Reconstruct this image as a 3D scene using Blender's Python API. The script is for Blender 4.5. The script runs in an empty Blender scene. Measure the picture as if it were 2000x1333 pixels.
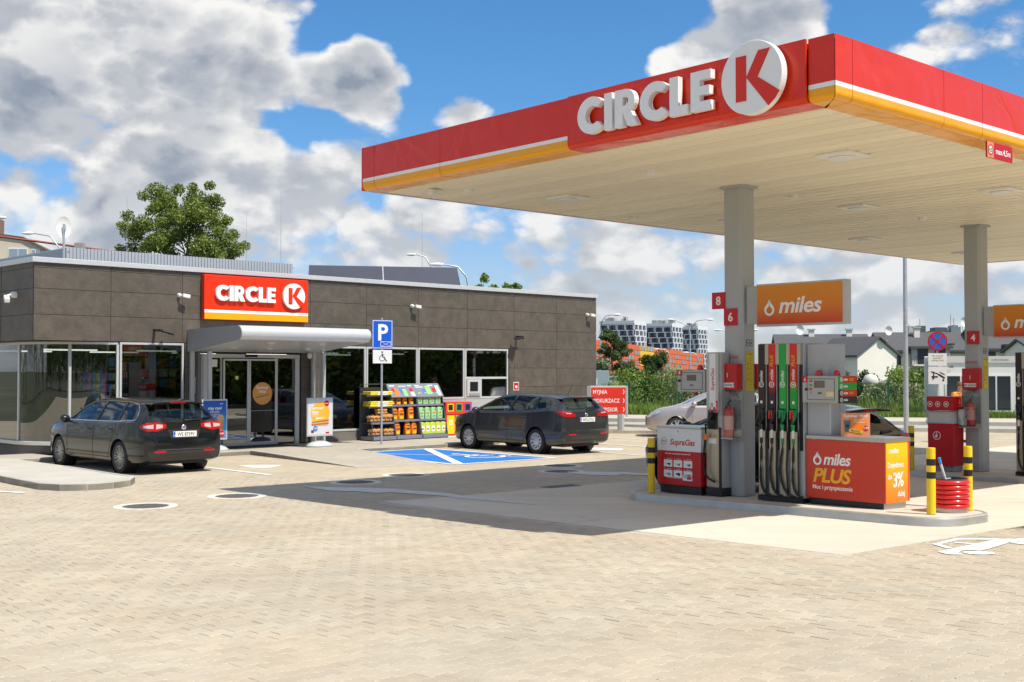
import bpy, bmesh, math, random
import numpy as np
from mathutils import Vector, Matrix
from mathutils.bvhtree import BVHTree
PI = math.pi
sc = bpy.context.scene
COL = sc.collection
rnd = random.Random(7)

# ------------------------------------------------------------------ camera
cam_d = bpy.data.cameras.new('camera'); cam = bpy.data.objects.new('camera', cam_d); COL.objects.link(cam)
cam.location = (0, 0, 1.68); cam.rotation_euler = (math.radians(90 + 1.4545), 0, 0)
cam_d.sensor_width = 36; cam_d.lens = 36 * 2304 / 2000; cam_d.clip_end = 5000; cam_d.clip_start = .05
sc.camera = cam

# ------------------------------------------------------------------ light and sky
sc.view_settings.view_transform = 'Standard'; sc.view_settings.look = 'None'
sc.view_settings.exposure = 0.12; sc.view_settings.gamma = 1; sc.view_settings.use_curve_mapping = False
SUNV = Vector((.50, -.37, 1.0)).normalized()
sl = bpy.data.lights.new('sun', 'SUN'); so = bpy.data.objects.new('sun', sl); COL.objects.link(so)
so.rotation_euler = SUNV.to_track_quat('Z', 'Y').to_euler(); sl.energy = 5.0; sl.angle = math.radians(.55); sl.color = (1, .94, .82)
sc.cycles.max_bounces = 8; sc.cycles.transparent_max_bounces = 24; sc.cycles.caustics_reflective = False
sc.cycles.caustics_refractive = False; sc.cycles.sample_clamp_indirect = 6

def build_world():
    w = bpy.data.worlds.new('World'); sc.world = w; w.use_nodes = True
    nt = w.node_tree; N = nt.nodes; L = nt.links; N.clear()
    def nd(t, **k):
        n = N.new(t)
        for a, b in k.items(): setattr(n, a, b)
        return n
    def lk(a, b): L.new(a, b)
    def mth(op, a, b=None, c=None, clamp=False):
        n = nd('ShaderNodeMath', operation=op, use_clamp=clamp)
        for i, v in enumerate((a, b, c)):
            if v is None: continue
            if isinstance(v, (int, float)): n.inputs[i].default_value = v
            else: lk(v, n.inputs[i])
        return n.outputs[0]
    def vm(op, a, b=None):
        n = nd('ShaderNodeVectorMath', operation=op)
        for i, v in enumerate((a, b)):
            if v is None: continue
            if isinstance(v, tuple): n.inputs[i].default_value = v
            else: lk(v, n.inputs[i])
        return n
    def sstep(x, a, b):
        n = nd('ShaderNodeMapRange', interpolation_type='SMOOTHSTEP'); lk(x, n.inputs[0])
        n.inputs[1].default_value = a; n.inputs[2].default_value = b; return n.outputs[0]
    tc = nd('ShaderNodeTexCoord'); D = vm('NORMALIZE', tc.outputs['Generated']).outputs[0]
    sky = nd('ShaderNodeTexSky', sky_type='NISHITA', sun_disc=False)
    sky.sun_elevation = math.asin(SUNV.z); sky.sun_rotation = math.atan2(SUNV.x, SUNV.y)
    sky.air_density = 1.0; sky.dust_density = .6; sky.ozone_density = 2.2
    # stretch clouds flatter toward the horizon
    mp = nd('ShaderNodeMapping'); lk(D, mp.inputs[0]); mp.inputs['Scale'].default_value = (1, 1, 1.55); mp.inputs['Location'].default_value = (3.1, 1.7, .4)
    def dens(vec):
        n1 = nd('ShaderNodeTexNoise'); n1.inputs['Scale'].default_value = 5.2; n1.inputs['Detail'].default_value = 12; n1.inputs['Roughness'].default_value = .57
        n1.inputs['Distortion'].default_value = .15; lk(vec, n1.inputs['Vector'])
        n2 = nd('ShaderNodeTexVoronoi', feature='F1'); n2.inputs['Scale'].default_value = 19
        wv = vm('ADD', vec, None); s = vm('SCALE', n1.outputs['Color']); s.inputs['Scale'].default_value = .09; lk(s.outputs[0], wv.inputs[1]); lk(wv.outputs[0], n2.inputs['Vector'])
        n3 = nd('ShaderNodeTexVoronoi', feature='F1'); n3.inputs['Scale'].default_value = 47; lk(wv.outputs[0], n3.inputs['Vector'])
        a = mth('ADD', mth('MULTIPLY', mth('SUBTRACT', .45, n2.outputs['Distance']), .20), mth('MULTIPLY', mth('SUBTRACT', .45, n3.outputs['Distance']), .10))
        return mth('ADD', n1.outputs['Fac'], a)
    # cloud masses and clear patches: (direction, radius, weight)
    tot = None
    def dirv(u, v):
        a = (u - 1000) / 2304; b = (666.5 - v) / 2304; p = math.radians(1.4545)
        return Vector((a, math.cos(p) - b * math.sin(p), math.sin(p) + b * math.cos(p))).normalized()
    for (u, v, r, wt) in CLOUDS:
        d = dirv(u, v)
        q = vm('SUBTRACT', D, tuple(d)); q2 = vm('MULTIPLY', q.outputs[0], (1, 1, 1.35)); ln = vm('LENGTH', q2.outputs[0]).outputs['Value']
        e = mth('MULTIPLY', mth('SUBTRACT', 1.0, sstep(ln, 0.0, r)), wt)
        tot = e if tot is None else mth('ADD', tot, e)
    den = mth('ADD', dens(mp.outputs[0]), tot)
    off = vm('ADD', mp.outputs[0], tuple(Vector((.35, -.1, 1.0)).normalized() * .045))
    den2 = mth('ADD', dens(off.outputs[0]), tot)
    big = nd('ShaderNodeTexNoise'); big.inputs['Scale'].default_value = 3.1; big.inputs['Detail'].default_value = 5; lk(mp.outputs[0], big.inputs['Vector'])
    sepz = nd('ShaderNodeSeparateXYZ'); lk(D, sepz.inputs[0]); el = sepz.outputs[2]
    low = mth('SUBTRACT', 1.0, sstep(el, .02, .20))
    hi = sstep(el, .22, .5); den = mth('ADD', den, mth('MULTIPLY', hi, .05)); den2 = mth('ADD', den2, mth('MULTIPLY', hi, .05))  # thicker cloud mostly above the view, added to make ambient light less blue
    den = mth('ADD', den, mth('MULTIPLY', low, .085)); den2 = mth('ADD', den2, mth('MULTIPLY', low, .085))
    cover = sstep(den, .475, .60)
    lit = sstep(mth('SUBTRACT', den, den2), -.10, .10)
    thick = sstep(mth('SUBTRACT', den, mth('MULTIPLY', mth('MAXIMUM', tot, 0.0), .55)), .50, .70)
    lit = mth('SUBTRACT', mth('ADD', mth('MULTIPLY', lit, .62), .48), mth('MULTIPLY', thick, mth('MULTIPLY', sstep(big.outputs['Fac'], .36, .60), .62)), clamp=True)
    ramp = nd('ShaderNodeValToRGB'); lk(lit, ramp.inputs[0]); cr = ramp.color_ramp
    cr.elements[0].position = 0; cr.elements[0].color = (.29, .34, .43, 1); cr.elements[1].position = 1; cr.elements[1].color = (.97, .96, .94, 1)
    e = cr.elements.new(.45); e.color = (.53, .56, .61, 1)
    haze = nd('ShaderNodeMix', data_type='RGBA'); lk(mth('MULTIPLY', low, .38), haze.inputs[0]); lk(ramp.outputs[0], haze.inputs[6]); haze.inputs[7].default_value = (.56, .64, .72, 1)
    bgsky = nd('ShaderNodeBackground'); bgsky.inputs[1].default_value = .085
    hsv = nd('ShaderNodeMix', data_type='RGBA', blend_type='MULTIPLY'); hsv.inputs[0].default_value = 1; lk(sky.outputs[0], hsv.inputs[6]); tn = nd('ShaderNodeMix', data_type='RGBA'); lk(sstep(el, .0, .26), tn.inputs[0]); tn.inputs[6].default_value = (1.2, 1.24, 1.55, 1); tn.inputs[7].default_value = (.66, 1.22, 1.62, 1); lk(tn.outputs[2], hsv.inputs[7])
    lk(hsv.outputs[2], bgsky.inputs[0])
    bgc = nd('ShaderNodeBackground'); lk(haze.outputs[2], bgc.inputs[0]); bgc.inputs[1].default_value = .90
    mx = nd('ShaderNodeMixShader'); lk(cover, mx.inputs[0]); lk(bgsky.outputs[0], mx.inputs[1]); lk(bgc.outputs[0], mx.inputs[2])
    out = nd('ShaderNodeOutputWorld'); lk(mx.outputs[0], out.inputs[0])
CLOUDS = [(80, 170, .24, .17), (430, 60, .14, .22), (370, 330, .19, .12), (1180, 250, .10, -.10), (60, 430, .16, .08), (330, 430, .12, .06), (890, 120, .135, -.24), (1080, 60, .17, -.27), (1230, 30, .06, -.05), (700, 152, .068, .44), (912, 215, .046, .40),
          (830, 330, .05, -.12), (640, 350, .08, .10), (610, 250, .06, -.26), (598, 90, .05, -.22), (690, 50, .05, -.10), (1330, 125, .06, .42), (1500, 60, .085, .40), (1690, 30, .055, -.20), (1900, 80, .10, .20), (1260, 70, .04, -.1),
          (700, 440, .13, .08), (1200, 520, .2, .05), (860, 470, .08, .06), (1500, 560, .2, .04), (1800, 520, .2, .04), (735, 395, .02, -.12), (470, 420, .03, -.08)]
build_world()

# ------------------------------------------------------------------ places
def g(y):                                         # height of the apron: falls gently away from the camera, then level
    if y < 17: return -.0195 * y
    if y < 23: return -.3315 - .0195 * (y - 17) + .0195 * (y - 17) ** 2 / 12
    return -.39
C1 = (3.55, 17.95); AN = math.radians(42)         # fuel island frame
UX = (math.cos(AN), math.sin(AN)); UY = (-math.sin(AN), math.cos(AN))
def ISL(a, b): return (C1[0] + UX[0] * a + UY[0] * b, C1[1] + UX[1] * a + UY[1] * b)
FN = math.radians(90) - math.atan2(2362, 2304); K = .96     # shop front frame
F0 = (-11.45 * K, 28.2 * K); FX = (math.cos(FN), math.sin(FN)); FY = (-math.sin(FN), math.cos(FN)); FLOOR = -.288
def FAC(s, off, h=0):
    s *= K; off *= K
    return (F0[0] + FX[0] * s - FY[0] * off, F0[1] + FX[1] * s - FY[1] * off, FLOOR + h * K)

# ------------------------------------------------------------------ mesh helpers
class MB:
    def __init__(s): s.v = []; s.f = []; s.m = []; s.mi = 0
    def add(s, vs, fs):
        n = len(s.v); s.v += [tuple(p) for p in vs]
        for f in fs: s.f.append(tuple(i + n for i in f)); s.m.append(s.mi)
        return s
    def box(s, x0, x1, y0, y1, z0, z1):
        vs = [(x, y, z) for z in (z0, z1) for y in (y0, y1) for x in (x0, x1)]
        return s.add(vs, [(0, 2, 3, 1), (4, 5, 7, 6), (0, 1, 5, 4), (1, 3, 7, 5), (3, 2, 6, 7), (2, 0, 4, 6)])
    def prism(s, poly, axis, a, b):               # poly in the two other axes, extruded a..b along axis
        n = len(poly)
        def P(p, t):
            return {'x': (t, p[0], p[1]), 'y': (p[0], t, p[1]), 'z': (p[0], p[1], t)}[axis]
        vs = [P(p, a) for p in poly] + [P(p, b) for p in poly]
        fs = [tuple(range(n))[::-1], tuple(range(n, 2 * n))] + [(i, (i + 1) % n, n + (i + 1) % n, n + i) for i in range(n)]
        if axis == 'y': fs = [f[::-1] for f in fs]
        ar = sum(poly[i][0] * poly[(i + 1) % n][1] - poly[(i + 1) % n][0] * poly[i][1] for i in range(n))
        if ar < 0: fs = [f[::-1] for f in fs]
        return s.add(vs, fs)
    def cyl(s, c, r, h, n=16, axis='z', r2=None):
        r2 = r if r2 is None else r2
        vs = []
        for t, rr in ((0, r), (h, r2)):
            for i in range(n):
                a = 2 * PI * i / n; p = (rr * math.cos(a), rr * math.sin(a))
                q = {'z': (p[0], p[1], t), 'x': (t, p[0], p[1]), 'y': (p[0], t, p[1])}[axis]
                vs.append((c[0] + q[0], c[1] + q[1], c[2] + q[2]))
        fs = [tuple(range(n))[::-1], tuple(range(n, 2 * n))] + [(i, (i + 1) % n, n + (i + 1) % n, n + i) for i in range(n)]
        if axis == 'y': fs = [f[::-1] for f in fs]
        return s.add(vs, fs)
    def lathe(s, prof, n=24, c=(0, 0, 0), axis='z', cap=True):
        vs = []
        for r, t in prof:
            for i in range(n):
                a = 2 * PI * i / n; p = (r * math.cos(a), r * math.sin(a))
                q = {'z': (p[0], p[1], t), 'x': (t, p[0], p[1]), 'y': (p[1], t, p[0])}[axis]
                vs.append((c[0] + q[0], c[1] + q[1], c[2] + q[2]))
        m = len(prof); fs = []
        for j in range(m - 1):
            for i in range(n):
                fs.append((j * n + i, j * n + (i + 1) % n, (j + 1) * n + (i + 1) % n, (j + 1) * n + i))
        if cap: fs += [tuple(range(n))[::-1], tuple(range((m - 1) * n, m * n))]
        return s.add(vs, fs)
    def tube(s, pts, r, n=8):
        pts = [Vector(p) for p in pts]; rs = r if isinstance(r, (list, tuple)) else [r] * len(pts)
        vs = []; up = Vector((0, 0, 1))
        for i, p in enumerate(pts):
            t = (pts[min(i + 1, len(pts) - 1)] - pts[max(i - 1, 0)]).normalized()
            a = t.cross(up); a = t.cross(Vector((1, 0, 0))) if a.length < .05 else a
            a.normalize(); b = t.cross(a)
            for k in range(n):
                an = 2 * PI * k / n; vs.append(p + (a * math.cos(an) + b * math.sin(an)) * rs[i])
        m = len(pts); fs = [tuple(range(n)), tuple(range((m - 1) * n, m * n))[::-1]]
        for j in range(m - 1):
            for i in range(n): fs.append((j * n + i, (j + 1) * n + i, (j + 1) * n + (i + 1) % n, j * n + (i + 1) % n))
        return s.add(vs, fs)
    def mesh(s, name, mats):
        me = bpy.data.meshes.new(name); me.from_pydata(s.v, [], s.f)
        mats = mats if isinstance(mats, (list, tuple)) else [mats]
        for m in mats: me.materials.append(m)
        if len(mats) > 1: me.polygons.foreach_set('material_index', s.m)
        me.update(); return me
def smooth(me, ang=40):
    me.polygons.foreach_set('use_smooth', [True] * len(me.polygons))
    try: me.set_sharp_from_angle(angle=math.radians(ang))
    except Exception: pass
def ob(name, mb, mat, parent=None, loc=(0, 0, 0), rz=0, bev=0, sm=False, rot=None, seg=2):
    me = mb.mesh(name, mat) if isinstance(mb, MB) else mb
    if sm: smooth(me, 40 if sm is True else sm)
    o = bpy.data.objects.new(name, me); COL.objects.link(o); o.parent = parent; o.location = loc
    o.rotation_euler = rot if rot else (0, 0, rz)
    if bev:
        b = o.modifiers.new('bevel', 'BEVEL'); b.width = bev; b.segments = seg; b.limit_method = 'ANGLE'; b.angle_limit = math.radians(35)
    return o
def tag(o, label=None, cat=None, group=None, kind=None):
    if label: o['label'] = label
    if cat: o['category'] = cat
    if group: o['group'] = group
    if kind: o['kind'] = kind
    return o
def thing(name, label, cat, loc=(0, 0, 0), rz=0, group=None):
    o = bpy.data.objects.new(name, None); COL.objects.link(o); o.location = loc; o.rotation_euler = (0, 0, rz); o.empty_display_size = .1
    return tag(o, label, cat, group)
def copy_tree(o, parent=None):
    c = o.copy(); COL.objects.link(c); c.parent = parent
    for ch in [x for x in list(COL.objects) if x.parent == o]: copy_tree(ch, c)
    return c
def dup(o, loc, rz, label, group=None):
    c = copy_tree(o); c.location = loc; c.rotation_euler = (0, 0, rz); c['label'] = label
    if group: c['group'] = group
    return c
def B(name, x0, x1, y0, y1, z0, z1, mat, parent=None, bev=0, **k):
    return ob(name, MB().box(x0, x1, y0, y1, z0, z1), mat, parent, bev=bev, **k)

# ------------------------------------------------------------------ materials
def hx(h):
    h = h.lstrip('#'); r = []
    for i in (0, 2, 4):
        c = int(h[i:i + 2], 16) / 255; r.append(c / 12.92 if c <= .04045 else ((c + .055) / 1.055) ** 2.4)
    return tuple(r) + (1,)
def rgb(c): return hx(c) if isinstance(c, str) else (tuple(c) + (1,) if len(c) == 3 else c)
MATS = {}
def mat(name, col, rough=.5, metal=0, var=0, vscale=3, bump=0, bscale=40, coat=0, spec=.5, emit=0, alpha=1, trans=0, aniso=(1, 1, 1), dirt=0, sub=None):
    if name in MATS: return MATS[name]
    m = bpy.data.materials.new(name); m.use_nodes = True; nt = m.node_tree; b = nt.nodes['Principled BSDF']; L = nt.links
    c = rgb(col); b.inputs['Base Color'].default_value = c; b.inputs['Roughness'].default_value = rough; b.inputs['Metallic'].default_value = metal
    b.inputs['Coat Weight'].default_value = coat; b.inputs['Coat Roughness'].default_value = .04; b.inputs['Specular IOR Level'].default_value = spec
    b.inputs['Transmission Weight'].default_value = trans; b.inputs['Alpha'].default_value = alpha
    if emit: b.inputs['Emission Color'].default_value = c; b.inputs['Emission Strength'].default_value = emit
    if var or bump or dirt:
        tc = nt.nodes.new('ShaderNodeTexCoord'); mp = nt.nodes.new('ShaderNodeMapping'); L.new(tc.outputs['Object'], mp.inputs[0]); mp.inputs['Scale'].default_value = aniso
        oi = nt.nodes.new('ShaderNodeObjectInfo'); ad = nt.nodes.new('ShaderNodeVectorMath'); ad.operation = 'SCALE'; L.new(oi.outputs['Location'], ad.inputs[0]); ad.inputs['Scale'].default_value = 1.37
        L.new(ad.outputs[0], mp.inputs['Location'])
    if var:
        n = nt.nodes.new('ShaderNodeTexNoise'); n.inputs['Scale'].default_value = vscale; n.inputs['Detail'].default_value = 7; n.inputs['Roughness'].default_value = .62; L.new(mp.outputs[0], n.inputs['Vector'])
        r = nt.nodes.new('ShaderNodeMapRange'); r.inputs[1].default_value = .3; r.inputs[2].default_value = .7; r.inputs[3].default_value = 1 - var; r.inputs[4].default_value = 1 + var * .8; L.new(n.outputs['Fac'], r.inputs[0])
        x = nt.nodes.new('ShaderNodeVectorMath'); x.operation = 'SCALE'; x.inputs[0].default_value = c[:3]; L.new(r.outputs[0], x.inputs['Scale']); L.new(x.outputs[0], b.inputs['Base Color'])
        r2 = nt.nodes.new('ShaderNodeMapRange'); r2.inputs[3].default_value = rough * .85; r2.inputs[4].default_value = min(1, rough * 1.2); L.new(n.outputs['Fac'], r2.inputs[0]); L.new(r2.outputs[0], b.inputs['Roughness'])
    if bump:
        n = nt.nodes.new('ShaderNodeTexNoise'); n.inputs['Scale'].default_value = bscale; n.inputs['Detail'].default_value = 5; L.new(mp.outputs[0], n.inputs['Vector'])
        bp = nt.nodes.new('ShaderNodeBump'); bp.inputs['Strength'].default_value = bump; bp.inputs['Distance'].default_value = .01; L.new(n.outputs['Fac'], bp.inputs['Height']); L.new(bp.outputs[0], b.inputs['Normal'])
    MATS[name] = m; return m
def gmat(name, stops, axis=2, z0=0, z1=1, rough=.4):   # printed colour gradient along an object axis
    if name in MATS: return MATS[name]
    m = bpy.data.materials.new(name); m.use_nodes = True; nt = m.node_tree; b = nt.nodes['Principled BSDF']; L = nt.links
    tc = nt.nodes.new('ShaderNodeTexCoord'); sp = nt.nodes.new('ShaderNodeSeparateXYZ'); L.new(tc.outputs['Object'], sp.inputs[0])
    r = nt.nodes.new('ShaderNodeMapRange'); r.inputs[1].default_value = z0; r.inputs[2].default_value = z1; L.new(sp.outputs[axis], r.inputs[0])
    cr = nt.nodes.new('ShaderNodeValToRGB'); L.new(r.outputs[0], cr.inputs[0]); e = cr.color_ramp.elements
    e[0].position, e[0].color = stops[0][0], rgb(stops[0][1]); e[1].position, e[1].color = stops[-1][0], rgb(stops[-1][1])
    for p, c in stops[1:-1]: q = e.new(p); q.color = rgb(c)
    L.new(cr.outputs[0], b.inputs['Base Color']); b.inputs['Roughness'].default_value = rough
    MATS[name] = m; return m
def glassmat(name, tint=(.8, .9, .85), refl=.09, rough=.0, mixa=.5):
    # clear pane: lets light and sight through, mirrors by angle
    if name in MATS: return MATS[name]
    m = bpy.data.materials.new(name); m.use_nodes = True; nt = m.node_tree; N = nt.nodes; L = nt.links; N.clear()
    t = N.new('ShaderNodeBsdfTransparent'); t.inputs[0].default_value = tuple(tint) + (1,)
    gl = N.new('ShaderNodeBsdfGlossy'); gl.inputs['Roughness'].default_value = rough; gl.inputs[0].default_value = (.95, .97, .98, 1)
    ge = N.new('ShaderNodeNewGeometry'); dt = N.new('ShaderNodeVectorMath'); dt.operation = 'DOT_PRODUCT'; L.new(ge.outputs['Incoming'], dt.inputs[0]); L.new(ge.outputs['Normal'], dt.inputs[1])
    ab = N.new('ShaderNodeMath'); ab.operation = 'ABSOLUTE'; L.new(dt.outputs['Value'], ab.inputs[0]); sb = N.new('ShaderNodeMath'); sb.operation = 'SUBTRACT'; sb.inputs[0].default_value = 1; L.new(ab.outputs[0], sb.inputs[1])
    pw = N.new('ShaderNodeMath'); pw.operation = 'POWER'; L.new(sb.outputs[0], pw.inputs[0]); pw.inputs[1].default_value = 4.5
    a = N.new('ShaderNodeMath'); a.operation = 'MULTIPLY_ADD'; a.use_clamp = True; L.new(pw.outputs[0], a.inputs[0]); a.inputs[1].default_value = .95; a.inputs[2].default_value = .05 + refl
    mx = N.new('ShaderNodeMixShader'); L.new(a.outputs[0], mx.inputs[0]); L.new(t.outputs[0], mx.inputs[1]); L.new(gl.outputs[0], mx.inputs[2])
    o = N.new('ShaderNodeOutputMaterial'); L.new(mx.outputs[0], o.inputs[0]); MATS[name] = m; return m

RED = mat('signal_red', (.72, .034, .006), .28, coat=.12, spec=.35, var=.03, vscale=.7)
REDB = mat('box_red', '#c0101a', .35, var=.05)
def wavy(name, col):      # pressed sheet panels are never quite flat
    m = mat(name, col, .26, coat=.16, spec=.35, var=.02, vscale=.7); nt = m.node_tree; b = nt.nodes['Principled BSDF']; tc = nt.nodes.new('ShaderNodeNewGeometry'); n = nt.nodes.new('ShaderNodeTexNoise'); n.inputs['Scale'].default_value = 1.5; n.inputs['Detail'].default_value = 2; n.inputs['Distortion'].default_value = .8
    nt.links.new(tc.outputs['Position'], n.inputs[0]); bp = nt.nodes.new('ShaderNodeBump'); bp.inputs['Strength'].default_value = .55; bp.inputs['Distance'].default_value = .06; nt.links.new(n.outputs['Fac'], bp.inputs['Height']); nt.links.new(bp.outputs[0], b.inputs['Normal']); nt.links.new(bp.outputs[0], b.inputs['Coat Normal']); return m
FRED = wavy('fascia_red', (.70, .032, .005)); FORA = wavy('fascia_amber', (.88, .38, .005))
ORANGE = mat('amber_yellow', (.86, .37, .005), .25, coat=.3, var=.03, vscale=.7)
WHITE = mat('white_paint', (.80, .80, .79), .35, var=.03)
WSIGN = mat('sign_white', (.84, .84, .83), .4)
SILVER = mat('satin_silver', (.52, .53, .54), .38, metal=.35, var=.05, vscale=2)
ALU = mat('aluminium_frame', (.60, .61, .61), .35, metal=.25, var=.03)
STEEL = mat('brushed_steel', (.50, .49, .46), .30, metal=.85, var=.06, vscale=4, aniso=(1, 1, 12))
GALV = mat('galvanised', (.48, .51, .53), .45, metal=.5, var=.12, vscale=9)
BLACK = mat('black_plastic', (.012, .012, .013), .4)
RUBBER = mat('black_rubber', (.015, .015, .015), .55, var=.1)
DARK = mat('dark_interior', (.03, .032, .035), .8)
GREYP = mat('grey_powder', (.30, .31, .32), .45, var=.04)
DGREY = mat('dark_grey', (.075, .08, .09), .5, var=.05)
YEL = mat('bollard_yellow', (.83, .58, .012), .38, var=.06, vscale=3)
CREAM = mat('soffit_cream', (.84, .76, .57), .38, var=.03, vscale=.6)
BLUE = mat('sign_blue', (.008, .10, .58), .35)
CONC = mat('kerb_concrete', (.46, .435, .385), .85, var=.16, vscale=1.6, bump=.25, bscale=70)
GLASS = glassmat('shop_glass', (.24, .29, .29), .13)
CGLASS = glassmat('car_glass', (.55, .68, .60), .0)
CLEARG = glassmat('clear_plastic', (.90, .92, .92), .03)

# ------------------------------------------------------------------ lettering
_fc = {}
def text(name, body, h, m, parent, loc, rot=(PI / 2, 0, 0), bold=.02, ext=.004, shear=0, align='CENTER', sx=1.0, space=1.0, res=3):
    cu = bpy.data.curves.new(name, 'FONT'); cu.body = body; cu.size = h * 1.37; cu.offset = bold * h; cu.extrude = ext; cu.shear = shear
    cu.align_x = align; cu.resolution_u = res; cu.space_character = space
    t = bpy.data.objects.new('t', cu); COL.objects.link(t)
    me = bpy.data.meshes.new_from_object(t.evaluated_get(bpy.context.evaluated_depsgraph_get()))
    bpy.data.objects.remove(t); bpy.data.curves.remove(cu)
    me.materials.clear(); me.materials.append(m)
    o = bpy.data.objects.new(name, me); COL.objects.link(o); o.parent = parent; o.location = loc; o.rotation_euler = rot; o.scale = (sx, 1, 1)
    return o
RF = (PI / 2, 0, 0)                     # reads from -Y
RL = (PI / 2, 0, -PI / 2)               # reads from -X
def ring(mb, c, r1, r0, n=32, a0=0, a1=2 * PI, axis='y', t0=0, t1=.01):
    poly = [(c[0] + r1 * math.cos(a0 + (a1 - a0) * i / n), c[1] + r1 * math.sin(a0 + (a1 - a0) * i / n)) for i in range(n + 1)]
    inn = [(c[0] + r0 * math.cos(a0 + (a1 - a0) * i / n), c[1] + r0 * math.sin(a0 + (a1 - a0) * i / n)) for i in range(n + 1)]
    for i in range(n): mb.prism([poly[i], poly[i + 1], inn[i + 1], inn[i]], axis, t0, t1)
    return mb
def disc(r, n=40, c=(0, 0)): return [(c[0] + r * math.cos(2 * PI * i / n), c[1] + r * math.sin(2 * PI * i / n)) for i in range(n)]
def letter_poly(ch):
    # heavy geometric capitals, height 1
    if ch == 'I': return [[(0, 0), (.27, 0), (.27, 1), (0, 1)]], .27
    if ch == 'L': return [[(0, 0), (.56, 0), (.56, .24), (.27, .24), (.27, 1), (0, 1)]], .56
    if ch == 'E': return [[(0, 0), (.6, 0), (.6, .23), (.27, .23), (.27, .39), (.56, .39), (.56, .61), (.27, .61), (.27, .77), (.6, .77), (.6, 1), (0, 1)]], .6
    if ch == 'C':
        n = 22; a0, a1 = math.radians(42), math.radians(318); o = [(.5 + .51 * math.cos(a0 + (a1 - a0) * i / n), .5 + .51 * math.sin(a0 + (a1 - a0) * i / n)) for i in range(n + 1)]
        q = [(.53 + .25 * math.cos(a0 + .12 + (a1 - a0 - .24) * i / n), .5 + .25 * math.sin(a0 + .12 + (a1 - a0 - .24) * i / n)) for i in range(n + 1)]
        return [[o[i], o[i + 1], q[i + 1], q[i]] for i in range(n)], .86
    if ch == 'R':
        ps = [[(0, 0), (.27, 0), (.27, 1), (0, 1)], [(.27, .79), (.36, .79), (.36, 1), (.27, 1)], [(.27, .36), (.36, .36), (.36, .56), (.27, .56)]]
        n = 10
        for i in range(n):
            a, b = -PI / 2 + PI * i / n, -PI / 2 + PI * (i + 1) / n
            ps.append([(.36 + .32 * math.cos(a), .68 + .32 * math.sin(a)), (.36 + .32 * math.cos(b), .68 + .32 * math.sin(b)), (.36 + .1 * math.cos(b), .68 + .11 * math.sin(b)), (.36 + .1 * math.cos(a), .68 + .11 * math.sin(a))])
        ps.append([(.27, .37), (.44, 0), (.76, 0), (.54, .42), (.40, .37)])
        return ps, .76
def letters_word(word, h, parent, x, y, z, m, depth, name='letter', sxx=1.0, gap=.06):
    for ch in word:
        ps, w = letter_poly(ch); mb = MB()
        for p in ps: mb.prism([(x + a * h * sxx, z + b * h) for a, b in p], 'y', y - depth, y)
        ob(name, mb, m, parent)
        x += (w + gap) * h * sxx
    return x
def big_K(h, parent, x, y, z, m, depth, R, name='letter'):
    # K inside the round plate: stem, arm and a leg that runs to the plate's edge
    mb = MB(); t = .27 * h
    mb.prism([(x - .46 * h, z - .5 * h), (x - .18 * h, z - .5 * h), (x - .18 * h, z + .5 * h), (x - .46 * h, z + .5 * h)], 'y', y - depth, y)
    mb.prism([(x - .18 * h, z + .01 * h), (x + .14 * h, z + .55 * h), (x + .45 * h, z + .55 * h), (x + .12 * h, z - .02 * h)], 'y', y - depth, y)
    a = math.radians(-60); b = math.radians(-31)
    mb.prism([(x - .18 * h, z + .01 * h), (x + .12 * h, z - .02 * h)][::1] + [(x + R * math.cos(b) * 1.0, z + R * math.sin(b)), (x + R * math.cos(b * .5 + a * .5), z + R * math.sin(b * .5 + a * .5)), (x + R * math.cos(a), z + R * math.sin(a))], 'y', y - depth, y)
    return ob(name, mb, m, parent)
def drop_logo(h, m, parent, loc, rot=RF, name='drop_emblem', ext=.004):
    # ring shaped like a drop with a slit at its tip; drawn in x,y then stood up by rot
    mb = MB(); n = 28
    def outer(a): return (.5 * math.sin(a), .0 - .5 * math.cos(a))
    O = []; I = []
    for i in range(n + 1):
        a = math.radians(-142) + math.radians(284) * i / n
        O.append((.48 * math.sin(a), -.48 * math.cos(a))); I.append((.27 * math.sin(a * .98) , -.03 - .27 * math.cos(a * .98)))
    O = [(-.03, .85)] + [(-.16, .55)] + O + [(.16, .55), (.03, .85)]; I = [(-.018, .42)] + [(-.03, .3)] + I + [(.03, .3), (.018, .42)]
    for i in range(len(O) - 1):
        mb.add([(p[0] * h * .72, (p[1] + .48) * h * .72, z) for p in (O[i], O[i + 1], I[i + 1], I[i]) for z in (ext,)], [(0, 1, 2, 3)])
    return ob(name, mb, m, parent, loc, rot=rot)
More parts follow.
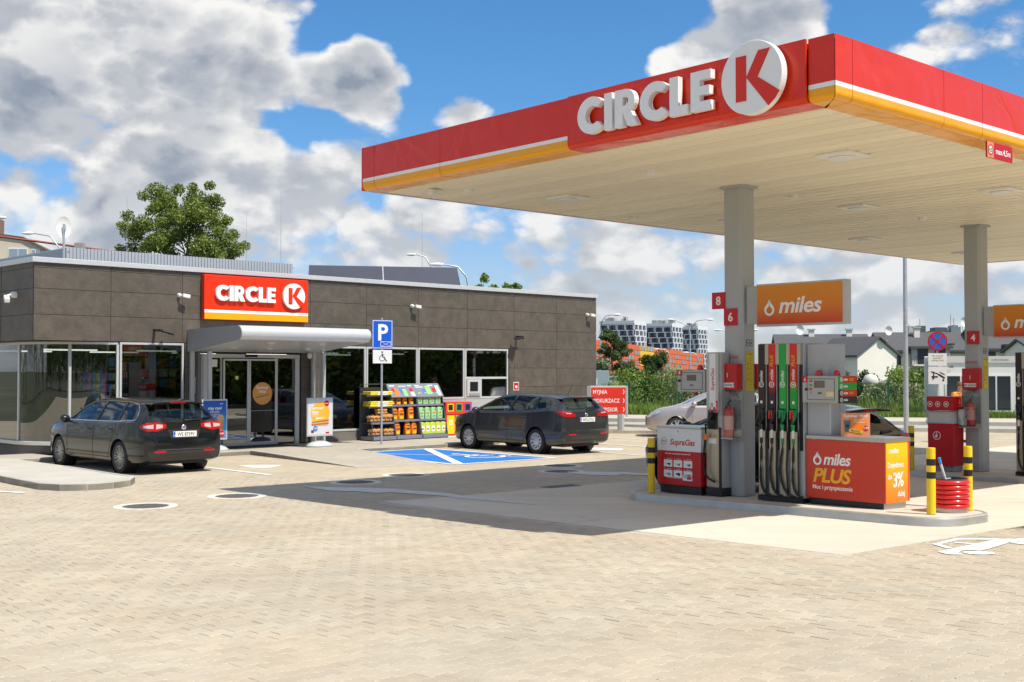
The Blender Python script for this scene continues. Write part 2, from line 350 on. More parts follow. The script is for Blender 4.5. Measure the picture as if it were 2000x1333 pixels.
# ================================================================== SETTING
def brickmat(name, col, joint, sx, sy, rot, var=.12):
    m = bpy.data.materials.new(name); m.use_nodes = True; nt = m.node_tree; b = nt.nodes['Principled BSDF']; L = nt.links; N = nt.nodes
    tc = N.new('ShaderNodeTexCoord'); mp = N.new('ShaderNodeMapping'); L.new(tc.outputs['Object'], mp.inputs[0]); mp.inputs['Rotation'].default_value = (0, 0, -rot)
    br = N.new('ShaderNodeTexBrick'); L.new(mp.outputs[0], br.inputs[0]); br.inputs['Scale'].default_value = 1; br.inputs['Mortar Size'].default_value = .005
    br.inputs['Brick Width'].default_value = sx; br.inputs['Row Height'].default_value = sy; br.inputs['Mortar Smooth'].default_value = .4
    c = rgb(col); br.inputs['Color1'].default_value = tuple(x * 1.08 for x in c[:3]) + (1,); br.inputs['Color2'].default_value = tuple(x * .92 for x in c[:3]) + (1,); br.inputs['Mortar'].default_value = rgb(joint)
    n = N.new('ShaderNodeTexNoise'); L.new(tc.outputs['Object'], n.inputs[0]); n.inputs['Scale'].default_value = .55; n.inputs['Detail'].default_value = 8; n.inputs['Roughness'].default_value = .65
    r = N.new('ShaderNodeMapRange'); r.inputs[1].default_value = .3; r.inputs[2].default_value = .7; r.inputs[3].default_value = 1 - var; r.inputs[4].default_value = 1 + var; L.new(n.outputs[0], r.inputs[0])
    x = N.new('ShaderNodeVectorMath'); x.operation = 'SCALE'; L.new(br.outputs[0], x.inputs[0]); L.new(r.outputs[0], x.inputs['Scale']); L.new(x.outputs[0], b.inputs['Base Color'])
    b.inputs['Roughness'].default_value = .88; return m
PAVC = (.455, .385, .28)
PAVFAR = brickmat('paving_far', PAVC, (.47, .42, .34), .2, .14, AN)
def pavermat(name, stuff):
    m = bpy.data.materials.new(name); m.use_nodes = True; nt = m.node_tree; b = nt.nodes['Principled BSDF']; L = nt.links; N = nt.nodes
    geo = N.new('ShaderNodeNewGeometry')
    if stuff: a = N.new('ShaderNodeAttribute'); a.attribute_name = 'tint'; tint = a.outputs['Fac']
    else: a = N.new('ShaderNodeObjectInfo'); tint = a.outputs['Random']
    def noise(s, d=6, ro=.6, sc3=None):
        n = N.new('ShaderNodeTexNoise'); n.inputs['Scale'].default_value = s; n.inputs['Detail'].default_value = d; n.inputs['Roughness'].default_value = ro
        if sc3:
            mp = N.new('ShaderNodeMapping'); L.new(geo.outputs['Position'], mp.inputs[0]); mp.inputs['Scale'].default_value = sc3; mp.inputs['Rotation'].default_value = (0, 0, -AN); L.new(mp.outputs[0], n.inputs[0])
        else: L.new(geo.outputs['Position'], n.inputs[0])
        return n.outputs['Fac']
    def mr(s, a0, a1, b0, b1):
        r = N.new('ShaderNodeMapRange'); L.new(s, r.inputs[0])
        for i, v in enumerate((a0, a1, b0, b1)): r.inputs[i + 1].default_value = v
        return r.outputs[0]
    def mul(a, b):
        x = N.new('ShaderNodeMath'); x.operation = 'MULTIPLY'; L.new(a, x.inputs[0]); L.new(b, x.inputs[1]); return x.outputs[0]
    f = mul(mul(mr(tint, 0, 1, .93, 1.07), mr(noise(.42, 7, .62, (1, 1, 1)), .35, .66, .92, 1.06)), mul(mr(noise(3.1, 6, .7), .3, .7, .93, 1.06), mr(noise(140, 3, .6), .3, .7, .86, 1.12)))
    f = mul(f, mr(noise(2.4, 4, .5, (.18, 1.0, 1)), .30, .46, .93, 1.0))
    vo = N.new('ShaderNodeTexVoronoi'); vo.inputs['Scale'].default_value = 1.9; L.new(geo.outputs['Position'], vo.inputs['Vector'])
    f = mul(f, mr(vo.outputs['Distance'], .012, .024, .35, 1)); f = mul(f, mr(noise(.16, 5, .6), .56, .74, 1, .94))
    x = N.new('ShaderNodeVectorMath'); x.operation = 'SCALE'; L.new(f, x.inputs['Scale'])
    mxc = N.new('ShaderNodeMix'); mxc.data_type = 'RGBA'; L.new(mr(noise(.9, 4, .5), .35, .65, 0, 1), mxc.inputs[0]); mxc.inputs[6].default_value = (.458, .384, .288, 1); mxc.inputs[7].default_value = (.456, .400, .312, 1)
    L.new(mxc.outputs[2], x.inputs[0]); L.new(x.outputs[0], b.inputs['Base Color']); b.inputs['Roughness'].default_value = .9
    bp = N.new('ShaderNodeBump'); bp.inputs['Strength'].default_value = .35; bp.inputs['Distance'].default_value = .004; L.new(noise(220, 3, .7), bp.inputs['Height']); L.new(bp.outputs[0], b.inputs['Normal'])
    return m
SAND = mat('joint_sand', (.60, .53, .42), .95, var=.12, vscale=5)
CONCS = None
def concmat():
    m = bpy.data.materials.new('slab_concrete'); m.use_nodes = True; nt = m.node_tree; b = nt.nodes['Principled BSDF']; L = nt.links; N = nt.nodes
    tc = N.new('ShaderNodeTexCoord')
    def noise(s, sc3, d=7, ro=.6, rot=AN):
        mp = N.new('ShaderNodeMapping'); L.new(tc.outputs['Object'], mp.inputs[0]); mp.inputs['Scale'].default_value = sc3; mp.inputs['Rotation'].default_value = (0, 0, -rot)
        n = N.new('ShaderNodeTexNoise'); n.inputs['Scale'].default_value = s; n.inputs['Detail'].default_value = d; n.inputs['Roughness'].default_value = ro; L.new(mp.outputs[0], n.inputs[0]); return n.outputs['Fac']
    def mr(s, a0, a1, b0, b1):
        r = N.new('ShaderNodeMapRange'); L.new(s, r.inputs[0])
        for i, v in enumerate((a0, a1, b0, b1)): r.inputs[i + 1].default_value = v
        return r.outputs[0]
    def mul(a, b):
        x = N.new('ShaderNodeMath'); x.operation = 'MULTIPLY'; L.new(a, x.inputs[0]); L.new(b, x.inputs[1]); return x.outputs[0]
    f = mul(mul(mr(noise(.5, (1, 1, 1)), .3, .7, .90, 1.06), mr(noise(2.2, (.15, 1.3, 1)), .3, .7, .91, 1.05)), mr(noise(60, (1, 1, 1), 4), .3, .7, .95, 1.04))
    f = mul(f, mr(noise(.8, (.12, 2.2, 1), 5, .5, AN + .1), .28, .42, .90, 1.0))
    vo = N.new('ShaderNodeTexVoronoi'); vo.inputs['Scale'].default_value = 1.1; L.new(tc.outputs['Object'], vo.inputs['Vector']); f = mul(f, mr(vo.outputs['Distance'], .02, .05, .6, 1)); f = mul(f, mr(noise(1.7, (1, .5, 1), 6, .7), .60, .75, 1, .86))
    x = N.new('ShaderNodeVectorMath'); x.operation = 'SCALE'; L.new(f, x.inputs['Scale']); x.inputs[0].default_value = (.64, .585, .49); L.new(x.outputs[0], b.inputs['Base Color'])
    b.inputs['Roughness'].default_value = .8; return m
CONCS = concmat()
PAINT = mat('road_paint_white', (.78, .78, .76), .7, var=.08, vscale=14)
PBLUE = mat('road_paint_blue', (.012, .17, .56), .65, var=.10, vscale=3)
GRASSG = mat('verge_soil_green', (.10, .13, .045), .95, var=.4, vscale=.35)

def grid(name, x0, x1, ys, dz, m, nx=1, fn=None):
    mb = MB(); fn = fn or (lambda x, y: g(y) + dz)
    xs = [x0 + (x1 - x0) * i / nx for i in range(nx + 1)]; n = nx + 1
    mb.add([(x, y, fn(x, y)) for y in ys for x in xs], [(j * n + i, j * n + i + 1, (j + 1) * n + i + 1, (j + 1) * n + i) for j in range(len(ys) - 1) for i in range(nx)])
    return tag(ob(name, mb, m, sm=180), kind='structure')
ysn = [-10, -5] + [0, 5, 10, 15, 17] + [17.5 + .5 * i for i in range(12)] + [24, 30, 42.6]
grid('ground', -32, 28, ysn, -.0042, PAVFAR)
FARG = mat('far_ground', (.095, .10, .055), .95, var=.45, vscale=.05)
grid('terrain', -3000, 3000, [-900, -10.001] + ysn + [80, 4500], -.03, FARG, fn=lambda x, y: g(max(y, -10)) - .03 - (.0 if y < 43 else .01))

def pip(x, y, poly):
    c = False; n = len(poly)
    for i in range(n):
        x1, y1 = poly[i]; x2, y2 = poly[(i + 1) % n]
        if (y1 > y) != (y2 > y) and x < (x2 - x1) * (y - y1) / (y2 - y1) + x1: c = not c
    return c
SLAB = [ISL(-3.82, -4.1), ISL(22, -4.1), ISL(22, 4.25), ISL(-3.82, 4.25)]
MH = [(-5.48, 17.7, .34, 'nearest round manhole cover in a pale ring, in sunlit paving'), (-4.50, 19.36, .35, 'round manhole cover at the tip of the canopy shadow'), (-2.91, 21.98, .36, 'round manhole cover inside the canopy shadow near its far edge'),
      (-2.1, 23.5, .36, 'round manhole cover in sunlit paving just beyond the canopy shadow'), (1.06, 25.8, .36, 'round manhole cover in sun between the blue bay and the canopy shadow'), (1.02, 24.35, .36, 'round manhole cover in shade touching the far white arrow')]
def inman(x, y): return any((x - m[0]) ** 2 + (y - m[1]) ** 2 < (m[2] + .12) ** 2 for m in MH)
# --- interlocking pavers: the 300 that show largest stand alone, the rest is one mesh
PL, PH = .2, .14
def outline(e=0.0):
    a, b, t = .0825 - .002 - e, .0575 - .002 - e, 0
    X = [-.1 + .0012 + e * .25, -.052 + .0, -.032, .032, .052, .1 - .0012 - e * .25]
    return [(X[0], -a), (X[1] - e * .3, -a), (X[2] - e, -b), (X[3] + e, -b), (X[4] + e * .3, -a), (X[5], -a), (X[5], a), (X[4] + e * .3, a), (X[3] + e, b), (X[2] - e, b), (X[1] - e * .3, a), (X[0], a)]
def paver_local():
    o, i = outline(0), outline(.006); n = 12
    vs = [(x, y, -.0052) for x, y in o] + [(x, y, 0) for x, y in i]
    return vs, [tuple(range(n, 2 * n))] + [(k, (k + 1) % n, n + (k + 1) % n, n + k) for k in range(n)]
pv, pf = paver_local()
cells = []
IC = math.cos(AN); IS = math.sin(AN)
for j in range(-220, 120):
    for i in range(-140, 150):
        a = (i + (.5 if j % 2 else 0)) * PL; b = j * PH
        x, y = ISL(a, b)
        if not (5.2 < y < 23.2) or abs(x) > .4341 * y + 3.0: continue
        if pip(x, y, SLAB) and min(a + 3.82, b + 4.1, 4.25 - b) > .1: continue
        if inman(x, y): continue
        cells.append((x, y))
cells.sort(key=lambda c: c[1] + abs(c[0]) * .05)
vis = [c for c in cells if abs(c[0]) < .4341 * c[1] + .05 and c[1] > 6.85]
ind = set(vis[:300])
PMS = pavermat('paver_concrete', True); PMI = pavermat('paver_concrete_single', False)
paving = tag(grid('paving', -30, 34, [22.9, 26, 30, 42.4], .0, PAVFAR), kind='structure')
pme = bpy.data.meshes.new('paver'); pme.from_pydata(pv, [], pf); pme.materials.append(PMI)
for (x, y) in vis[:300]:
    o = bpy.data.objects.new('paver', pme); COL.objects.link(o); o.parent = paving
    o.location = (x, y, g(y) + rnd.uniform(-.0015, .0015)); o.rotation_euler = (math.atan(-.0195) + rnd.uniform(-.004, .004), rnd.uniform(-.004, .004), AN + rnd.uniform(-.006, .006))
rest = np.array([c for c in cells if c not in ind]); M = len(rest); n0 = len(pv)
P0 = np.array(pv); rs = np.random.RandomState(3)
th = AN + rs.uniform(-.006, .006, M); ct, st = np.cos(th)[:, None], np.sin(th)[:, None]
tx = rs.uniform(-.006, .006, M)[:, None]; ty = rs.uniform(-.006, .006, M)[:, None]
X = rest[:, :1] + P0[:, 0] * ct - P0[:, 1] * st; Y = rest[:, 1:] + P0[:, 0] * st + P0[:, 1] * ct
G_ = np.where(Y < 17, -.0195 * Y, np.where(Y < 23, -.3315 - .0195 * (Y - 17) + .0195 * (Y - 17) ** 2 / 12, -.39))
Z = G_ + P0[:, 2] + P0[:, 0] * tx + P0[:, 1] * ty + rs.uniform(-.0015, .0015, M)[:, None]
V = np.stack([X, Y, Z], -1).reshape(-1, 3); F = []
for k in range(M):
    q = k * n0
    for f in pf: F.append(tuple(i + q for i in f))
me = bpy.data.meshes.new('paver_field'); me.from_pydata(V.tolist(), [], F); me.materials.append(PMS)
at = me.attributes.new('tint', 'FLOAT', 'FACE'); at.data.foreach_set('value', np.repeat(rs.rand(M), len(pf)).astype('f'))
tag(ob('paver_field', me, None, paving), kind='stuff')

def drape(name, poly, dz, m, thick=0, kind='structure', parent=None, top=None, bev=0):
    # polygon laid on the apron, cut into strips so that it follows the fall of the ground
    bm = bmesh.new(); top = top or (lambda x, y: g(y))
    vs = [bm.verts.new((x, y, 0)) for x, y in poly]; f = bm.faces.new(vs); f.normal_update()
    if f.normal.z < 0: f.normal_flip()
    y0 = min(p[1] for p in poly); y1 = max(p[1] for p in poly)
    for yy in [5 + .5 * i for i in range(60)]:
        if y0 < yy < y1: bmesh.ops.bisect_plane(bm, geom=bm.verts[:] + bm.edges[:] + bm.faces[:], plane_co=(0, yy, 0), plane_no=(0, 1, 0))
    if thick:
        r = bmesh.ops.extrude_face_region(bm, geom=bm.faces[:]); up = [e for e in r['geom'] if isinstance(e, bmesh.types.BMVert)]
        for v in bm.verts: v.co.z = top(v.co.x, v.co.y) + dz - thick
        for v in up: v.co.z = top(v.co.x, v.co.y) + dz
        bmesh.ops.recalc_face_normals(bm, faces=bm.faces[:])
    else:
        for v in bm.verts: v.co.z = top(v.co.x, v.co.y) + dz
    me = bpy.data.meshes.new(name); bm.to_mesh(me); bm.free(); me.materials.append(m)
    return tag(ob(name, me, None, parent), kind=kind)
# fuelling slab in bays with open joints, and its gutter strip
apron = tag(bpy.data.objects.new('concrete_apron', None), kind='structure'); COL.objects.link(apron)
edges_a = [-3.82, .05, 3.9, 7.75, 11.6, 15.4, 22]; edges_b = [-4.1, 0, 4.02]
for i in range(6):
    for j in range(2):
        a0, a1, b0, b1 = edges_a[i] + .006, edges_a[i + 1] - .006, edges_b[j] + .006, edges_b[j + 1] - .006
        o = drape('concrete_slab', [ISL(a0, b0), ISL(a1, b0), ISL(a1, b1), ISL(a0, b1)], .003, CONCS, .05, parent=apron); del o['kind']
GUT = mat('gutter_concrete', (.50, .455, .385), .85, var=.12, vscale=2)
for i in range(26):
    o = drape('gutter_stone', [ISL(-3.82 + i, 4.03), ISL(-2.835 + i, 4.03), ISL(-2.835 + i, 4.27), ISL(-3.82 + i, 4.27)], -.001, GUT, .03, parent=apron); del o['kind']
for i in range(8):
    o = drape('gutter_stone', [ISL(-4.0, -4.1 + i * 1.02), ISL(-3.83, -4.1 + i * 1.02), ISL(-3.83, -3.09 + i * 1.02), ISL(-4.0, -3.09 + i * 1.02)], .0, GUT, .03, parent=apron); del o['kind']
IRON = mat('cast_iron', (.19, .185, .175), .6, metal=.4, var=.2, vscale=20)
def drain(c, a_len, b_w, label):
    t = thing('drain_grate', label, 'drain grate', (c[0], c[1], g(c[1]) + .006), AN, 'drain grates beside the fuelling slab')
    ob('frame', MB().box(-a_len / 2, a_len / 2, -b_w / 2, -b_w / 2 + .02, -.01, .003).box(-a_len / 2, a_len / 2, b_w / 2 - .02, b_w / 2, -.01, .003).box(-a_len / 2, -a_len / 2 + .02, -b_w / 2, b_w / 2, -.01, .0025).box(a_len / 2 - .02, a_len / 2, -b_w / 2, b_w / 2, -.01, .0025), IRON, t)
    mb = MB(); n = int(a_len / .05)
    for i in range(n): mb.box(-a_len / 2 + .03 + i * (a_len - .06) / n, -a_len / 2 + .05 + i * (a_len - .06) / n, -b_w / 2 + .02, b_w / 2 - .02, -.01, .001)
    ob('grille', mb, IRON, t)
drain(ISL(.15, 4.16), .75, .3, 'iron gutter grate in the shaded strip behind the fuelling slab')
drain(ISL(.45, -4.2), 1.5, .12, 'slim iron slot drain at the slab edge before the painted car')
for (x, y, r, lab) in MH:
    t = thing('manhole_cover', lab, 'manhole cover', (x, y, g(y) + .002), 0, 'round manhole covers in the apron')
    mb = MB(); ring(mb, (0, 0), r + .13, r, 36, axis='z', t0=-.02, t1=.004); ob('concrete_ring', mb, mat('pale_ring', (.66, .61, .53), .85, var=.1), t)
    ob('iron_plate', MB().prism(disc(r - .004, 36), 'z', -.02, .001), IRON, t)
    mb = MB()
    for i in range(-7, 8):
        for j in range(-7, 8):
            if (i * i + j * j) * .0031 < (r - .05) ** 2 and (i + j) % 2 == 0: mb.box(i * .055 - .02, i * .055 + .02, j * .055 - .02, j * .055 + .02, .001, .008)
    tag(ob('stud_pattern', mb, IRON, t), kind='stuff')

# --- footways round the shop
def FP(s, off): p = FAC(s, off); return (p[0], p[1])
WALKM = brickmat('walk_paving', (.43, .385, .315), (.33, .29, .23), .2, .1, FN, .08)
SW = [(-9, -1.5), (-9, .55), (2.2, .55), (2.25, 1.7), (4.9, 1.75), (4.45, 6.9), (6.45, 7.4), (7.4, 3.0), (12.55, 3.0), (12.6, 1.2), (21.8, 1.2), (21.8, -.5)]
def walktop(x, y):
    d = (x - F0[0]) * -FY[0] + (y - F0[1]) * -FY[1]; d /= K
    return -.39 + (.102 if d < 2.6 else max(.006, .102 * (1 - (d - 2.6) / 4.6)))
drape('footway', [FP(*p) for p in SW], 0, WALKM, .12, top=walktop)
def kerb_run(pts, top, name='kerb_stone', parent=None, w=.10, step=1.0, m=CONC, close=False):
    for i in range(len(pts) - 1):
        p, q = Vector(pts[i]), Vector(pts[i + 1]); L_ = (q - p).length; d = (q - p) / L_; nrm = Vector((-d.y, d.x)); k = max(1, round(L_ / step))
        for j in range(k):
            a = p + d * (L_ * j / k + .004); b = p + d * (L_ * (j + 1) / k - .004)
            za, zb = top(a.x, a.y), top(b.x, b.y); mb = MB()
            cs = []
            for e, z in ((a, za), (b, zb)):
                for o_, dz in ((0, -.14), (0, -.012), (.014, .003), (w, .003), (w, -.14)):
                    cs.append((e.x + nrm.x * (o_ - w * .0), e.y + nrm.y * o_, z + dz))
            mb.add(cs, [(0, 1, 2, 3, 4), (9, 8, 7, 6, 5)] + [(i_, i_ + 5, (i_ + 1) % 5 + 5, (i_ + 1) % 5) for i_ in range(5)])
            bm = bmesh.new(); me = mb.mesh(name, m); bm.from_mesh(me); bmesh.ops.recalc_face_normals(bm, faces=bm.faces[:]); bm.to_mesh(me); bm.free()
            ob(name, me, None, parent)
fk = tag(bpy.data.objects.new('kerb', None), kind='structure'); COL.objects.link(fk)
kerb_run([FP(*p) for p in SW[1:10]][:8], walktop, parent=fk)
kerb_run([FP(*p) for p in (SW[8], SW[9], SW[10])], walktop, parent=fk)
# left pavement island with its rounded nose
LI = [FP(1.05, 2.1), FP(-.55, 3.55), (-6.98, 21.9), (-6.86, 21.2), (-6.98, 20.72), (-7.3, 20.35), (-7.75, 20.3), (-8.2, 20.55), (-9.75, 22.5), (-14, 27.5)]
LI = [FP(-.62, .6), FP(-.62, 3.4), (-6.98, 21.9), (-6.84, 21.2), (-6.98, 20.72), (-7.3, 20.35), (-7.75, 20.28), (-8.2, 20.5), (-9.85, 22.4), (-14, 27.3)]
drape('footway', LI, .115, mat('island_pale', (.50, .47, .41), .85, var=.10, vscale=1.2, bump=.1), .14)
kerb_run(LI[1:][::-1], lambda x, y: g(y) + .118, parent=fk, step=.8)
# blue bay
def bay(s, o): return FP(s, o)
drape('parking_bay', [bay(7.05, 3.05), bay(9.72, 3.12), bay(9.72, 8.0), bay(6.55, 7.8)], .0045, PBLUE)
def line(p, q, w=.12, dz=.009, m=PAINT):
    p, q = Vector(p), Vector(q); d = (q - p).normalized(); n = Vector((-d.y, d.x)) * w / 2
    return drape('road_marking', [tuple(p - n), tuple(q - n), tuple(q + n), tuple(p + n)], dz, m)
bq = [bay(7.05, 3.05), bay(9.72, 3.12), bay(9.72, 8.0), bay(6.55, 7.8)]
for i in range(4): line(bq[i], bq[(i + 1) % 4], .13, .0088 + .0003 * i)
line(bay(9.6, 3.2), bay(6.75, 7.7), .22, .0125); line(bay(7.15, 3.2), bay(9.6, 7.9), .07, .0108)
for (s0, o0, s1, o1) in [(2.08, 3.6, 2.0, 7.2), (12.35, 4.6, 11.9, 9.0), (14.9, 3.6, 14.5, 8.4), (17.4, 2.6, 17.2, 7.0)]: line(bay(s0, o0), bay(s1, o1))
line(bay(14.5, 8.4), bay(22, 9), .1, .011)
def wheelchair(P, u, v, sc_, m, dz=.0155):
    # painted wheelchair figure; u right, v up on the ground
    def T(a, b): return (P[0] + u[0] * a * sc_ + v[0] * b * sc_, P[1] + u[1] * a * sc_ + v[1] * b * sc_)
    def bar(a, b, w): line(T(*a), T(*b), w * sc_, dz, m)
    pts = [(.36 * math.cos(math.radians(t)) - .02, .36 * math.sin(math.radians(t)) - .22) for t in range(100, 381, 20)]
    for i in range(len(pts) - 1): bar(pts[i], pts[i + 1], .09)
    bar((0, .5), (.03, .0), .12); bar((.03, .0), (.30, -.02), .1); bar((.30, -.02), (.42, -.38), .1); bar((.42, -.38), (.55, -.34), .08); bar((.02, .25), (.25, .25), .08)
    drape('road_marking', [T(.0 + .1 * math.cos(a * PI / 5), .66 + .1 * math.sin(a * PI / 5)) for a in range(10)], dz, m)
wheelchair(bay(8.75, 6.2), (FX[0], FX[1]), (FY[0], FY[1]), 1.25, PAINT)
drape('road_marking', [(-5.98, 25.85), (-5.63, 25.99), (-5.04, 25.99), (-5.15, 25.3), (-5.36, 25.17), (-5.59, 25.3), (-5.78, 25.57)], .005, PAINT)
drape('road_marking', [bay(12.6, 6.4), bay(13.3, 6.0), bay(13.6, 6.9), bay(13.0, 7.3)], .005, PAINT)
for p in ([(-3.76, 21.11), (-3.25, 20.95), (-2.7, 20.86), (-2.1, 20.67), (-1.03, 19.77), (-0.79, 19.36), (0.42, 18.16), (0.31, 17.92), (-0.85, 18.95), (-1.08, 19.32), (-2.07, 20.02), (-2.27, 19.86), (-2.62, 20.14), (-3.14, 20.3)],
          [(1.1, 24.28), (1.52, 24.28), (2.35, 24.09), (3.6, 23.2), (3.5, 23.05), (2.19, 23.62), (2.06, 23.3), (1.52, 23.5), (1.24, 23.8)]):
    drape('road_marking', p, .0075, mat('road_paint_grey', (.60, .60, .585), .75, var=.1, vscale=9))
for p in ([(4.52, 12.59), (4.69, 12.75), (4.9, 12.97), (5.16, 13.23), (5.48, 13.55), (5.65, 13.72), (5.94, 13.74), (6.11, 13.6), (6.05, 13.32), (5.74, 13.41), (5.6, 13.36), (5.5, 13.23), (5.28, 12.97), (5.14, 12.8), (5.01, 12.67), (4.9, 12.74), (4.8, 12.66), (4.71, 12.5), (4.71, 12.35), (4.6, 12.37), (4.54, 12.43)],
          [(4.69, 13.23), (5.17, 13.76), (5.86, 13.72), (5.82, 13.62), (5.15, 13.62), (4.78, 13.21), (4.80, 12.9), (4.72, 12.84)], [(5.02, 13.41), (5.20, 13.27), (5.15, 13.20), (4.97, 13.34)],
          [(4.925 + .16 * math.cos(a * PI / 12), 12.50 + .14 * math.sin(a * PI / 12)) for a in range(24)], [(5.78 + .16 * math.cos(a * PI / 12), 13.34 + .14 * math.sin(a * PI / 12)) for a in range(24)]):
    drape('road_marking', p, .007, PAINT)
line((-13, 22.2), (-8.2, 19.9), .14)
# --- beyond the forecourt: kerb, path, road strip, verge
ROADM = mat('road_concrete', (.40, .38, .34), .85, var=.10, vscale=.6)
def strip(name, y0, y1, z0, z1, m, x0=-6, x1=60, sl=-.27):
    # strips run slightly towards the camera on the right
    q = [(x0, y0 + x0 * sl), (x1, y0 + x1 * sl), (x1, y1 + x1 * sl), (x0, y1 + x0 * sl)]
    return tag(ob(name, MB().prism(q, 'z', z0, z1), m), kind='structure')
strip('kerb_line', 44.0, 44.2, -.5, -.26, CONC); strip('road', 44.2, 48.6, -.5, -.36, ROADM); strip('kerb_line', 48.6, 48.8, -.5, -.22, CONC)
strip('pavement', 48.8, 53.0, -.5, -.235, mat('path_pale', (.50, .45, .37), .9, var=.1)); strip('verge', 53.0, 300, -.5, -.215, GRASSG, x1=160, sl=-.27)

# ================================================================== VEGETATION
def leafmat(name, c1, c2):
    m = bpy.data.materials.new(name); m.use_nodes = True; nt = m.node_tree; N = nt.nodes; L = nt.links; b = N['Principled BSDF']
    a = N.new('ShaderNodeAttribute'); a.attribute_name = 'tint'; mx = N.new('ShaderNodeMix'); mx.data_type = 'RGBA'; L.new(a.outputs['Fac'], mx.inputs[0]); mx.inputs[6].default_value = rgb(c1); mx.inputs[7].default_value = rgb(c2)
    L.new(mx.outputs[2], b.inputs['Base Color']); b.inputs['Roughness'].default_value = .55; b.inputs['Specular IOR Level'].default_value = .35
    tr = N.new('ShaderNodeBsdfTranslucent'); L.new(mx.outputs[2], tr.inputs[0]); ms = N.new('ShaderNodeMixShader'); ms.inputs[0].default_value = .28
    L.new(b.outputs[0], ms.inputs[1]); L.new(tr.outputs[0], ms.inputs[2]); L.new(ms.outputs[0], N['Material Output'].inputs[0]); return m
LEAF = leafmat('leaf_green', (.07, .12, .018), (.22, .30, .055))
LEAFD = leafmat('leaf_dark', (.02, .05, .012), (.07, .125, .03))
LEAFY = leafmat('leaf_fresh', (.12, .20, .03), (.28, .38, .07))
BARK = mat('bark', (.16, .13, .10), .9, var=.3, vscale=12)
def leafcloud(name, cl, size, n, m, seed, parent=None, up=.3):
    # cl: clumps (x,y,z,r). Leaf-sized quads spread through each clump
    r = np.random.RandomState(seed); cl = np.array(cl); w = cl[:, 3] ** 2; idx = r.choice(len(cl), n, p=w / w.sum())
    d = r.normal(size=(n, 3)); d /= np.linalg.norm(d, axis=1)[:, None]; rad = cl[idx, 3:4] * (r.rand(n, 1) ** .45)
    c = cl[idx, :3] + d * rad * np.array([1, 1, .85])
    nrm = r.normal(size=(n, 3)) + d * .6 + np.array([0, 0, up]); nrm /= np.linalg.norm(nrm, axis=1)[:, None]
    t = np.cross(nrm, r.normal(size=(n, 3))); t /= np.linalg.norm(t, axis=1)[:, None]; bt = np.cross(nrm, t)
    s = size * r.uniform(.6, 1.3, (n, 1)); V = np.stack([c - t * s, c - bt * s * .55, c + t * s, c + bt * s * .55], 1).reshape(-1, 3)
    F = np.arange(4 * n).reshape(-1, 4).tolist()
    me = bpy.data.meshes.new(name); me.from_pydata(V.tolist(), [], F); me.materials.append(m)
    a = me.attributes.new('tint', 'FLOAT', 'FACE'); a.data.foreach_set('value', np.clip(r.rand(n) * .7 + r.rand(len(cl))[idx] * .4, 0, 1).astype('f'))
    return ob(name, me, None, parent)
def limbs(mb, base, h, spread, n, seed, r0):
    r = random.Random(seed); tips = []
    top = Vector((r.uniform(-.1, .1) * h * .3, r.uniform(-.1, .1) * h * .3, h * .93))
    mid = [Vector((0, 0, 0)), Vector((r.uniform(-.02, .02) * h, r.uniform(-.02, .02) * h, h * .35)), Vector((r.uniform(-.04, .04) * h, r.uniform(-.04, .04) * h, h * .65)), top]
    mb.tube([base + p for p in mid], [r0, r0 * .75, r0 * .42, r0 * .1], 8)
    for i in range(n):
        t = r.uniform(.28, .9); z = h * t; k = Vector((0, 0, z)); a = i * 2.4 + r.uniform(-.4, .4)
        ln = spread * (1.15 - t * .75) * r.uniform(.7, 1.1)
        e = k + Vector((math.cos(a) * ln, math.sin(a) * ln, ln * r.uniform(.35, .9)))
        m_ = (k + e) / 2 + Vector((0, 0, -ln * .06))
        mb.tube([base + k, base + m_, base + e], [r0 * .38 * (1.1 - t), r0 * .22 * (1.1 - t), r0 * .06], 6); tips.append((e, m_))
    return tips, top
def tree(name, label, loc, h, spread, seed, leaves, lsize, m=LEAF, cat='tree', group=None, r0=None, n=16, crown_from=.2, cr=.3, narrow=1.0):
    t = thing(name, label, cat, loc, 0, group); mb = MB(); r0 = r0 or h * .022
    tips, top = limbs(mb, Vector((0, 0, 0)), h, spread, n, seed, r0); ob('trunk', mb, BARK, t, sm=True)
    r = random.Random(seed + 5); cl = []
    for e, mm in tips:
        cl.append((e.x, e.y, e.z, spread * cr * r.uniform(.6, 1.15)))
        cl.append((mm.x, mm.y, mm.z + .1, spread * cr * r.uniform(.5, .9)))
        for _ in range(2): cl.append((e.x + r.uniform(-1, 1) * spread * .25, e.y + r.uniform(-1, 1) * spread * .25, e.z + r.uniform(-.5, 1) * spread * .22, spread * cr * r.uniform(.3, .6)))
    cl.append((top.x, top.y, top.z, spread * cr * .7)); cl.append((top.x, top.y, top.z + spread * .15, spread * cr * .4))
    leafcloud('crown', cl, lsize, leaves, m, seed, t); return t
def bush(name, label, loc, w, h, seed, leaves, lsize, m, group=None, cat='bush'):
    t = thing(name, label, cat, loc, 0, group); r = random.Random(seed); cl = []
    mb = MB()
    for i in range(7):
        x, y = r.uniform(-.4, .4) * w, r.uniform(-.4, .4) * w; z = h * r.uniform(.35, .85); mb.tube([(0, 0, 0), (x * .5, y * .5, z * .5), (x, y, z)], [.04, .025, .01], 5)
        cl.append((x, y, z, min(w, h) * r.uniform(.22, .36))); cl.append((x * 1.2, y * 1.2, z * .45, min(w, h) * .3))
    ob('stem', mb, BARK, t); leafcloud('crown', cl, lsize, leaves, m, seed, t); return t
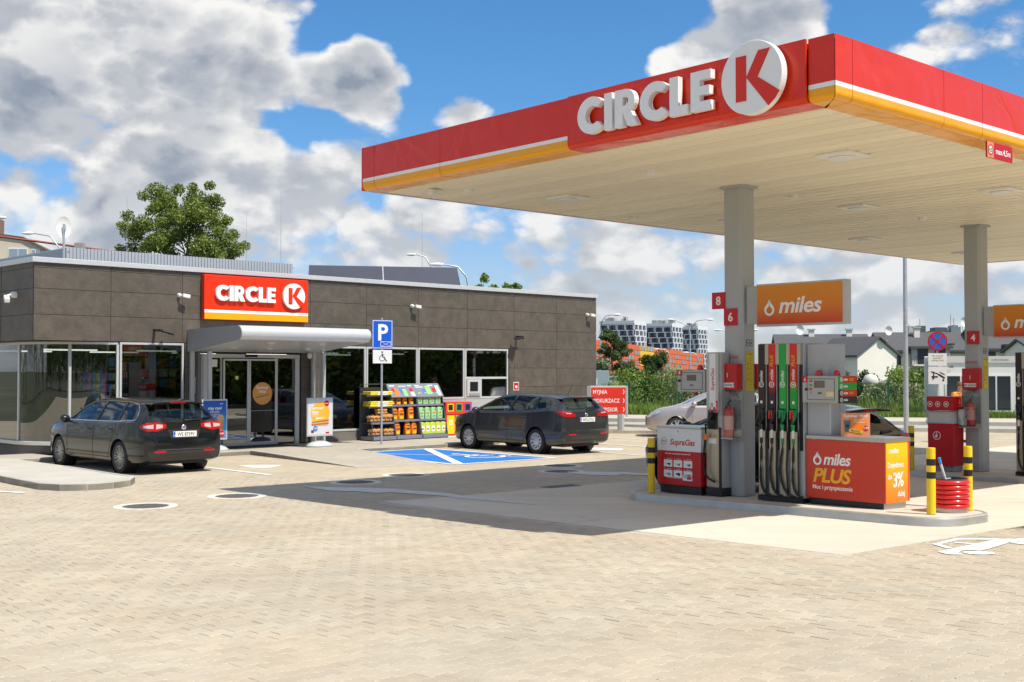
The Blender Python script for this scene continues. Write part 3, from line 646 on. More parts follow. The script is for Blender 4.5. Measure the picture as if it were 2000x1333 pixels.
# ================================================================== SHOP BUILDING  (local: x along the front, -y out, z up; scaled K)
def cladmat():
    m = bpy.data.materials.new('cladding_brown'); m.use_nodes = True; nt = m.node_tree; N = nt.nodes; L = nt.links; b = N['Principled BSDF']
    tc = N.new('ShaderNodeTexCoord'); oi = N.new('ShaderNodeObjectInfo')
    def noise(s, d, ro, sc3, off=True):
        mp = N.new('ShaderNodeMapping'); L.new(tc.outputs['Object'], mp.inputs[0]); mp.inputs['Scale'].default_value = sc3
        cx = N.new('ShaderNodeCombineXYZ'); mu = N.new('ShaderNodeMath'); mu.operation = 'MULTIPLY'; L.new(oi.outputs['Random'], mu.inputs[0]); mu.inputs[1].default_value = 37; L.new(mu.outputs[0], cx.inputs[0]); L.new(mu.outputs[0], cx.inputs[2]); L.new(cx.outputs[0], mp.inputs['Location'])
        n = N.new('ShaderNodeTexNoise'); n.inputs['Scale'].default_value = s; n.inputs['Detail'].default_value = d; n.inputs['Roughness'].default_value = ro; L.new(mp.outputs[0], n.inputs[0]); return n.outputs['Fac']
    def mr(s, a0, a1, b0, b1):
        r = N.new('ShaderNodeMapRange'); L.new(s, r.inputs[0])
        for i, v in enumerate((a0, a1, b0, b1)): r.inputs[i + 1].default_value = v
        return r.outputs[0]
    def mul(a, b_):
        x = N.new('ShaderNodeMath'); x.operation = 'MULTIPLY'; L.new(a, x.inputs[0]); L.new(b_, x.inputs[1]); return x.outputs[0]
    f = mul(mul(mr(noise(2.6, 8, .68, (1, 1, 1)), .32, .68, .74, 1.26), mr(noise(13, 5, .7, (.6, .6, 1.6)), .3, .7, .86, 1.12)), mr(oi.outputs['Random'], 0, 1, .94, 1.06))
    x = N.new('ShaderNodeVectorMath'); x.operation = 'SCALE'; L.new(f, x.inputs['Scale']); x.inputs[0].default_value = (.100, .083, .064); L.new(x.outputs[0], b.inputs['Base Color']); b.inputs['Roughness'].default_value = .55; return m
CLAD = cladmat()
bld = thing('shop_building', 'flat roofed brown clad petrol station shop with glass front and grey entrance canopy', 'shop', (F0[0], F0[1], FLOOR), FN); bld.scale = (K, K, K)
rows = [(2.79, 3.415), (3.415, 4.04), (4.04, 4.545)]; J = [0, 1.94, 3.91, 5.9, 7.93, 9.94, 11.95, 14.0, 16.1, 18.15, 20.22]; gp = .005
PR = [(0, 0), (1, 0)]
def panel(x0, x1, z0, z1, y=0.0): B('cladding_panel', x0 + gp, x1 - gp, y, y + .012, z0 + gp, z1 - gp, CLAD, bld)
for i in range(10):
    for z0, z1 in rows + [(4.545, 4.665)]: panel(J[i], J[i + 1], z0, z1)
for z0, z1 in [(2.15, 2.79), (1.52, 2.15), (.88, 1.52), (.22, .88)]:
    for a, b in ((15.86, 16.1), (16.1, 18.15), (18.15, 20.22)): panel(a, b, z0, z1)
    panel(3.99, 4.44, z0, z1); panel(7.62, 8.33, z0, z1) if z0 > 1 else panel(7.62, 8.33, z0, z1)
panel(3.99, 4.44, .03, .22); panel(7.62, 8.33, .03, .22)
for i in range(6):      # side wall
    for z0, z1 in rows + [(4.545, 4.665)]: B('cladding_panel', 0, .012, i * 2 + gp + .03, i * 2 + 2 - gp, z0 + gp, z1 - gp, CLAD, bld)
for a, b in ((15.86, 18.15), (18.15, 20.22)): B('plinth_stone', a + gp, b - gp, .01, .03, .0, .21, mat('plinth_grey', (.17, .155, .14), .8, var=.1), bld)
for a, b in ((2.2, 3.98), (8.35, 9.94), (9.94, 11.95)): B('plinth_stone', a + gp, b - gp, .02, .05, -.06, .27, mat('plinth_grey', (.17, .155, .14), .8), bld)
sh = MB(); sh.box(0.03, 20.2, .05, 11.98, 2.80, 4.66).box(15.85, 20.2, .03, 11.98, 0, 2.795).box(3.97, 4.46, .03, .4, 0, 2.795).box(7.60, 8.35, .03, .4, 0, 2.795).box(4.46, 7.6, .04, .3, 2.52, 2.795)
ob('wall', sh, mat('wall_backing', (.02, .018, .016), .8), bld)
B('shop_floor', .5, 15.8, .1, 11.9, -.05, .0, mat('floor_tile', (.05, .05, .052), .35), bld)
ob('inner_wall', MB().box(.4, 15.85, 8.9, 9, 0, 2.79).box(15.7, 15.84, .3, 9, 0, 2.79), mat('inner_wall', (.10, .10, .11), .8), bld)
ob('coping', MB().box(-.06, 20.28, -.06, .3, 4.665, 4.79).box(-.06, .3, .3, 12.06, 4.665, 4.79).box(19.98, 20.28, .3, 12.06, 4.665, 4.79), ALU, bld, bev=.008)
B('roof', .3, 19.98, .3, 12, 4.60, 4.70, mat('roof_felt', (.18, .18, .18), .9), bld)
B('soffit', .02, 2.2, .03, 4, 2.775, 2.785, mat('soffit_brown', (.06, .05, .04), .6), bld)
# --- windows on the front
def window(frames, panes, parent=bld, y=.03):
    f = MB()
    for x0, x1, z0, z1 in frames: f.box(x0, x1, y - .02, y + .06, z0, z1)
    fr = ob('window', f, ALU, parent, bev=.004)
    for x0, x1, z0, z1 in panes: B('pane', x0, x1, y + .015, y + .03, z0, z1, GLASS, fr)
def win(x0, x1, z0, z1, w=.05, **k): window([(x0, x0 + w, z0, z1), (x1 - w, x1, z0, z1), (x0 + w, x1 - w, z1 - w, z1), (x0 + w, x1 - w, z0, z0 + w)], [(x0 + w, x1 - w, z0 + w, z1 - w)], **k)
win(2.2, 3.97, .29, 2.775, .055)
win(8.36, 9.93, .29, 2.775, .06); win(9.95, 11.93, .29, 2.775, .06)
win(11.95, 13.88, 1.16, 2.775, .06)
window([(13.9, 13.96, 1.16, 2.775), (15.77, 15.83, 1.16, 2.775), (13.96, 15.77, 2.715, 2.775), (13.96, 15.77, 1.16, 1.22), (13.96, 15.77, 1.79, 1.86), (14.57, 14.63, 1.22, 1.79)], [(13.96, 15.77, 1.86, 2.715), (14.63, 15.77, 1.22, 1.79)])
h = MB().box(13.97, 14.56, -.02, .05, 1.23, 1.78); hat = ob('night_hatch', h, ALU, bld, bev=.01)
B('hatch_window', 14.09, 14.43, -.03, -.021, 1.40, 1.70, mat('hatch_glass', (.02, .02, .025), .08), hat); B('hatch_tray', 14.04, 14.50, -.035, -.021, 1.26, 1.34, GREYP, hat)
B('apron_panel', 11.96, 13.9, .0, .03, .03, 1.15, mat('panel_light', (.42, .42, .42), .45), bld); B('apron_panel', 13.91, 15.84, .0, .03, .03, 1.15, mat('panel_light', (.42, .42, .42), .45), bld)
# --- rounded glass corner bay
R_ = 1.75; cx, cy = 2.15, R_ + .06
arc = [(cx - R_ * math.sin(t * PI / 2 / 12), cy - R_ * math.cos(t * PI / 2 / 12)) for t in range(13)] + [(cx - R_, cy + 2.2), (cx - R_, cy + 4.6)]
def band(name, z0, z1, o0, o1, m, **k):
    mb = MB(); o = []; 
    for i, (x, y) in enumerate(arc):
        j = min(i, 12); t = j * PI / 2 / 12; nx, ny = -math.sin(t), -math.cos(t); o.append((x, y, nx, ny))
    for i in range(len(o) - 1):
        a, b = o[i], o[i + 1]
        mb.prism([(a[0] + a[2] * o1, a[1] + a[3] * o1), (b[0] + b[2] * o1, b[1] + b[3] * o1), (b[0] + b[2] * o0, b[1] + b[3] * o0), (a[0] + a[2] * o0, a[1] + a[3] * o0)], 'z', z0, z1)
    return ob(name, mb, m, bld, **k)
bay_ = band('bay_window', .21, .30, -.06, .13, ALU, bev=.006)
band('plinth', -.1, .20, -.04, .02, mat('plinth_grey', (.17, .155, .14), .8))
band('head_rail', 2.715, 2.774, -.04, .04, ALU)
gm = MB()
for i in range(12): 
    a, b = arc[i], arc[i + 1]; gm.add([(a[0], a[1], .3), (b[0], b[1], .3), (b[0], b[1], 2.715), (a[0], a[1], 2.715)], [(0, 1, 2, 3)])
me = gm.mesh('pane', GLASS); bm = bmesh.new(); bm.from_mesh(me); bmesh.ops.remove_doubles(bm, verts=bm.verts[:], dist=.001); bm.to_mesh(me); bm.free()
ob('pane', me, None, bay_, sm=180)
B('pane', arc[12][0] - .005, arc[12][0] + .005, arc[12][1], arc[13][1], .3, 2.715, GLASS, bay_); B('pane', arc[12][0] - .005, arc[12][0] + .005, arc[13][1] + .05, arc[14][1], .3, 2.715, GLASS, bay_)
for i in (0, 5, 12, 13): B('mullion', arc[i][0] - .03, arc[i][0] + .03, arc[i][1] - .03, arc[i][1] + .04, .3, 2.715, ALU, bay_)
# dim shop interior behind the glass
for i, (x, y) in enumerate([(2.6, 4.2), (4.6, 5.4), (6.6, 5.0), (8.8, 3.8), (10.6, 4.6), (12.6, 4.0)]):
    s = ob('shop_shelf', MB().box(x, x + 1.2, y, y + .4, 0, .1).box(x, x + 1.2, y + .18, y + .22, .1, 1.5).box(x, x + 1.2, y, y + .4, .5, .53).box(x, x + 1.2, y, y + .4, .95, .98).box(x, x + 1.2, y, y + .4, 1.4, 1.43), GREYP, bld)
    for k in range(18):
        zz = (.1, .53, .98)[k % 3]; xx = x + .04 + (k // 3) * .19
        B('packet', xx, xx + .15, y + .01, y + .15, zz + .005, zz + .28, mat('pack%d' % (k % 5), [(.5, .03, .03), (.03, .12, .4), (.5, .35, .03), (.05, .3, .08), (.5, .5, .5)][k % 5], .5), s)
B('counter', 6.2, 9.2, 7.2, 7.9, 0, 1.05, mat('counter_red', (.35, .03, .02), .4), bld)
for x in (.75, 1.3, 5.2, 10.9): ob('wall_lamp', MB().cyl((x, 8.84, 1.75), .05, .12), mat('lamp_glow', (1, .62, .2), .5, emit=6), bld)
for x in (1.5, 4.2, 6.9, 9.6, 12.3):
    for y in (3.0, 6.0): B('ceiling_strip', x, x + 1.5, y, y + .12, 2.60, 2.64, mat('strip_light', (1, .93, .8), .5, emit=3), bld)
for r_ in range(3):
    for k in range(9): B('menu_tile', 6.1 + k * .36, 6.4 + k * .36, 8.82, 8.85, 1.5 + r_ * .35, 1.78 + r_ * .35, mat('tile%d' % ((k * 2 + r_) % 4), [(.5, .12, .04), (.45, .35, .25), (.08, .2, .35), (.5, .45, .4)][(k * 2 + r_) % 4], .5, emit=.35), bld)
fz = B('drinks_fridge', 4.7, 5.9, 7.8, 8.5, 0, 2.1, DGREY, bld)
for r_ in range(5):
    for k in range(8): B('bottle_row', 4.76 + k * .14, 4.86 + k * .14, 7.72, 7.79, .3 + r_ * .36, .55 + r_ * .36, mat('cold%d' % (k % 4), [(.1, .2, .8), (.6, .1, .4), (.15, .5, .75), (.7, .6, .2)][k % 4], .4, emit=.22), fz)  # faint glow put into the bottle colours, standing for the fridge's lighting
B('green_banner', 11.0, 11.45, 1.5, 1.52, .4, 2.6, mat('banner_green', (.10, .42, .12), .6), bld); B('pillar', .95, 1.25, 2.4, 2.7, 0, 2.77, mat('pillar_light', (.25, .27, .30), .5), bld)
# --- sliding doors
DX = [(4.46, 4.60), (5.06, 5.12), (5.86, 5.90), (5.92, 5.96), (6.70, 6.84), (7.44, 7.58)]
dm = MB()
for a, b in ((4.47, 4.67), (5.06, 5.10), (6.80, 6.86), (7.44, 7.58)): dm.box(a, b, .01, .09, 0, 2.40)
dm.box(4.47, 7.58, .0, .10, 2.402, 2.51); entr = ob('entrance_frame', dm, ALU, bld, bev=.005)
B('pane', 4.67, 5.06, .04, .05, .06, 2.40, GLASS, entr); B('pane', 6.86, 7.44, .04, .05, .06, 2.40, GLASS, entr)
B('door_sensor', 5.80, 6.16, -.07, -.002, 2.43, 2.50, BLACK, entr, bev=.01); B('notice', 4.73, 4.97, .035, .039, 2.16, 2.36, WSIGN, entr)
for a, b in ((5.11, 5.90), (5.91, 6.79)):
    d = ob('door', MB().box(a, a + .05, -.05, -.01, .02, 2.38).box(b - .05, b, -.05, -.01, .02, 2.38).box(a + .05, b - .05, -.05, -.01, .02, .11).box(a + .05, b - .05, -.05, -.01, 2.33, 2.38), ALU, bld, bev=.004)
    B('pane', a + .05, b - .05, -.035, -.025, .11, 2.33, GLASS, d); B('safety_strip', a + .05, b - .05, -.0375, -.0365, .95, .965, GREYP, d)
dp = ob('poster_roundel', MB().prism(disc(.31, 36, (6.32, 1.43)), 'y', -.058, -.053), mat('roundel_orange', (.72, .33, .08), .5), d)
text('lettering', 'Summer\nHits!', .085, WSIGN, d, (6.32, -.0585, 1.56), RF, .03, .001)
ob('hot_dog', MB().prism([(6.12, 1.30), (6.5, 1.38), (6.52, 1.30), (6.16, 1.22)], 'y', -.062, -.0585), mat('bun', (.62, .38, .15), .6), d); ob('hot_dog', MB().prism([(6.10, 1.33), (6.52, 1.41), (6.52, 1.385), (6.11, 1.305)], 'y', -.0655, -.0625), mat('sausage', (.45, .12, .04), .5), d)
B('door_mat', 5.0, 6.9, -.95, -.1, .0, .012, mat('mat_dark', (.03, .03, .03), .95), bld)
# --- entrance canopy with rounded nose
prof = [(0, 2.56), (-.15, 2.56), (-2.45, 2.82)] + [(-2.48 - .19 * math.sin(t * PI / 10), 3.0 - .185 * math.cos(t * PI / 10)) for t in range(1, 11)] + [(-2.3, 3.19), (0, 3.14)]
ecn = ob('entrance_canopy', MB().prism(prof, 'x', 4.08, 8.06), mat('canopy_silver', (.62, .63, .64), .32, metal=.2, coat=.2), bld, sm=30)
for a in (4.06, 8.062): ob('end_plate', MB().prism([(y * .998, z * .999 + .002) for y, z in prof], 'x', a, a + .018), mat('endplate_grey', (.30, .31, .33), .4), ecn)
for x, y in ((4.9, -.9), (6.0, -.9), (7.2, -.9), (5.4, -1.9), (7.0, -1.9)): ob('downlight', MB().cyl((x, y, 2.56 + (-y - .15) * .113 - .012), .09, .03, 20), mat('downlight', (.75, .74, .7), .4), ecn)
for x, y in ((4.16, -.08), (4.40, -.55), (7.98, -.08), (8.0, -.55)): B('post', x - .05, x + .05, y - .05, y + .05, .0, 2.57, ALU, ecn, bev=.006)
for x in (4.16, 7.98): B('pane', x - .01 + .1, x + .0 + .1, -.5, -.13, .05, 2.55, CLEARG, ecn)
ob('dome_camera', MB().lathe([(.05, .1), (.07, .06), (.07, .0), (.055, -.04), (.02, -.07)], 14, (7.72, -.28, 2.46)), WHITE, ecn, sm=60)
# --- wall mounted things
def atF(s, off, h): return FAC(s, off, h)
t = thing('shop_sign', 'red illuminated shop sign over the entrance with white name, round plate and yellow stripe', 'sign', atF(6.09, .012, 4.02), FN)
w2 = 1.58; hh = .575
B('sign_case', -w2, w2, -.16, 0, -hh, hh, RED, t, bev=.02, seg=3)
B('white_stripe', -w2 + .01, w2 - .01, -.166, -.158, -.40, -.325, WSIGN, t); B('yellow_stripe', -w2 + .01, w2 - .01, -.1655, -.158, -hh + .012, -.405, ORANGE, t)
letters_word('CIRCLE', .40, t, -1.28, -.17, -.085, WSIGN, .07, gap=.055, sxx=1.06)
ob('round_plate', MB().prism(disc(.345, 48, (1.08, .115)), 'y', -.24, -.168), WSIGN, t, bev=.006)
big_K(.44, t, 1.095, -.2405, .115, RED, .006, .345)
def cam_(s, h, label, ang=0):
    t = thing('security_camera', label, 'camera', atF(s, 0, h), FN, 'security cameras on the shop walls'); t.rotation_euler = (0, 0, FN + ang); t.scale = (.62, .72, .72)
    ob('mount', MB().lathe([(.075, 0), (.075, -.09), (.05, -.13)], 16, (0, 0, 0), 'y').tube([(0, -.10, 0), (.05, -.2, -.02), (.13, -.24, -.01)], .03, 8), WHITE, t, sm=50)
    b = ob('camera_body', MB().box(.05, .36, -.30, -.18, -.07, .06), WHITE, t, bev=.025, seg=3); b.rotation_euler = (0, .13, -.12)
    b2 = ob('lens', MB().box(.362, .372, -.285, -.195, -.055, .045), BLACK, t); b2.rotation_euler = (0, .13, -.12)
cam_(3.80, 4.03, 'white security camera on the wall left of the red shop sign'); cam_(11.66, 4.05, 'white security camera on the wall above the display racks'); cam_(19.7, 4.05, 'white security camera near the right end of the shop wall')
t = thing('security_camera', 'white security camera on the side wall at the far left', 'camera', (bld.location.x + FY[0] * 1.05 * K, bld.location.y + FY[1] * 1.05 * K, FLOOR + 3.92 * K), FN, 'security cameras on the shop walls')
ob('mount', MB().lathe([(.075, 0), (.075, -.09), (.05, -.13)], 16, (0, 0, 0), 'x').tube([(-.10, 0, 0), (-.22, -.04, -.03)], .03, 8), WHITE, t, sm=50)
b = ob('camera_body', MB().box(-.28, -.16, -.42, -.08, -.10, .02), WHITE, t, bev=.025, seg=3); b.rotation_euler = (.3, 0, -.3)
def flood(s, h, label, fl=1):
    t = thing('floodlight', label, 'floodlight', atF(s, 0, h), FN, 'black floodlights on the shop wall'); t.scale = (.85,) * 3
    ob('bracket', MB().box(-.04, .04, -.25, 0, -.03, .03).box(-.12, .12, -.28, -.25, -.05, .02), BLACK, t)
    hd = ob('lamp_head', MB().box(-.17, .17, -.55, -.27, .0, .05), BLACK, t, bev=.01); hd.rotation_euler = (.25, .12 * fl, .55 * fl); 
    B('lamp_glass', -.14, .14, -.53, -.29, -.012, -.002, mat('lamp_lens', (.55, .55, .5), .2), hd)
flood(3.12, 3.1, 'black floodlight on the wall above the left window'); flood(16.2, 3.2, 'black floodlight on the wall right of the long window', -1)
def plate(name, label, cat, pos, rz, w, h, m, d=.012, group=None):
    t = thing(name, label, cat, pos, rz, group); B('board', -w / 2, w / 2, -d, 0, -h / 2, h / 2, m, t); return t
for s, h, o, w, lab in ((4.21, 1.77, .012, .17, 'small red and white power switch notice left of the doors, upper one'), (4.21, 1.56, .012, .15, 'small red fire notice left of the doors, lower one'), (16.18, 1.54, .0, .24, 'small red fire alarm notice with pale border on the brown wall')):
    t = plate('safety_notice', lab, 'notice', atF(s, o, h), FN, w, w * 1.1, WSIGN); B('red_field', -w * .43, w * .43, -.016, -.0125, -w * .47, w * .47, REDB, t); ob('white_emblem', MB().prism(disc(w * .2, 14, (0, -.02)), 'y', -.018, -.0165), WSIGN, t)
# --- roof things
rf = thing('roof_screen', 'pale slatted metal screen running round the front corner of the shop roof', 'screen', (F0[0], F0[1], FLOOR + 4.79 * K), FN)
def slats(pts, h, step, w, m, par, dz=0):
    for i in range(len(pts) - 1):
        p, q = Vector(pts[i]), Vector(pts[i + 1]); L_ = (q - p).length; n = int(L_ / step); d = (q - p) / L_; mb = None
        rz = math.atan2(d.y, d.x)
        me = MB().box(-w / 2, w / 2, -.015, .015, 0, h).mesh('slat', m)
        for k in range(n):
            c = p + d * (k + .5) * step; o = bpy.data.objects.new('slat', me); COL.objects.link(o); o.parent = par; o.location = (c.x, c.y, dz); o.rotation_euler = (0, 0, rz)
scm = mat('screen_metal', (.45, .47, .50), .45, metal=.3)
slats([(1.35, 1.2), (7.9, 1.2)], .40, .09, .075, scm, rf); slats([(1.32, 1.25), (1.32, 7.5)], .40, .09, .075, scm, rf)
ob('rail', MB().box(1.35, 7.9, 1.22, 1.25, .28, .31).box(1.35, 7.9, 1.22, 1.25, .05, .08).box(1.34, 1.37, 1.25, 7.5, .28, .31), scm, rf)
t = thing('satellite_dish', 'round white satellite dish on a pole at the front corner of the shop roof', 'dish', atF(1.05, -.75, 4.79), FN); t.scale = (.66, .66, .9)
ob('pole', MB().cyl((0, 0, -.05), .045, 1.05, 12), GALV, t, sm=60); ob('dish', MB().lathe([(.02, .0), (.14, -.015), (.25, -.05), (.285, -.075), (.285, -.065), (.25, -.035), (.02, .02)], 32, (0, .10, .92), 'y', cap=False), WHITE, t, sm=60)
ob('feed_arm', MB().tube([(0, -.05, .8), (.02, -.12, .84), (.02, -.1, .95)], .012, 6), GREYP, t)
t = thing('roof_plant_screen', 'long dark slanted screen of two panels on the shop roof behind the coping', 'screen', (-6.48, 37.6, 4.2), 0)
PSM = mat('screen_slate', (.075, .08, .115), .5, var=.04)
ob('slanted_panel', MB().add([(-.0, -.35, -.1), (2.42, -.35, -.1), (2.33, 0, .82), (0, 0, .86)], [(0, 1, 2, 3)]), PSM, t); ob('slanted_panel', MB().add([(2.46, -.35, -.1), (4.88, -.35, -.1), (4.72, 0, .78), (2.37, 0, .82)], [(0, 1, 2, 3)]), PSM, t)
ob('trim', MB().add([(2.42, -.36, -.1), (2.46, -.36, -.1), (2.37, -.01, .83), (2.33, -.01, .83)], [(0, 1, 2, 3)]), ALU, t); ob('back_panel', MB().add([(0, .02, -.1), (4.9, .02, -.1), (4.72, .02, .78), (0, .02, .86)], [(3, 2, 1, 0)]), PSM, t); ob('frame', MB().box(.05, 4.7, .03, .06, .55, .6), GREYP, t)
for s, o, h, lab in ((5.3, -6, 2.6, 'thin lightning rod on the shop roof behind the left screen'), (8.9, -5, 2.3, 'thin lightning rod on the roof behind the dark screen, shorter one'), (10.2, -5, 3.2, 'thin lightning rod on the roof behind the dark screen, taller one'), (14.6, -3, 2.7, 'thin lightning rod at the right of the dark roof screen')):
    p = atF(s, o, 4.7); tag(ob('lightning_rod', MB().cyl((0, 0, 0), .006, h * .6, 6).cyl((0, 0, h * .6), .0035, h * .4, 6).cyl((0, 0, 0), .08, .05, 8), GREYP, None, p), lab, 'lightning rod', 'lightning rods on the shop roof')
t = thing('guard_rail', 'small grey tubular guard rail at the end of the dark roof screen', 'railing', atF(13.9, -2.0, 4.7), FN); ob('rail', MB().tube([(0, 0, .7), (.9, 0, .35), (.9, 0, 0)], .015, 6).tube([(0, 0, 0), (0, 0, .7)], .015, 6), GREYP, t)

# ================================================================== FUEL CANOPY (frame: x=UX, y=UY; corner N at origin)
CN = ISL(-3.96, -4.13); ZC = 4.53; TH = .68; LXc, LYc = 19.4, 8.57
can = thing('fuel_canopy', 'large flat fuel canopy with red, white and yellow fascia on grey square columns', 'canopy', (CN[0], CN[1], ZC), AN)
def fascia(axis, p0, p1, red=False):
    # one fascia panel with rounded lower edge; on the left side x=0 plane (axis y) or front y=0 plane (axis x)
    n = 5; rr = .07
    prof = [(.35, .0), (rr, 0)] + [(rr - rr * math.sin(t * PI / 2 / n), rr - rr * math.cos(t * PI / 2 / n)) for t in range(1, n + 1)] + [(0, .13), (0, .135), (0, .18), (0, .185), (0, TH), (.03, TH), (.03, .1), (.35, .05)]
    mb = MB(); mb.mi = 0
    if red:
        prof = [(a - .04 if a < .3 else a, b) for a, b in prof]
    P = (lambda q, t: (q[0], t, q[1])) if axis == 'y' else (lambda q, t: (t, q[0], q[1]))
    m = len(prof); mi0 = 1 if p0 < .01 else 0; V = [P(q, p0 + (max(0, q[0]) + .001) * mi0) for q in prof] + [P(q, p1) for q in prof]; mb.add(V, [])
    for i in range(m):
        j = (i + 1) % m; zz = max(prof[i][1], prof[j][1]); out = prof[i][0] <= .0 and prof[j][0] <= .0
        mi = 0
        if not red:
            mi = 2 if i < 9 or i >= 12 else 0
            if out and .135 < zz <= .185: mi = 1
            if out and zz > .19: mi = 0
        mb.f.append((i, m + i, m + j, j) if axis == 'y' else (i, j, m + j, m + i)); mb.m.append(mi)
    mb.f.append(tuple(range(m))[::-1]); mb.m.append(0); mb.f.append(tuple(range(m, 2 * m))); mb.m.append(0)
    me = mb.mesh('fascia_panel', [FRED, WSIGN, FORA]); bm = bmesh.new(); bm.from_mesh(me); bmesh.ops.recalc_face_normals(bm, faces=bm.faces[:]); bm.to_mesh(me); bm.free()
    return ob('fascia_panel', me, None, can)
YJ = [0, .33, 3.93, 6.61, 8.26, LYc]; XJ = [0, .33, 2.28, 3.23, 5.7, 8.2, 10.7, 13.2, 15.7, 18.2, LXc]
for i in range(5): fascia('y', YJ[i] + .004, YJ[i + 1] - .004, red=(i == 1))
for i in range(10): fascia('x', XJ[i] + .004, XJ[i + 1] - .004)
ob('fascia_panel', MB().box(0, LXc, LYc, LYc + .03, 0, TH).box(LXc, LXc + .03, 0, LYc, 0, TH), RED, can)
B('roof_deck', .02, LXc, .02, LYc, TH - .10, TH - .04, GREYP, can)
pan = .30; n = int((LXc - .2) / pan); sme = {}
def sofm():
    m = mat('soffit_strip_cream', (.86, .78, .60), .5); nt = m.node_tree; oi = nt.nodes.new('ShaderNodeObjectInfo'); r = nt.nodes.new('ShaderNodeMapRange'); nt.links.new(oi.outputs['Random'], r.inputs[0]); r.inputs[3].default_value = .89; r.inputs[4].default_value = 1.04
    x = nt.nodes.new('ShaderNodeVectorMath'); x.operation = 'SCALE'; x.inputs[0].default_value = (.86, .78, .60); nt.links.new(r.outputs[0], x.inputs['Scale']); nt.links.new(x.outputs[0], nt.nodes['Principled BSDF'].inputs['Base Color']); return m
SOFM = sofm()
def strip_mesh():
    # shallow tray profile running along y
    pr = [(0, .03), (.03, .03), (.036, .004), (.288, .004), (.294, .03), (.299, .03)]
    mb = MB(); L0, L1 = .12, LYc - .06; m = len(pr); mb.add([(x, L0, z) for x, z in pr] + [(x, L1, z) for x, z in pr], [(i, m + i, m + i + 1, i + 1) for i in range(m - 1)]); return mb.mesh('soffit_strip', SOFM)
# strips run along the long fascia (y) and lie side by side along x
sme = strip_mesh()
for i in range(n):
    o = bpy.data.objects.new('soffit_strip', sme); COL.objects.link(o); o.parent = can; o.location = (.1 + i * pan, 0, 0)
B('soffit_edge', .1, LXc, LYc - .07, LYc - .004, .004, .03, mat('soffit_trim', (.62, .58, .50), .5), can)
for i, x in enumerate((2.9, 7.4, 11.9, 16.4)):
    for j, y in enumerate((1.75, 4.3, 6.9)):
        if j == 1 and i in (0, 2): continue
        ob('canopy_light', MB().prism([(-.26, -.26), (.26, -.26), (.26, .26), (-.26, .26)], 'z', -.035, .004).prism(disc(.17, 20), 'z', -.06, -.0352), WHITE, can, (x, y, 0), bev=.01)
for x, y in ((1.2, 7.4), (2.0, 4.3), (5.5, 4.3), (5.6, 7.9), (9.6, 4.3)): ob('smoke_detector', MB().cyl((0, 0, -.045), .075, .05, 16), WHITE, can, (x, y, 0))
ob('corner_camera', MB().box(-.12, .12, -.05, .05, -.10, .0), WHITE, can, (.75, LYc - .9, 0), bev=.02)
COLM = mat('column_grey', (.40, .42, .43), .42, var=.05, vscale=1.2)
def column(a0, b0):
    x, y = a0 + 3.96, b0 + 4.13; zb = g(C1[1] + UX[1] * a0 + UY[1] * b0) + .12 - ZC
    w = .32; ch = .05
    c = ob('column', MB().prism([(x + ch, y), (x + w, y), (x + w, y + w), (x, y + w), (x, y + ch)], 'z', zb, .03), COLM, can, sm=False)
    B('head_collar', x - .05, x + w + .05, y - .05, y + w + .05, -.03, .0, COLM, c); B('service_door', x - .004, x, y + .08, y + .26, zb + .55, zb + .95, COLM, c)
    return x, y, zb
COLS = [(.0, .065), (7.42, -.04), (14.8, -.35)]
for c in COLS: column(*c)
# canopy name sign: letters and plate stand on the red panel
cs = thing('canopy_sign', 'raised white name letters and large round plate on the shaded canopy fascia', 'sign', ISL(-3.96 - .042, -4.13) + (ZC,), AN - PI / 2)
# local x now runs along -UY ; mirror so that text reads from outside
cs.rotation_euler = (0, 0, AN - PI / 2)
def Y2x(v): return -v
letters_word('CIRCLE', .455, cs, Y2x(3.63), -.03, .115, WSIGN, .08, gap=.095, sxx=1.06)
ob('round_plate', MB().prism(disc(.405, 64, (Y2x(.93), .355)), 'y', -.15, -.05), WSIGN, cs, bev=.008); ob('standoff', MB().cyl((Y2x(.93), -.05, .345), .2, .06, 16, 'y'), WSIGN, cs)
big_K(.50, cs, Y2x(.93) + .03, -.1505, .355, RED, .006, .405)
# clearance sign under the right fascia
t = thing('clearance_sign', 'small red max height sign hanging under the right canopy fascia', 'sign', ISL(-3.96 + 3.72, -4.13 + .03) + (ZC - .005,), AN)
B('board', -.34, .34, -.01, .01, -.20, -.0, REDB, t); B('orange_field', -.34, -.17, -.013, -.0105, -.198, -.002, mat('sticker_orange', (.7, .25, .1), .5), t)
mb = MB(); ring(mb, (-.255, -.1), .065, .05, 20, t0=-.017, t1=-.0135); ob('limit_ring', mb, REDB, t); ob('limit_disc', MB().prism(disc(.0645, 20, (-.255, -.1)), 'y', -.0156, -.0132), WSIGN, t)
text('lettering', '4,5', .05, BLACK, t, (-.255, -.0165, -.125), RF, .02, .001); text('lettering', 'max.4,5m', .075, WSIGN, t, (.085, -.0115, -.135), RF, .02, .001)
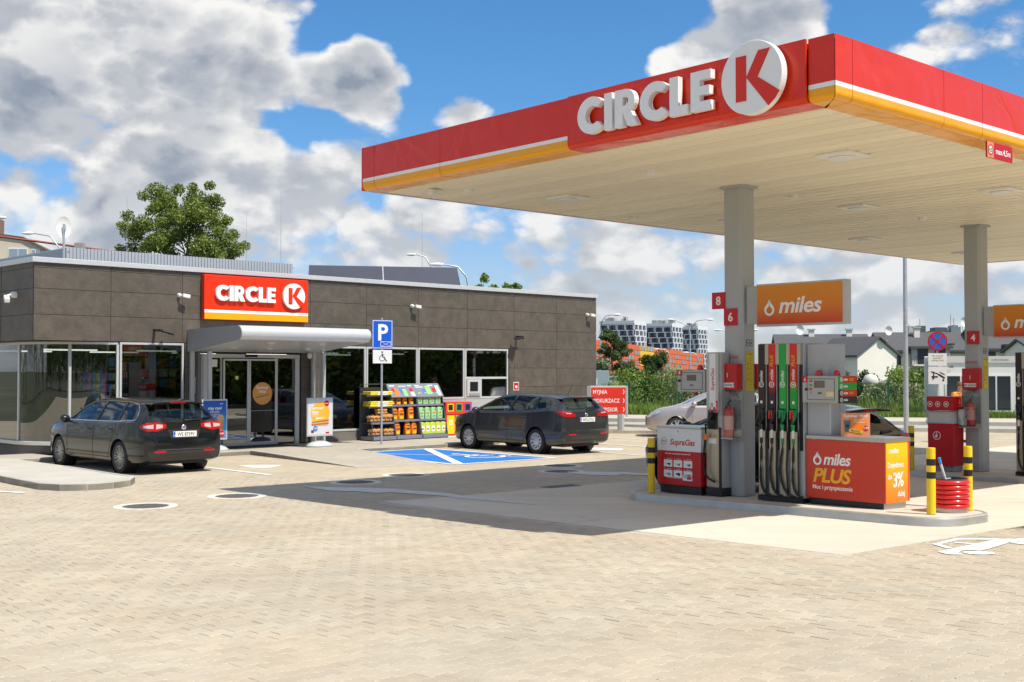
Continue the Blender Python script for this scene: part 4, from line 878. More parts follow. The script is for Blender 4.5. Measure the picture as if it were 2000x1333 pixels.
# ================================================================== FUEL ISLANDS
def isl_z(a, b): return g(C1[1] + UX[1] * a + UY[1] * b) + .12
def island(a0, a1, b0, b1, name_):
    r = .52; pts = []
    for cx, cy, s in ((a1 - r, b1 - r, 0), (a0 + r, b1 - r, 1), (a0 + r, b0 + r, 2), (a1 - r, b0 + r, 3)):
        for k in range(9): t = (s + k / 8) * PI / 2; pts.append((cx + r * math.cos(t), cy + r * math.sin(t)))
    P = [ISL(*p) for p in pts]
    o = drape('fuel_island', P, .112, mat('island_concrete', (.56, .52, .45), .8, var=.07, vscale=2), .12)
    # rolled steel kerb
    mb = MB(); prof = [(.0, -.13), (.0, .09), (-.008, .112), (-.03, .122), (-.055, .118), (-.06, .10)]; m = len(prof); n = len(pts); V = []
    for i in range(n):
        p = Vector(pts[i]); q = Vector(pts[(i + 1) % n]); o_ = Vector(pts[i - 1]); d = (q - o_).normalized(); nr = Vector((d.y, -d.x))
        for off, z in prof: c = p + nr * (off + .004); xy = ISL(c.x, c.y); V.append((xy[0], xy[1], g(xy[1]) + z))
    mb.add(V, [(i * m + j, ((i + 1) % n) * m + j, ((i + 1) % n) * m + j + 1, i * m + j + 1) for i in range(n) for j in range(m - 1)])
    me = mb.mesh('steel_kerb', mat('kerb_steel', (.52, .50, .46), .38, metal=.6, var=.14, vscale=3)); bm = bmesh.new(); bm.from_mesh(me); bmesh.ops.recalc_face_normals(bm, faces=bm.faces[:]); bm.to_mesh(me); bm.free()
    ob('steel_kerb', me, None, o, sm=50)
island(-.78, .74, -3.62, 1.95, 1); island(6.75, 8.3, -4.2, 1.6, 2); island(14.1, 15.6, -4.2, 1.6, 3)

PUMPM = mat('pump_grey', (.42, .42, .40), .38, metal=.3, var=.03); BEIGE = mat('pump_champagne', (.48, .42, .31), .33, metal=.5, var=.04, vscale=2); PSIDE = mat('pump_side', (.40, .415, .43), .45, var=.03)
PRED = mat('grade_red', (.60, .028, .012), .35); PGREEN = mat('grade_green', (.015, .36, .045), .35); PBLK = mat('grade_black', (.028, .008, .008), .35)
GRAD_DP = gmat('grade_diesel_plus', [(0, '#1a0806'), (.25, '#3a0d08'), (.45, '#c8200c'), (1, '#d8240c')], 2, 1.32, 2.28); GRAD_95P = gmat('grade_petrol_plus', [(0, '#139a2c'), (.3, '#139a2c'), (.45, '#c8320c'), (1, '#d8240c')], 2, 1.32, 2.28)
MILES_G = gmat('amber_gradient', [(0, '#c8380a'), (.45, '#d87a06'), (1, '#d88a06')], 2, 0, .6, .35)
YEL_G = gmat('amber_side', [(0, '#f07a00'), (.35, '#f8a000'), (.75, '#ffc400'), (1, '#ffc800')], 2, .1, 1.0, .35)
ORN = mat('lettering_amber', (.85, .42, .02), .4)
def nozzle(parent, y, z, body, cap, NZX=-.068):
    # hangs on the -x face: handle sloping down and out, spout up into the boot
    n = ob('nozzle', MB().tube([(-.02, y - .045, z + .13), (-.055, y - .02, z + .07), (-.085, y, z - .01), (-.09, y + .005, z - .12), (-.085, y + .005, z - .20)], [.012, .03, .042, .034, .024], 10).box(-.115, -.055, y - .03, y + .05, z - .03, z + .09), body, parent, sm=50)
    ob('trigger', MB().tube([(-.12, y, z + .06), (-.14, y, z - .03), (-.11, y, z - .13)], .008, 6), BLACK, n)
    ob('swivel', MB().cyl((-.085, y + .005, z - .32), .021, .12, 12), mat('swivel_white', (.7, .72, .7), .35), n); ob('collar', MB().cyl((-.085, y + .005, z - .40), .023, .08, 12), cap, n)
    ob('spout', MB().tube([(-.02, y - .045, z + .12), (.01, y - .06, z + .17), (.03, y - .055, z + .21)], .011, 8), STEEL, n)
    n.location.x = NZX; return n
def dispenser(name, label, group, pos):
    t = thing(name, label, 'fuel pump', pos, AN, group)
    # face looks to -x; y runs along the island. hose side y 0..-.72, then cabinet and head
    B('base', -.14, .44, -.76, .02, 0, .07, BLACK, t)
    B('cabinet', -.10, .44, -.76, .02, .07, 2.30, PSIDE, t, bev=.01)
    B('inner_bay', -.112, -.1015, -.745, .005, .75, 1.99, BLACK, t)
    for k in range(4):
        y1 = -.005 - k * .185; y0 = y1 - .115
        B('hose_channel', -.150, -.1125, y0, y1, .09, 1.02, BEIGE, t, bev=.006)
        B('boot', -.120, -.1125, y0, y1, 1.02, 1.34, BLACK, t)
        B('grade_column', -.155, -.1125, y0 - .0, y1, 1.35, 2.29, [PBLK, GRAD_DP, PGREEN, GRAD_95P][k], t, bev=.006)
        B('spacer', -.150, -.1125, y1 - .18, y0 - .004, 1.99, 2.29, BEIGE, t)
        B('spacer', -.135, -.1125, y0 - .02, y0 - .006, .09, 1.985, PUMPM, t)
        yc = (y0 + y1) / 2; gc = [PBLK, PBLK, PGREEN, PGREEN][k]
        tx = text('lettering', ['miles', 'miles', 'miles', 'miles'][k], .055, WSIGN, t, (-.1565, yc - .024, 1.84 - (.02 if k % 2 == 0 else 0)), (0, -PI / 2, PI), .02, .0008, shear=.25, align='CENTER')
        tx.rotation_euler = Matrix(((0, 0, -1), (0, 1, 0), (1, 0, 0))).to_euler()
        if k % 2:
            tx = text('lettering', 'PLUS', .055, ORN, t, (-.1565, yc - .024, 2.04), (0, 0, 0), .02, .0008, shear=.25); tx.rotation_euler = Matrix(((0, 0, -1), (0, 1, 0), (1, 0, 0))).to_euler()
        mb = MB(); ring(mb, (yc, 1.70), .044, .034, 20, axis='x', t0=-.159, t1=-.1565); ob('grade_ring', mb, WSIGN, t)
        text('lettering', ['D', 'D', '95', '98'][k], .035, WSIGN, t, (-.157, yc, 1.683), RL, .02, .0008); B('code_mark', -.1575, -.1555, yc - .018, yc + .018, 1.42, 1.46, WSIGN, t)
        body = [mat('nozzle_black', (.03, .03, .033), .4), mat('nozzle_dark', (.05, .03, .03), .4), mat('nozzle_green', (.01, .28, .08), .35), mat('nozzle_green', (.01, .28, .08), .35)][k]
        nz = nozzle(t, yc, 1.24, body, mat('nozzle_green', (.01, .28, .08), .35) if k > 1 else BLACK)
        if k % 2: B('red_cover', -.121, -.1155, yc - .025, yc + .045, 1.20, 1.31, PRED, nz)
        yy = yc + .005; dr = [.11, .13, .16, .12][k]; bl = [.0, .01, .02, 0][k]
        pts = [(-.153, yy, .86), (-.158, yy, .76), (-.168, yy + bl, .62), (-.175, yy + bl * 1.5, .46), (-.178, yy + bl * .5, .32), (-.18, yy - dr * .25, .20), (-.18, yy - dr * .6, .13), (-.175, yy - dr, .10), (-.16, yy - dr - .05, .09)]
        ob('hose', MB().tube(pts, .0175, 8), RUBBER, t, sm=60)
        ob('hose', MB().tube([(-.155, y0 - .03, .12), (-.162, y0 - .03 + bl, .5), (-.155, y0 - .03, .9), (-.13, y0 - .028, 1.3)], .015, 6), RUBBER, t, sm=60)
    # data column and calculator head
    B('cabinet', -.03, .40, -1.125, -.77, .972, 2.28, PSIDE, t, bev=.008)
    B('lower_post', -.03, .40, -.775, -.768, .07, .98, PSIDE, t); B('label_strip', -.033, -.0305, -.87, -.78, 1.50, 1.78, mat('label_pale', (.55, .56, .58), .5), t); B('label_strip', -.033, -.0305, -1.12, -1.03, 1.50, 1.78, mat('label_pale', (.55, .56, .58), .5), t)
    B('receipt_column', -.02, .20, -1.15, -.90, .972, 1.46, mat('pump_pale', (.52, .53, .54), .4), t, bev=.01)
    mb = MB()
    for i in range(22): mb.box(-.024, -.0205, -1.07, -.98, .99 + i * .02, .995 + i * .02)
    ob('vent_slots', mb, DGREY, t)
    hd = B('display_head', -.20, .28, -1.38, -.80, 1.45, 1.83, PUMPM, t, bev=.012)
    mb = MB(); yA, yB, zA, zB = -1.33, -.88, 1.49, 1.79
    mb.box(-.203, -.2005, yA, yB, zA, zA + .006).box(-.203, -.2005, yA, yB, zB - .006, zB).box(-.2028, -.2005, yA, yA + .006, zA + .006, zB - .006).box(-.2028, -.2005, yB - .006, yB, zA + .006, zB - .006); ob('face_outline', mb, BLACK, hd)
    B('screen', -.205, -.2005, -1.17, -1.0, 1.66, 1.76, mat('lcd', (.16, .13, .10), .2), hd); B('screen', -.205, -.2005, -1.12, -1.06, 1.57, 1.60, mat('lcd', (.16, .13, .10), .2), hd)
    for i in range(4): B('grade_button', -.206, -.2005, -.965, -.92, 1.74 - i * .055, 1.765 - i * .055, [PRED, PGREEN, PRED, GREYP][i], hd)
    B('info_sticker', -.204, -.2006, -1.32, -1.19, 1.535, 1.61, mat('sticker_yellow', (.75, .62, .12), .5), hd); B('info_sticker', -.2055, -.2045, -1.30, -1.23, 1.545, 1.59, mat('sticker_pale', (.6, .6, .7), .5), hd)
    ob('knob', MB().cyl((-.225, -.875, 1.635), .018, .03, 12, 'x'), BLACK, hd); B('number_plate', -.206, -.2006, -.89, -.81, 1.735, 1.825, REDB, hd)
    for (y) in (-.98, -1.27): ob('beacon', MB().lathe([(.05, 0), (.05, .03), (.042, .065), (.02, .08), (.003, .083)], 16, (-.05, y, 1.83)), mat('beacon_red', (.62, .01, .02), .15, coat=.5), t, sm=50)
    # grade legend on the head's end face
    gl = [(PGREEN, PRED, '98', 'miles', 'PLUS'), (PGREEN, PGREEN, '95', 'miles', ''), (PBLK, PRED, 'D', 'miles', 'PLUS'), (BLACK, BLACK, 'D', 'miles', '')]
    for i, (c1, c2, code, w_, pl) in enumerate(gl):
        z1 = 1.825 - i * .095; B('grade_legend', -.19, -.10, -1.39, -1.381, z1 - .094, z1, c1, t); B('grade_legend', -.10, .27, -1.39, -1.381, z1 - .094, z1, c2, t)
        mb = MB(); ring(mb, (-.125, z1 - .047), .033, .026, 16, t0=-1.394, t1=-1.3905); ob('grade_ring', mb, WSIGN, t)
        text('lettering', code, .026, WSIGN, t, (-.125, -1.391, z1 - .06), RF, .02, .001); text('lettering', w_, .036, WSIGN, t, (-.07, -1.391, z1 - .062), RF, .04, .001, shear=.25, align='LEFT')
        if pl: text('lettering', pl, .036, ORN, t, (.07, -1.391, z1 - .062), RF, .03, .001, shear=.25, align='LEFT')
    return t
G_D = 'four hose fuel pumps on the islands'
d6 = dispenser('fuel_dispenser', 'four hose fuel pump with display head behind the red promotional cabinet', G_D, ISL(-.12, -.43) + (isl_z(-.1, -.8),))
text('lettering', '6', .05, WSIGN, d6, (-.2065, -.85, 1.755), RL, .02, .001)
dup(d6, ISL(7.28, -.85) + (isl_z(7.2, -1),), AN, 'four hose fuel pump on the far island at the right edge', G_D)
# --- LPG pump
t = thing('gas_dispenser', 'slim grey gas pump with one hose, white strip and side display box', 'gas pump', ISL(-.25, .57) + (isl_z(-.2, .5),), AN)
B('base', .0, .24, -.30, -.0, 0, .12, BLACK, t)
B('cabinet', .03, .235, -.285, 0, .12, 2.20, PSIDE, t, bev=.01); B('front_panel', .0, .03, -.25, -.015, .14, 1.02, BEIGE, t, bev=.004); B('front_panel', .0, .03, -.25, -.02, 1.32, 2.19, mat('pump_light', (.50, .49, .45), .35, metal=.3), t)
B('name_strip', -.004, -.0005, -.20, -.08, 1.36, 2.18, WSIGN, t); tx = text('lettering', 'SupraGas', .065, PRED, t, (-.0045, -.17, 1.78), (0, 0, 0), .025, .0008, shear=.2); tx.rotation_euler = Matrix(((0, 0, -1), (0, 1, 0), (1, 0, 0))).to_euler()
B('boot', .005, .03, -.22, -.05, 1.02, 1.31, BLACK, t); B('strip', .004, .03, -.285, -.253, .12, 1.05, BLACK, t)
nz = ob('nozzle', MB().tube([(.0, -.14, 1.27), (-.05, -.13, 1.24), (-.07, -.11, 1.13), (-.06, -.10, 1.04)], [.03, .04, .025, .02], 8).cyl((-.02, -.13, 1.20), .05, .06, 14, 'x'), BLACK, t, sm=50)
ob('collar', MB().cyl((-.06, -.05, .86), .028, .09, 12), mat('collar_orange', (.8, .22, .03), .4), t); B('label', -.003, -.0005, -.21, -.06, .80, .88, WSIGN, t); B('label', -.003, -.0005, -.21, -.15, .90, .94, mat('sticker_orange', (.7, .25, .1), .5), t)
ob('hose', MB().tube([(-.06, -.05, 1.1), (-.065, -.05, .9), (-.08, -.02, .6), (-.08, -.03, .38), (-.06, -.10, .27), (-.03, -.2, .22)], .018, 8), RUBBER, t, sm=60)
hd = B('display_head', .02, .30, .02, .58, 1.58, 1.93, PUMPM, t, bev=.012)
mb = MB(); yA, yB, zA, zB = .07, .50, 1.62, 1.89
mb.box(.016, .0195, yA, yB, zA, zA + .006).box(.016, .0195, yA, yB, zB - .006, zB).box(.0162, .0195, yA, yA + .006, zA + .006, zB - .006).box(.0162, .0195, yB - .006, yB, zA + .006, zB - .006); ob('face_outline', mb, BLACK, hd)
B('screen', .014, .0195, .20, .38, 1.76, 1.85, mat('lcd', (.16, .13, .10), .2), hd); B('screen', .014, .0195, .26, .32, 1.68, 1.70, mat('lcd', (.16, .13, .10), .2), hd); B('number_plate', .013, .0195, .48, .575, 1.84, 1.93, REDB, hd); text('lettering', '8', .055, WSIGN, hd, (.0125, .527, 1.86), RL, .02, .001)
ob('knob', MB().cyl((-.005, .53, 1.76), .02, .025, 12, 'x'), BLACK, hd); ob('beacon', MB().lathe([(.05, 0), (.05, .03), (.042, .065), (.02, .08), (.003, .083)], 16, (.15, .22, 1.93)), mat('beacon_red', (.62, .01, .02), .15), t, sm=50)
ob('handle', MB().cyl((.12, .28, 1.53), .03, .05, 10), REDB, t)
# --- LPG cabinet
t = thing('gas_equipment_cabinet', 'red and white gas cabinet with instruction pictures beside the slim gas pump', 'cabinet', ISL(-.33, .60) + (isl_z(-.3, 1),), AN)
B('base', .04, .5, .02, .85, 0, .13, BLACK, t); B('cabinet', .0, .52, .0, .88, .13, .66, REDB, t, bev=.006); B('upper_panel', .0, .52, .0, .88, .66, 1.02, WHITE, t, bev=.006); B('steel_lid', -.01, .53, -.01, .89, 1.02, 1.05, STEEL, t, bev=.005)
text('lettering', 'SupraGas', .095, PRED, t, (-.0015, .37, .76), RL, .03, .001, shear=.2); mb = MB(); ring(mb, (.74, .81), .06, .056, 24, axis='x', t0=-.003, t1=-.0005); ob('round_mark', mb, PRED, t); text('lettering', 'LPG', .035, PRED, t, (-.0015, .74, .795), RL, .0, .001)
text('lettering', 'Instrukcja samodzielnego tankowania LPG', .022, WSIGN, t, (-.0015, .46, .61), RL, .02, .001)
for r_ in range(2):
    for c_ in range(3):
        y = .74 - c_ * .20; z = .52 - r_ * .16; p = B('picture', -.003, -.0005, y - .17, y, z - .11, z, WSIGN, t)
        rr = random.Random(r_ * 3 + c_); ob('hand_drawing', MB().prism([(y - .03 - rr.random() * .02, z - .06), (y - .09, z - .03 - rr.random() * .03), (y - .14, z - .05), (y - .12, z - .09), (y - .07, z - .07)], 'x', -.0045, -.0032), BLACK if (r_ + c_) % 2 == 0 else mat('brown_hand', (.35, .18, .12), .6), p)
        text('lettering', '%d' % (r_ * 3 + c_ + 1), .018, WSIGN, t, (-.0015, y - .01, z + .012), RL, .01, .001); text('lettering', 'Zdejmij pistolet', .011, WSIGN, t, (-.0015, y - .10, z + .014), RL, .01, .001)
B('picture', -.003, -.0005, .17, .36, .21, .30, WSIGN, t); B('arrow_mark', -.0045, -.0032, .19, .27, .23, .27, PRED, t); text('lettering', 'PRZYCISK ALARMOWY', .024, WSIGN, t, (-.0015, .52, .235), RL, .02, .001)
ob('lock', MB().cyl((-.01, .45, .97), .012, .012, 10, 'x'), STEEL, t)
# --- promotional cabinet
t = thing('promotional_cabinet', 'low red and yellow cabinet with large slanted lettering and a steel top', 'cabinet', ISL(-.19, -1.21) + (isl_z(-.1, -1.8),), AN)
PRM = mat('promo_red', (.56, .035, .012), .3, coat=.2)
B('base', .03, .60, -1.20, -.02, 0, .085, BLACK, t); B('base_end', .03, .60, -1.205, -1.2005, 0, .085, STEEL, t); B('body', .0, .62, -1.23, 0, .09, .91, mat('promo_core', (.6, .1, .02), .4), t)
B('front_panel', -.008, -.0005, -1.245, 0, .085, .91, PRM, t); B('side_panel', .012, .585, -1.245, -1.2305, .085, .91, YEL_G, t); B('edge_strip', .588, .625, -1.25, -1.2305, .085, .91, mat('edge_orange', (.72, .10, .015), .35), t); B('edge_strip', -.008, .010, -1.252, -1.2455, .085, .91, mat('edge_orange', (.72, .10, .015), .35), t)
B('steel_top', -.02, .64, -1.26, .0, .912, .968, STEEL, t, bev=.008)
drop_logo(.20, WSIGN, t, (-.0095, -.185, .55), RL); text('lettering', 'miles', .165, WSIGN, t, (-.009, -.275, .565), RL, .028, .001, shear=.22, align='LEFT', sx=.98, space=.94)
text('lettering', 'PLUS', .20, ORN, t, (-.009, -.10, .315), RL, .035, .001, shear=.22, align='LEFT', sx=1.06, space=.93); text('lettering', 'Moc i przyspieszenie', .062, WSIGN, t, (-.009, -.10, .215), RL, .012, .001, align='LEFT', sx=.97, space=.95)
drop_logo(.075, WSIGN, t, (.10, -1.246, .755), RF); text('lettering', 'miles', .072, WSIGN, t, (.145, -1.246, .76), RF, .03, .001, shear=.22, align='LEFT', space=.94)
text('lettering', 'Dojedziesz', .075, WSIGN, t, (.055, -1.246, .565), RF, .015, .001, align='LEFT', sx=.98, space=.94); text('lettering', 'do', .075, WSIGN, t, (.06, -1.246, .41), RF, .02, .001, align='LEFT'); text('lettering', '3%', .20, WSIGN, t, (.19, -1.246, .30), RF, .03, .001, align='LEFT', sx=.9, space=.9); text('lettering', 'dalej', .08, WSIGN, t, (.31, -1.246, .165), RF, .02, .001, align='LEFT', space=.95)
for y in (-.13, -1.05): ob('bolt', MB().cyl((-.014, y, .91), .008, .008, 8, 'x'), STEEL, t)
# counter poster on top
t = thing('counter_poster', 'small orange Summer Hits poster standing on the cabinet top', 'poster', ISL(-.02, -1.90) + (isl_z(-.1, -1.8) + .968,), AN + math.radians(-62 + 27)); t.scale = (.88, .9, .86)
B('board', -.24, .24, .0, .01, 0, .38, mat('poster_orange', (.75, .27, .12), .5), t); ob('roundel', MB().prism(disc(.16, 28, (.02, .19)), 'y', -.002, -.0005), mat('poster_orange2', (.82, .20, .01), .5), t)
text('lettering', 'Summer Hits!', .052, WSIGN, t, (0, -.003, .31), RF, .03, .001); text('lettering', 'Kubek kawy 7,0l,\ntylko 1,99 zł\ndo dowolnej kawy', .018, WSIGN, t, (-.03, -.003, .27), RF, .01, .001, align='LEFT')
ob('cup', MB().prism([(-.20, .26), (-.08, .26), (-.10, .08), (-.18, .08)], 'y', -.005, -.0025), mat('cup_blue', (.06, .14, .20), .5), t); ob('cup', MB().prism(disc(.03, 16, (-.14, .17)), 'y', -.0065, -.0052), BLACK, t); ob('bar', MB().prism([(-.11, .13), (.12, .09), (.11, .04), (-.12, .08)], 'y', -.008, -.0055), mat('bar_amber', (.75, .42, .03), .5), t)
text('lettering', 'MAXXL', .035, mat('bar_brown', (.06, .02, .01), .5), t, (.0, -.0085, .07), (PI / 2, .16, 0), .02, .0005); ob('price_disc', MB().prism(disc(.045, 20, (.17, .13)), 'y', -.005, -.003), REDB, t); text('lettering', '1.99', .04, WSIGN, t, (.17, -.006, .115), RF, .02, .0005)
ob('foot', MB().prism([(.01, 0), (.12, 0), (.01, .2)], 'x', -.02, .02), WSIGN, t)
# --- bollards
def bollard(label, a, b, h=.86):
    t = thing('bollard', label, 'bollard', ISL(a, b) + (isl_z(a, b),), 0, 'yellow and black bollards on the islands')
    r = .057; ob('post', MB().cyl((0, 0, 0), r, h - .012, 24).lathe([(r, h - .012), (r - .004, h), (.0, h + .001)], 24, cap=False), YEL, t, sm=50)
    for z in (h - .23, h - .40): ob('black_band', MB().lathe([(r + .001, z), (r + .0015, z + .085)], 24, cap=False), BLACK, t, sm=50)
bollard('yellow and black bollard at the shaded end of the near island by the gas cabinet', -.50, 1.46); bollard('yellow and black bollard in the sun left of the red ringed tub', -.27, -3.16)
bollard('yellow and black bollard in the sun behind the red ringed tub', .55, -3.25); bollard('yellow and black bollard in shade just behind the promotional cabinet corner', 7.0, 1.55 - .35); bollard('yellow and black bollard in shade behind the red towel unit', 8.15, 1.32)
# --- window wash tub
t = thing('wash_tub', 'round tub of stacked red rings holding window washing tools', 'tub', ISL(.26, -3.14) + (isl_z(.1, -3),), 0)
ob('steel_base', MB().cyl((0, 0, 0), .225, .05, 32), STEEL, t, sm=50)
mb = MB()
for i in range(6):
    z = .05 + i * .062; mb = MB().lathe([(.225, z), (.245, z + .006), (.255, z + .03), (.245, z + .054), (.225, z + .06)], 36, cap=False); ob('red_ring', mb, mat('ring_red', (.70, .012, .012), .25, coat=.4), t, sm=80)
ob('liner', MB().lathe([(.215, .05), (.215, .435), (.225, .44), (.226, .42)], 32, cap=False), DGREY, t, sm=60); ob('water', MB().cyl((0, 0, .05), .21, .28, 24), BLACK, t)
sq = tag(bpy.data.objects.new('squeegee', None), 'window squeegee with pale handle and blue tip standing in the red tub', 'squeegee'); COL.objects.link(sq); sq.location = ISL(.22, -3.08) + (isl_z(.1, -3) + .34,)
ob('handle', MB().tube([(.04, 0, 0), (-.04, 0, .28)], .016, 10), mat('handle_pale', (.7, .7, .66), .4), sq, sm=60); ob('grip', MB().tube([(-.0405, 0, .28), (-.065, 0, .37)], [.018, .02], 10), mat('grip_blue', (.02, .32, .75), .35), sq, sm=60); ob('blade', MB().tube([(-.12, .02, .07), (.10, .03, .09)], .012, 6), GREYP, sq)
# --- column mounted things
def on_col(i, da, db, z): a, b = COLS[i]; return ISL(a + da, b + db) + (isl_z(a, b) + z,)
def numplate(n, label, i, da, db, z, rz, w=.25, h=.26):
    t = thing('pump_number_plate', label, 'number plate', on_col(i, da, db, z), rz, 'red pump number plates on the columns'); B('board', -w / 2, w / 2, -.006, .006, -h / 2, h / 2, REDB, t)
    text('lettering', n, .135, WSIGN, t, (0, -.007, -.065), RF, .03, .001); 
    if n == '8': text('lettering', n, .135, WSIGN, t, (0, .007, -.065), (PI / 2, 0, PI), .03, .001)
RZL = AN - PI / 2
numplate('8', 'red number plate 8 sticking out left of the near column', 0, -.012, .32 + .11, 3.0, RZL); numplate('6', 'red number plate 6 on the near column, lower than plate 8', 0, -.012, .20, 2.74, RZL); numplate('4', 'red number plate 4 on the far column', 1, -.012, .14, 2.60, RZL)
def miles_sign(label, i):
    t = thing('fuel_brand_sign', label, 'sign', on_col(i, .16, -.10, 2.60), RZL, 'amber fuel signs fixed to the canopy columns')
    B('arm_box', -.10 + .02, .16, -.07, .0, .02, .6, COLM, t, bev=.01)
    B('sign_case', .13, 1.68, -.10, .03, -.02, .62, mat('case_pale', (.50, .50, .49), .4), t, bev=.006); B('amber_face', .145, 1.62, -.106, -.1005, .01, .595, MILES_G, t)
    drop_logo(.26, WSIGN, t, (.375, -.108, .135), RF); text('lettering', 'miles', .24, WSIGN, t, (.53, -.108, .175), RF, .028, .001, shear=.22, align='LEFT', sx=1.12, space=.96); return t
miles_sign('amber hanging fuel sign on the near column', 0); miles_sign('amber hanging fuel sign on the far column, cut by the right edge', 1)
def blanket(label, i, z, side=-1):
    t = thing('fire_blanket_box', label, 'fire box', on_col(i, -.001, .155, z), RZL, 'red fire blanket boxes on the columns'); b = B('box', -.17, .17, -.15, 0, 0, .40, REDB, t, bev=.008)
    B('label_plate', -.12, .12, -.154, -.1505, .04, .11, WSIGN, t); text('lettering', 'KOC GAŚNICZY', .038, BLACK, t, (0, -.1548, .057), RF, .02, .0006, sx=.72); ob('latch', MB().box(-.01, .01, -.16, -.1505, .19, .26), STEEL, t)
    return t
b1 = blanket('red fire blanket box on the near column above the extinguisher', 0, 1.62); dup(b1, on_col(1, -.001, .14, 1.60), RZL, 'red fire blanket box on the far column')
dup(b1, on_col(0, .321, .12, 1.62), RZL + PI, 'red fire blanket box on the back of the near column, mostly hidden')
def extin(label, lab2, i, z):
    p = on_col(i, -.001, .175, z); t = thing('extinguisher_case', label, 'case', p, RZL, 'extinguisher cases on the columns')
    B('back_plate', -.21, .19, -.02, 0, 0, .74, mat('case_back', (.42, .43, .44), .5), t, bev=.02)
    c = MB().prism([(-.19, 0), (.17, 0), (.19, .05), (.19, .62), (.10, .73), (-.12, .73), (-.20, .62), (-.20, .05)], 'y', -.24, -.021); ob('clear_cover', c, CLEARG, t, bev=.02)
    B('base_tray', -.19, .17, -.235, -.03, .012, .035, mat('case_back', (.42, .43, .44), .5), t)
    B('sticker', -.245, -.09, -.248, -.243, .42, .60, WSIGN, t); B('red_sticker', -.24, -.095, -.251, -.2485, .425, .595, REDB, t); B('white_emblem', -.225, -.18, -.253, -.2512, .46, .56, WSIGN, t); tx = text('lettering', 'Gaśnica', .028, WSIGN, t, (-.12, -.2515, .51), RF, .02, .0005, sx=.8); tx.rotation_euler = (PI / 2, -PI / 2, 0)
    e = thing('fire_extinguisher', lab2, 'extinguisher', (p[0], p[1], p[2]), RZL, 'fire extinguishers in clear cases')
    ob('cylinder', MB().lathe([(.0, .036), (.07, .036), (.078, .05), (.078, .42), (.06, .47), (.025, .49), (.02, .52)], 20, (.02, -.12, 0), cap=False), mat('ext_red', (.62, .015, .02), .25, coat=.4), e, sm=50)
    ob('label', MB().lathe([(.0788, .16), (.0788, .36)], 20, (.02, -.12, 0), cap=False), mat('ext_label', (.72, .35, .33), .5), e, sm=60); ob('handle', MB().tube([(.02, -.12, .52), (.02, -.16, .55), (.09, -.17, .60)], .012, 6).tube([(.02, -.12, .52), (.07, -.17, .53)], .012, 6), BLACK, e); ob('hose', MB().tube([(.0, -.12, .51), (-.08, -.13, .48), (-.09, -.13, .25)], .012, 6), BLACK, e)
extin('clear extinguisher case on the near column', 'red fire extinguisher on the near column', 0, .86); extin('clear extinguisher case on the far column', 'red fire extinguisher on the far column', 1, .84)
for i, nm in ((0, 'near'), (1, 'far')):
    a, b = COLS[i]
    t = thing('safety_notice', 'tall yellow safety notice on the side of the %s column' % nm, 'notice', ISL(a + .19, b - .002) + (isl_z(a, b) + 1.90,), AN, 'yellow safety notices on the columns'); B('board', -.09, .09, -.004, 0, -.30, .30, mat('notice_yellow', (.62, .52, .02), .5), t)
    for k in range(12): B('printed_line', -.005, .07 - (k % 3) * .01, -.0055, -.0042, .24 - k * .04, .248 - k * .04, mat('print_olive', (.25, .22, .03), .6), t)
    for k in range(4): mb = MB(); ring(mb, (-.045, .12 - k * .08), .026, .019, 16, t0=-.0058, t1=-.0042); ob('ban_ring', mb, REDB, t)
    text('lettering', 'UWAGA', .03, mat('print_olive', (.25, .22, .03), .6), t, (0, -.0045, .26), RF, .02, .0005)
    t = thing('camera_notice', 'pair of small black pictogram stickers on the side of the %s column' % nm, 'notice', ISL(a + .19, b - .002) + (isl_z(a, b) + 2.34,), AN, 'pictogram stickers on the columns')
    for x in (-.045, .045): B('sticker', x - .033, x + .033, -.003, 0, -.05, .05, BLACK, t); B('pictogram', x - .025, x + .025, -.0045, -.0032, -.04, .04, mat('sticker_grey', (.45, .46, .46), .5), t); ob('black_dot', MB().prism(disc(.014, 10, (x, 0)), 'y', -.006, -.0047), BLACK, t)
    t = thing('ban_sticker_row', 'row of four red ban symbols printed on the front of the %s column' % nm, 'sticker', ISL(a - .0015, b + .18) + (isl_z(a, b) + 2.12,), RZL, 'ban symbol rows on the columns')
    for k in range(4): mb = MB(); ring(mb, (-.09 + k * .06, 0), .026, .021, 16, t0=-.002, t1=0); mb.prism([(-.09 + k * .06 - .017, .014), (-.09 + k * .06 - .013, .018), (-.09 + k * .06 + .017, -.014), (-.09 + k * .06 + .013, -.018)], 'y', -.003, -.0021); ob('ban_ring', mb, REDB, t)
# --- towel and litter unit on the far island
t = thing('towel_unit', 'tall red service unit with paper towels and litter flap by the far column', 'litter bin', ISL(7.0, .56) + (isl_z(7.0, 1.3),), RZL); t.scale = (.80, .85, .84)
B('leg', -.30, .30, .08, .42, 0, .12, GREYP, t); B('litter_cabinet', -.36, .30, .0, .50, .12, 1.10, REDB, t, bev=.01); B('towel_drawer', -.35, .29, -.01, .40, 1.10, 1.38, mat('drawer_pale', (.50, .50, .50), .4), t, bev=.01); B('drawer_front', -.31, .25, -.02, -.0105, 1.13, 1.33, mat('drawer_face', (.58, .58, .58), .4), t, bev=.005); B('header_box', -.37, .32, -.02, .48, 1.40, 1.73, REDB, t, bev=.01)
for x in (-.28, -.08, .14): mb = MB(); ring(mb, (x, 1.55), .065, .052, 20, t0=-.024, t1=-.0205); ob('round_mark', mb, WSIGN, t); ob('glove_mark', MB().prism(disc(.025, 10, (x, 1.55)), 'y', -.0235, -.0205), WSIGN, t)
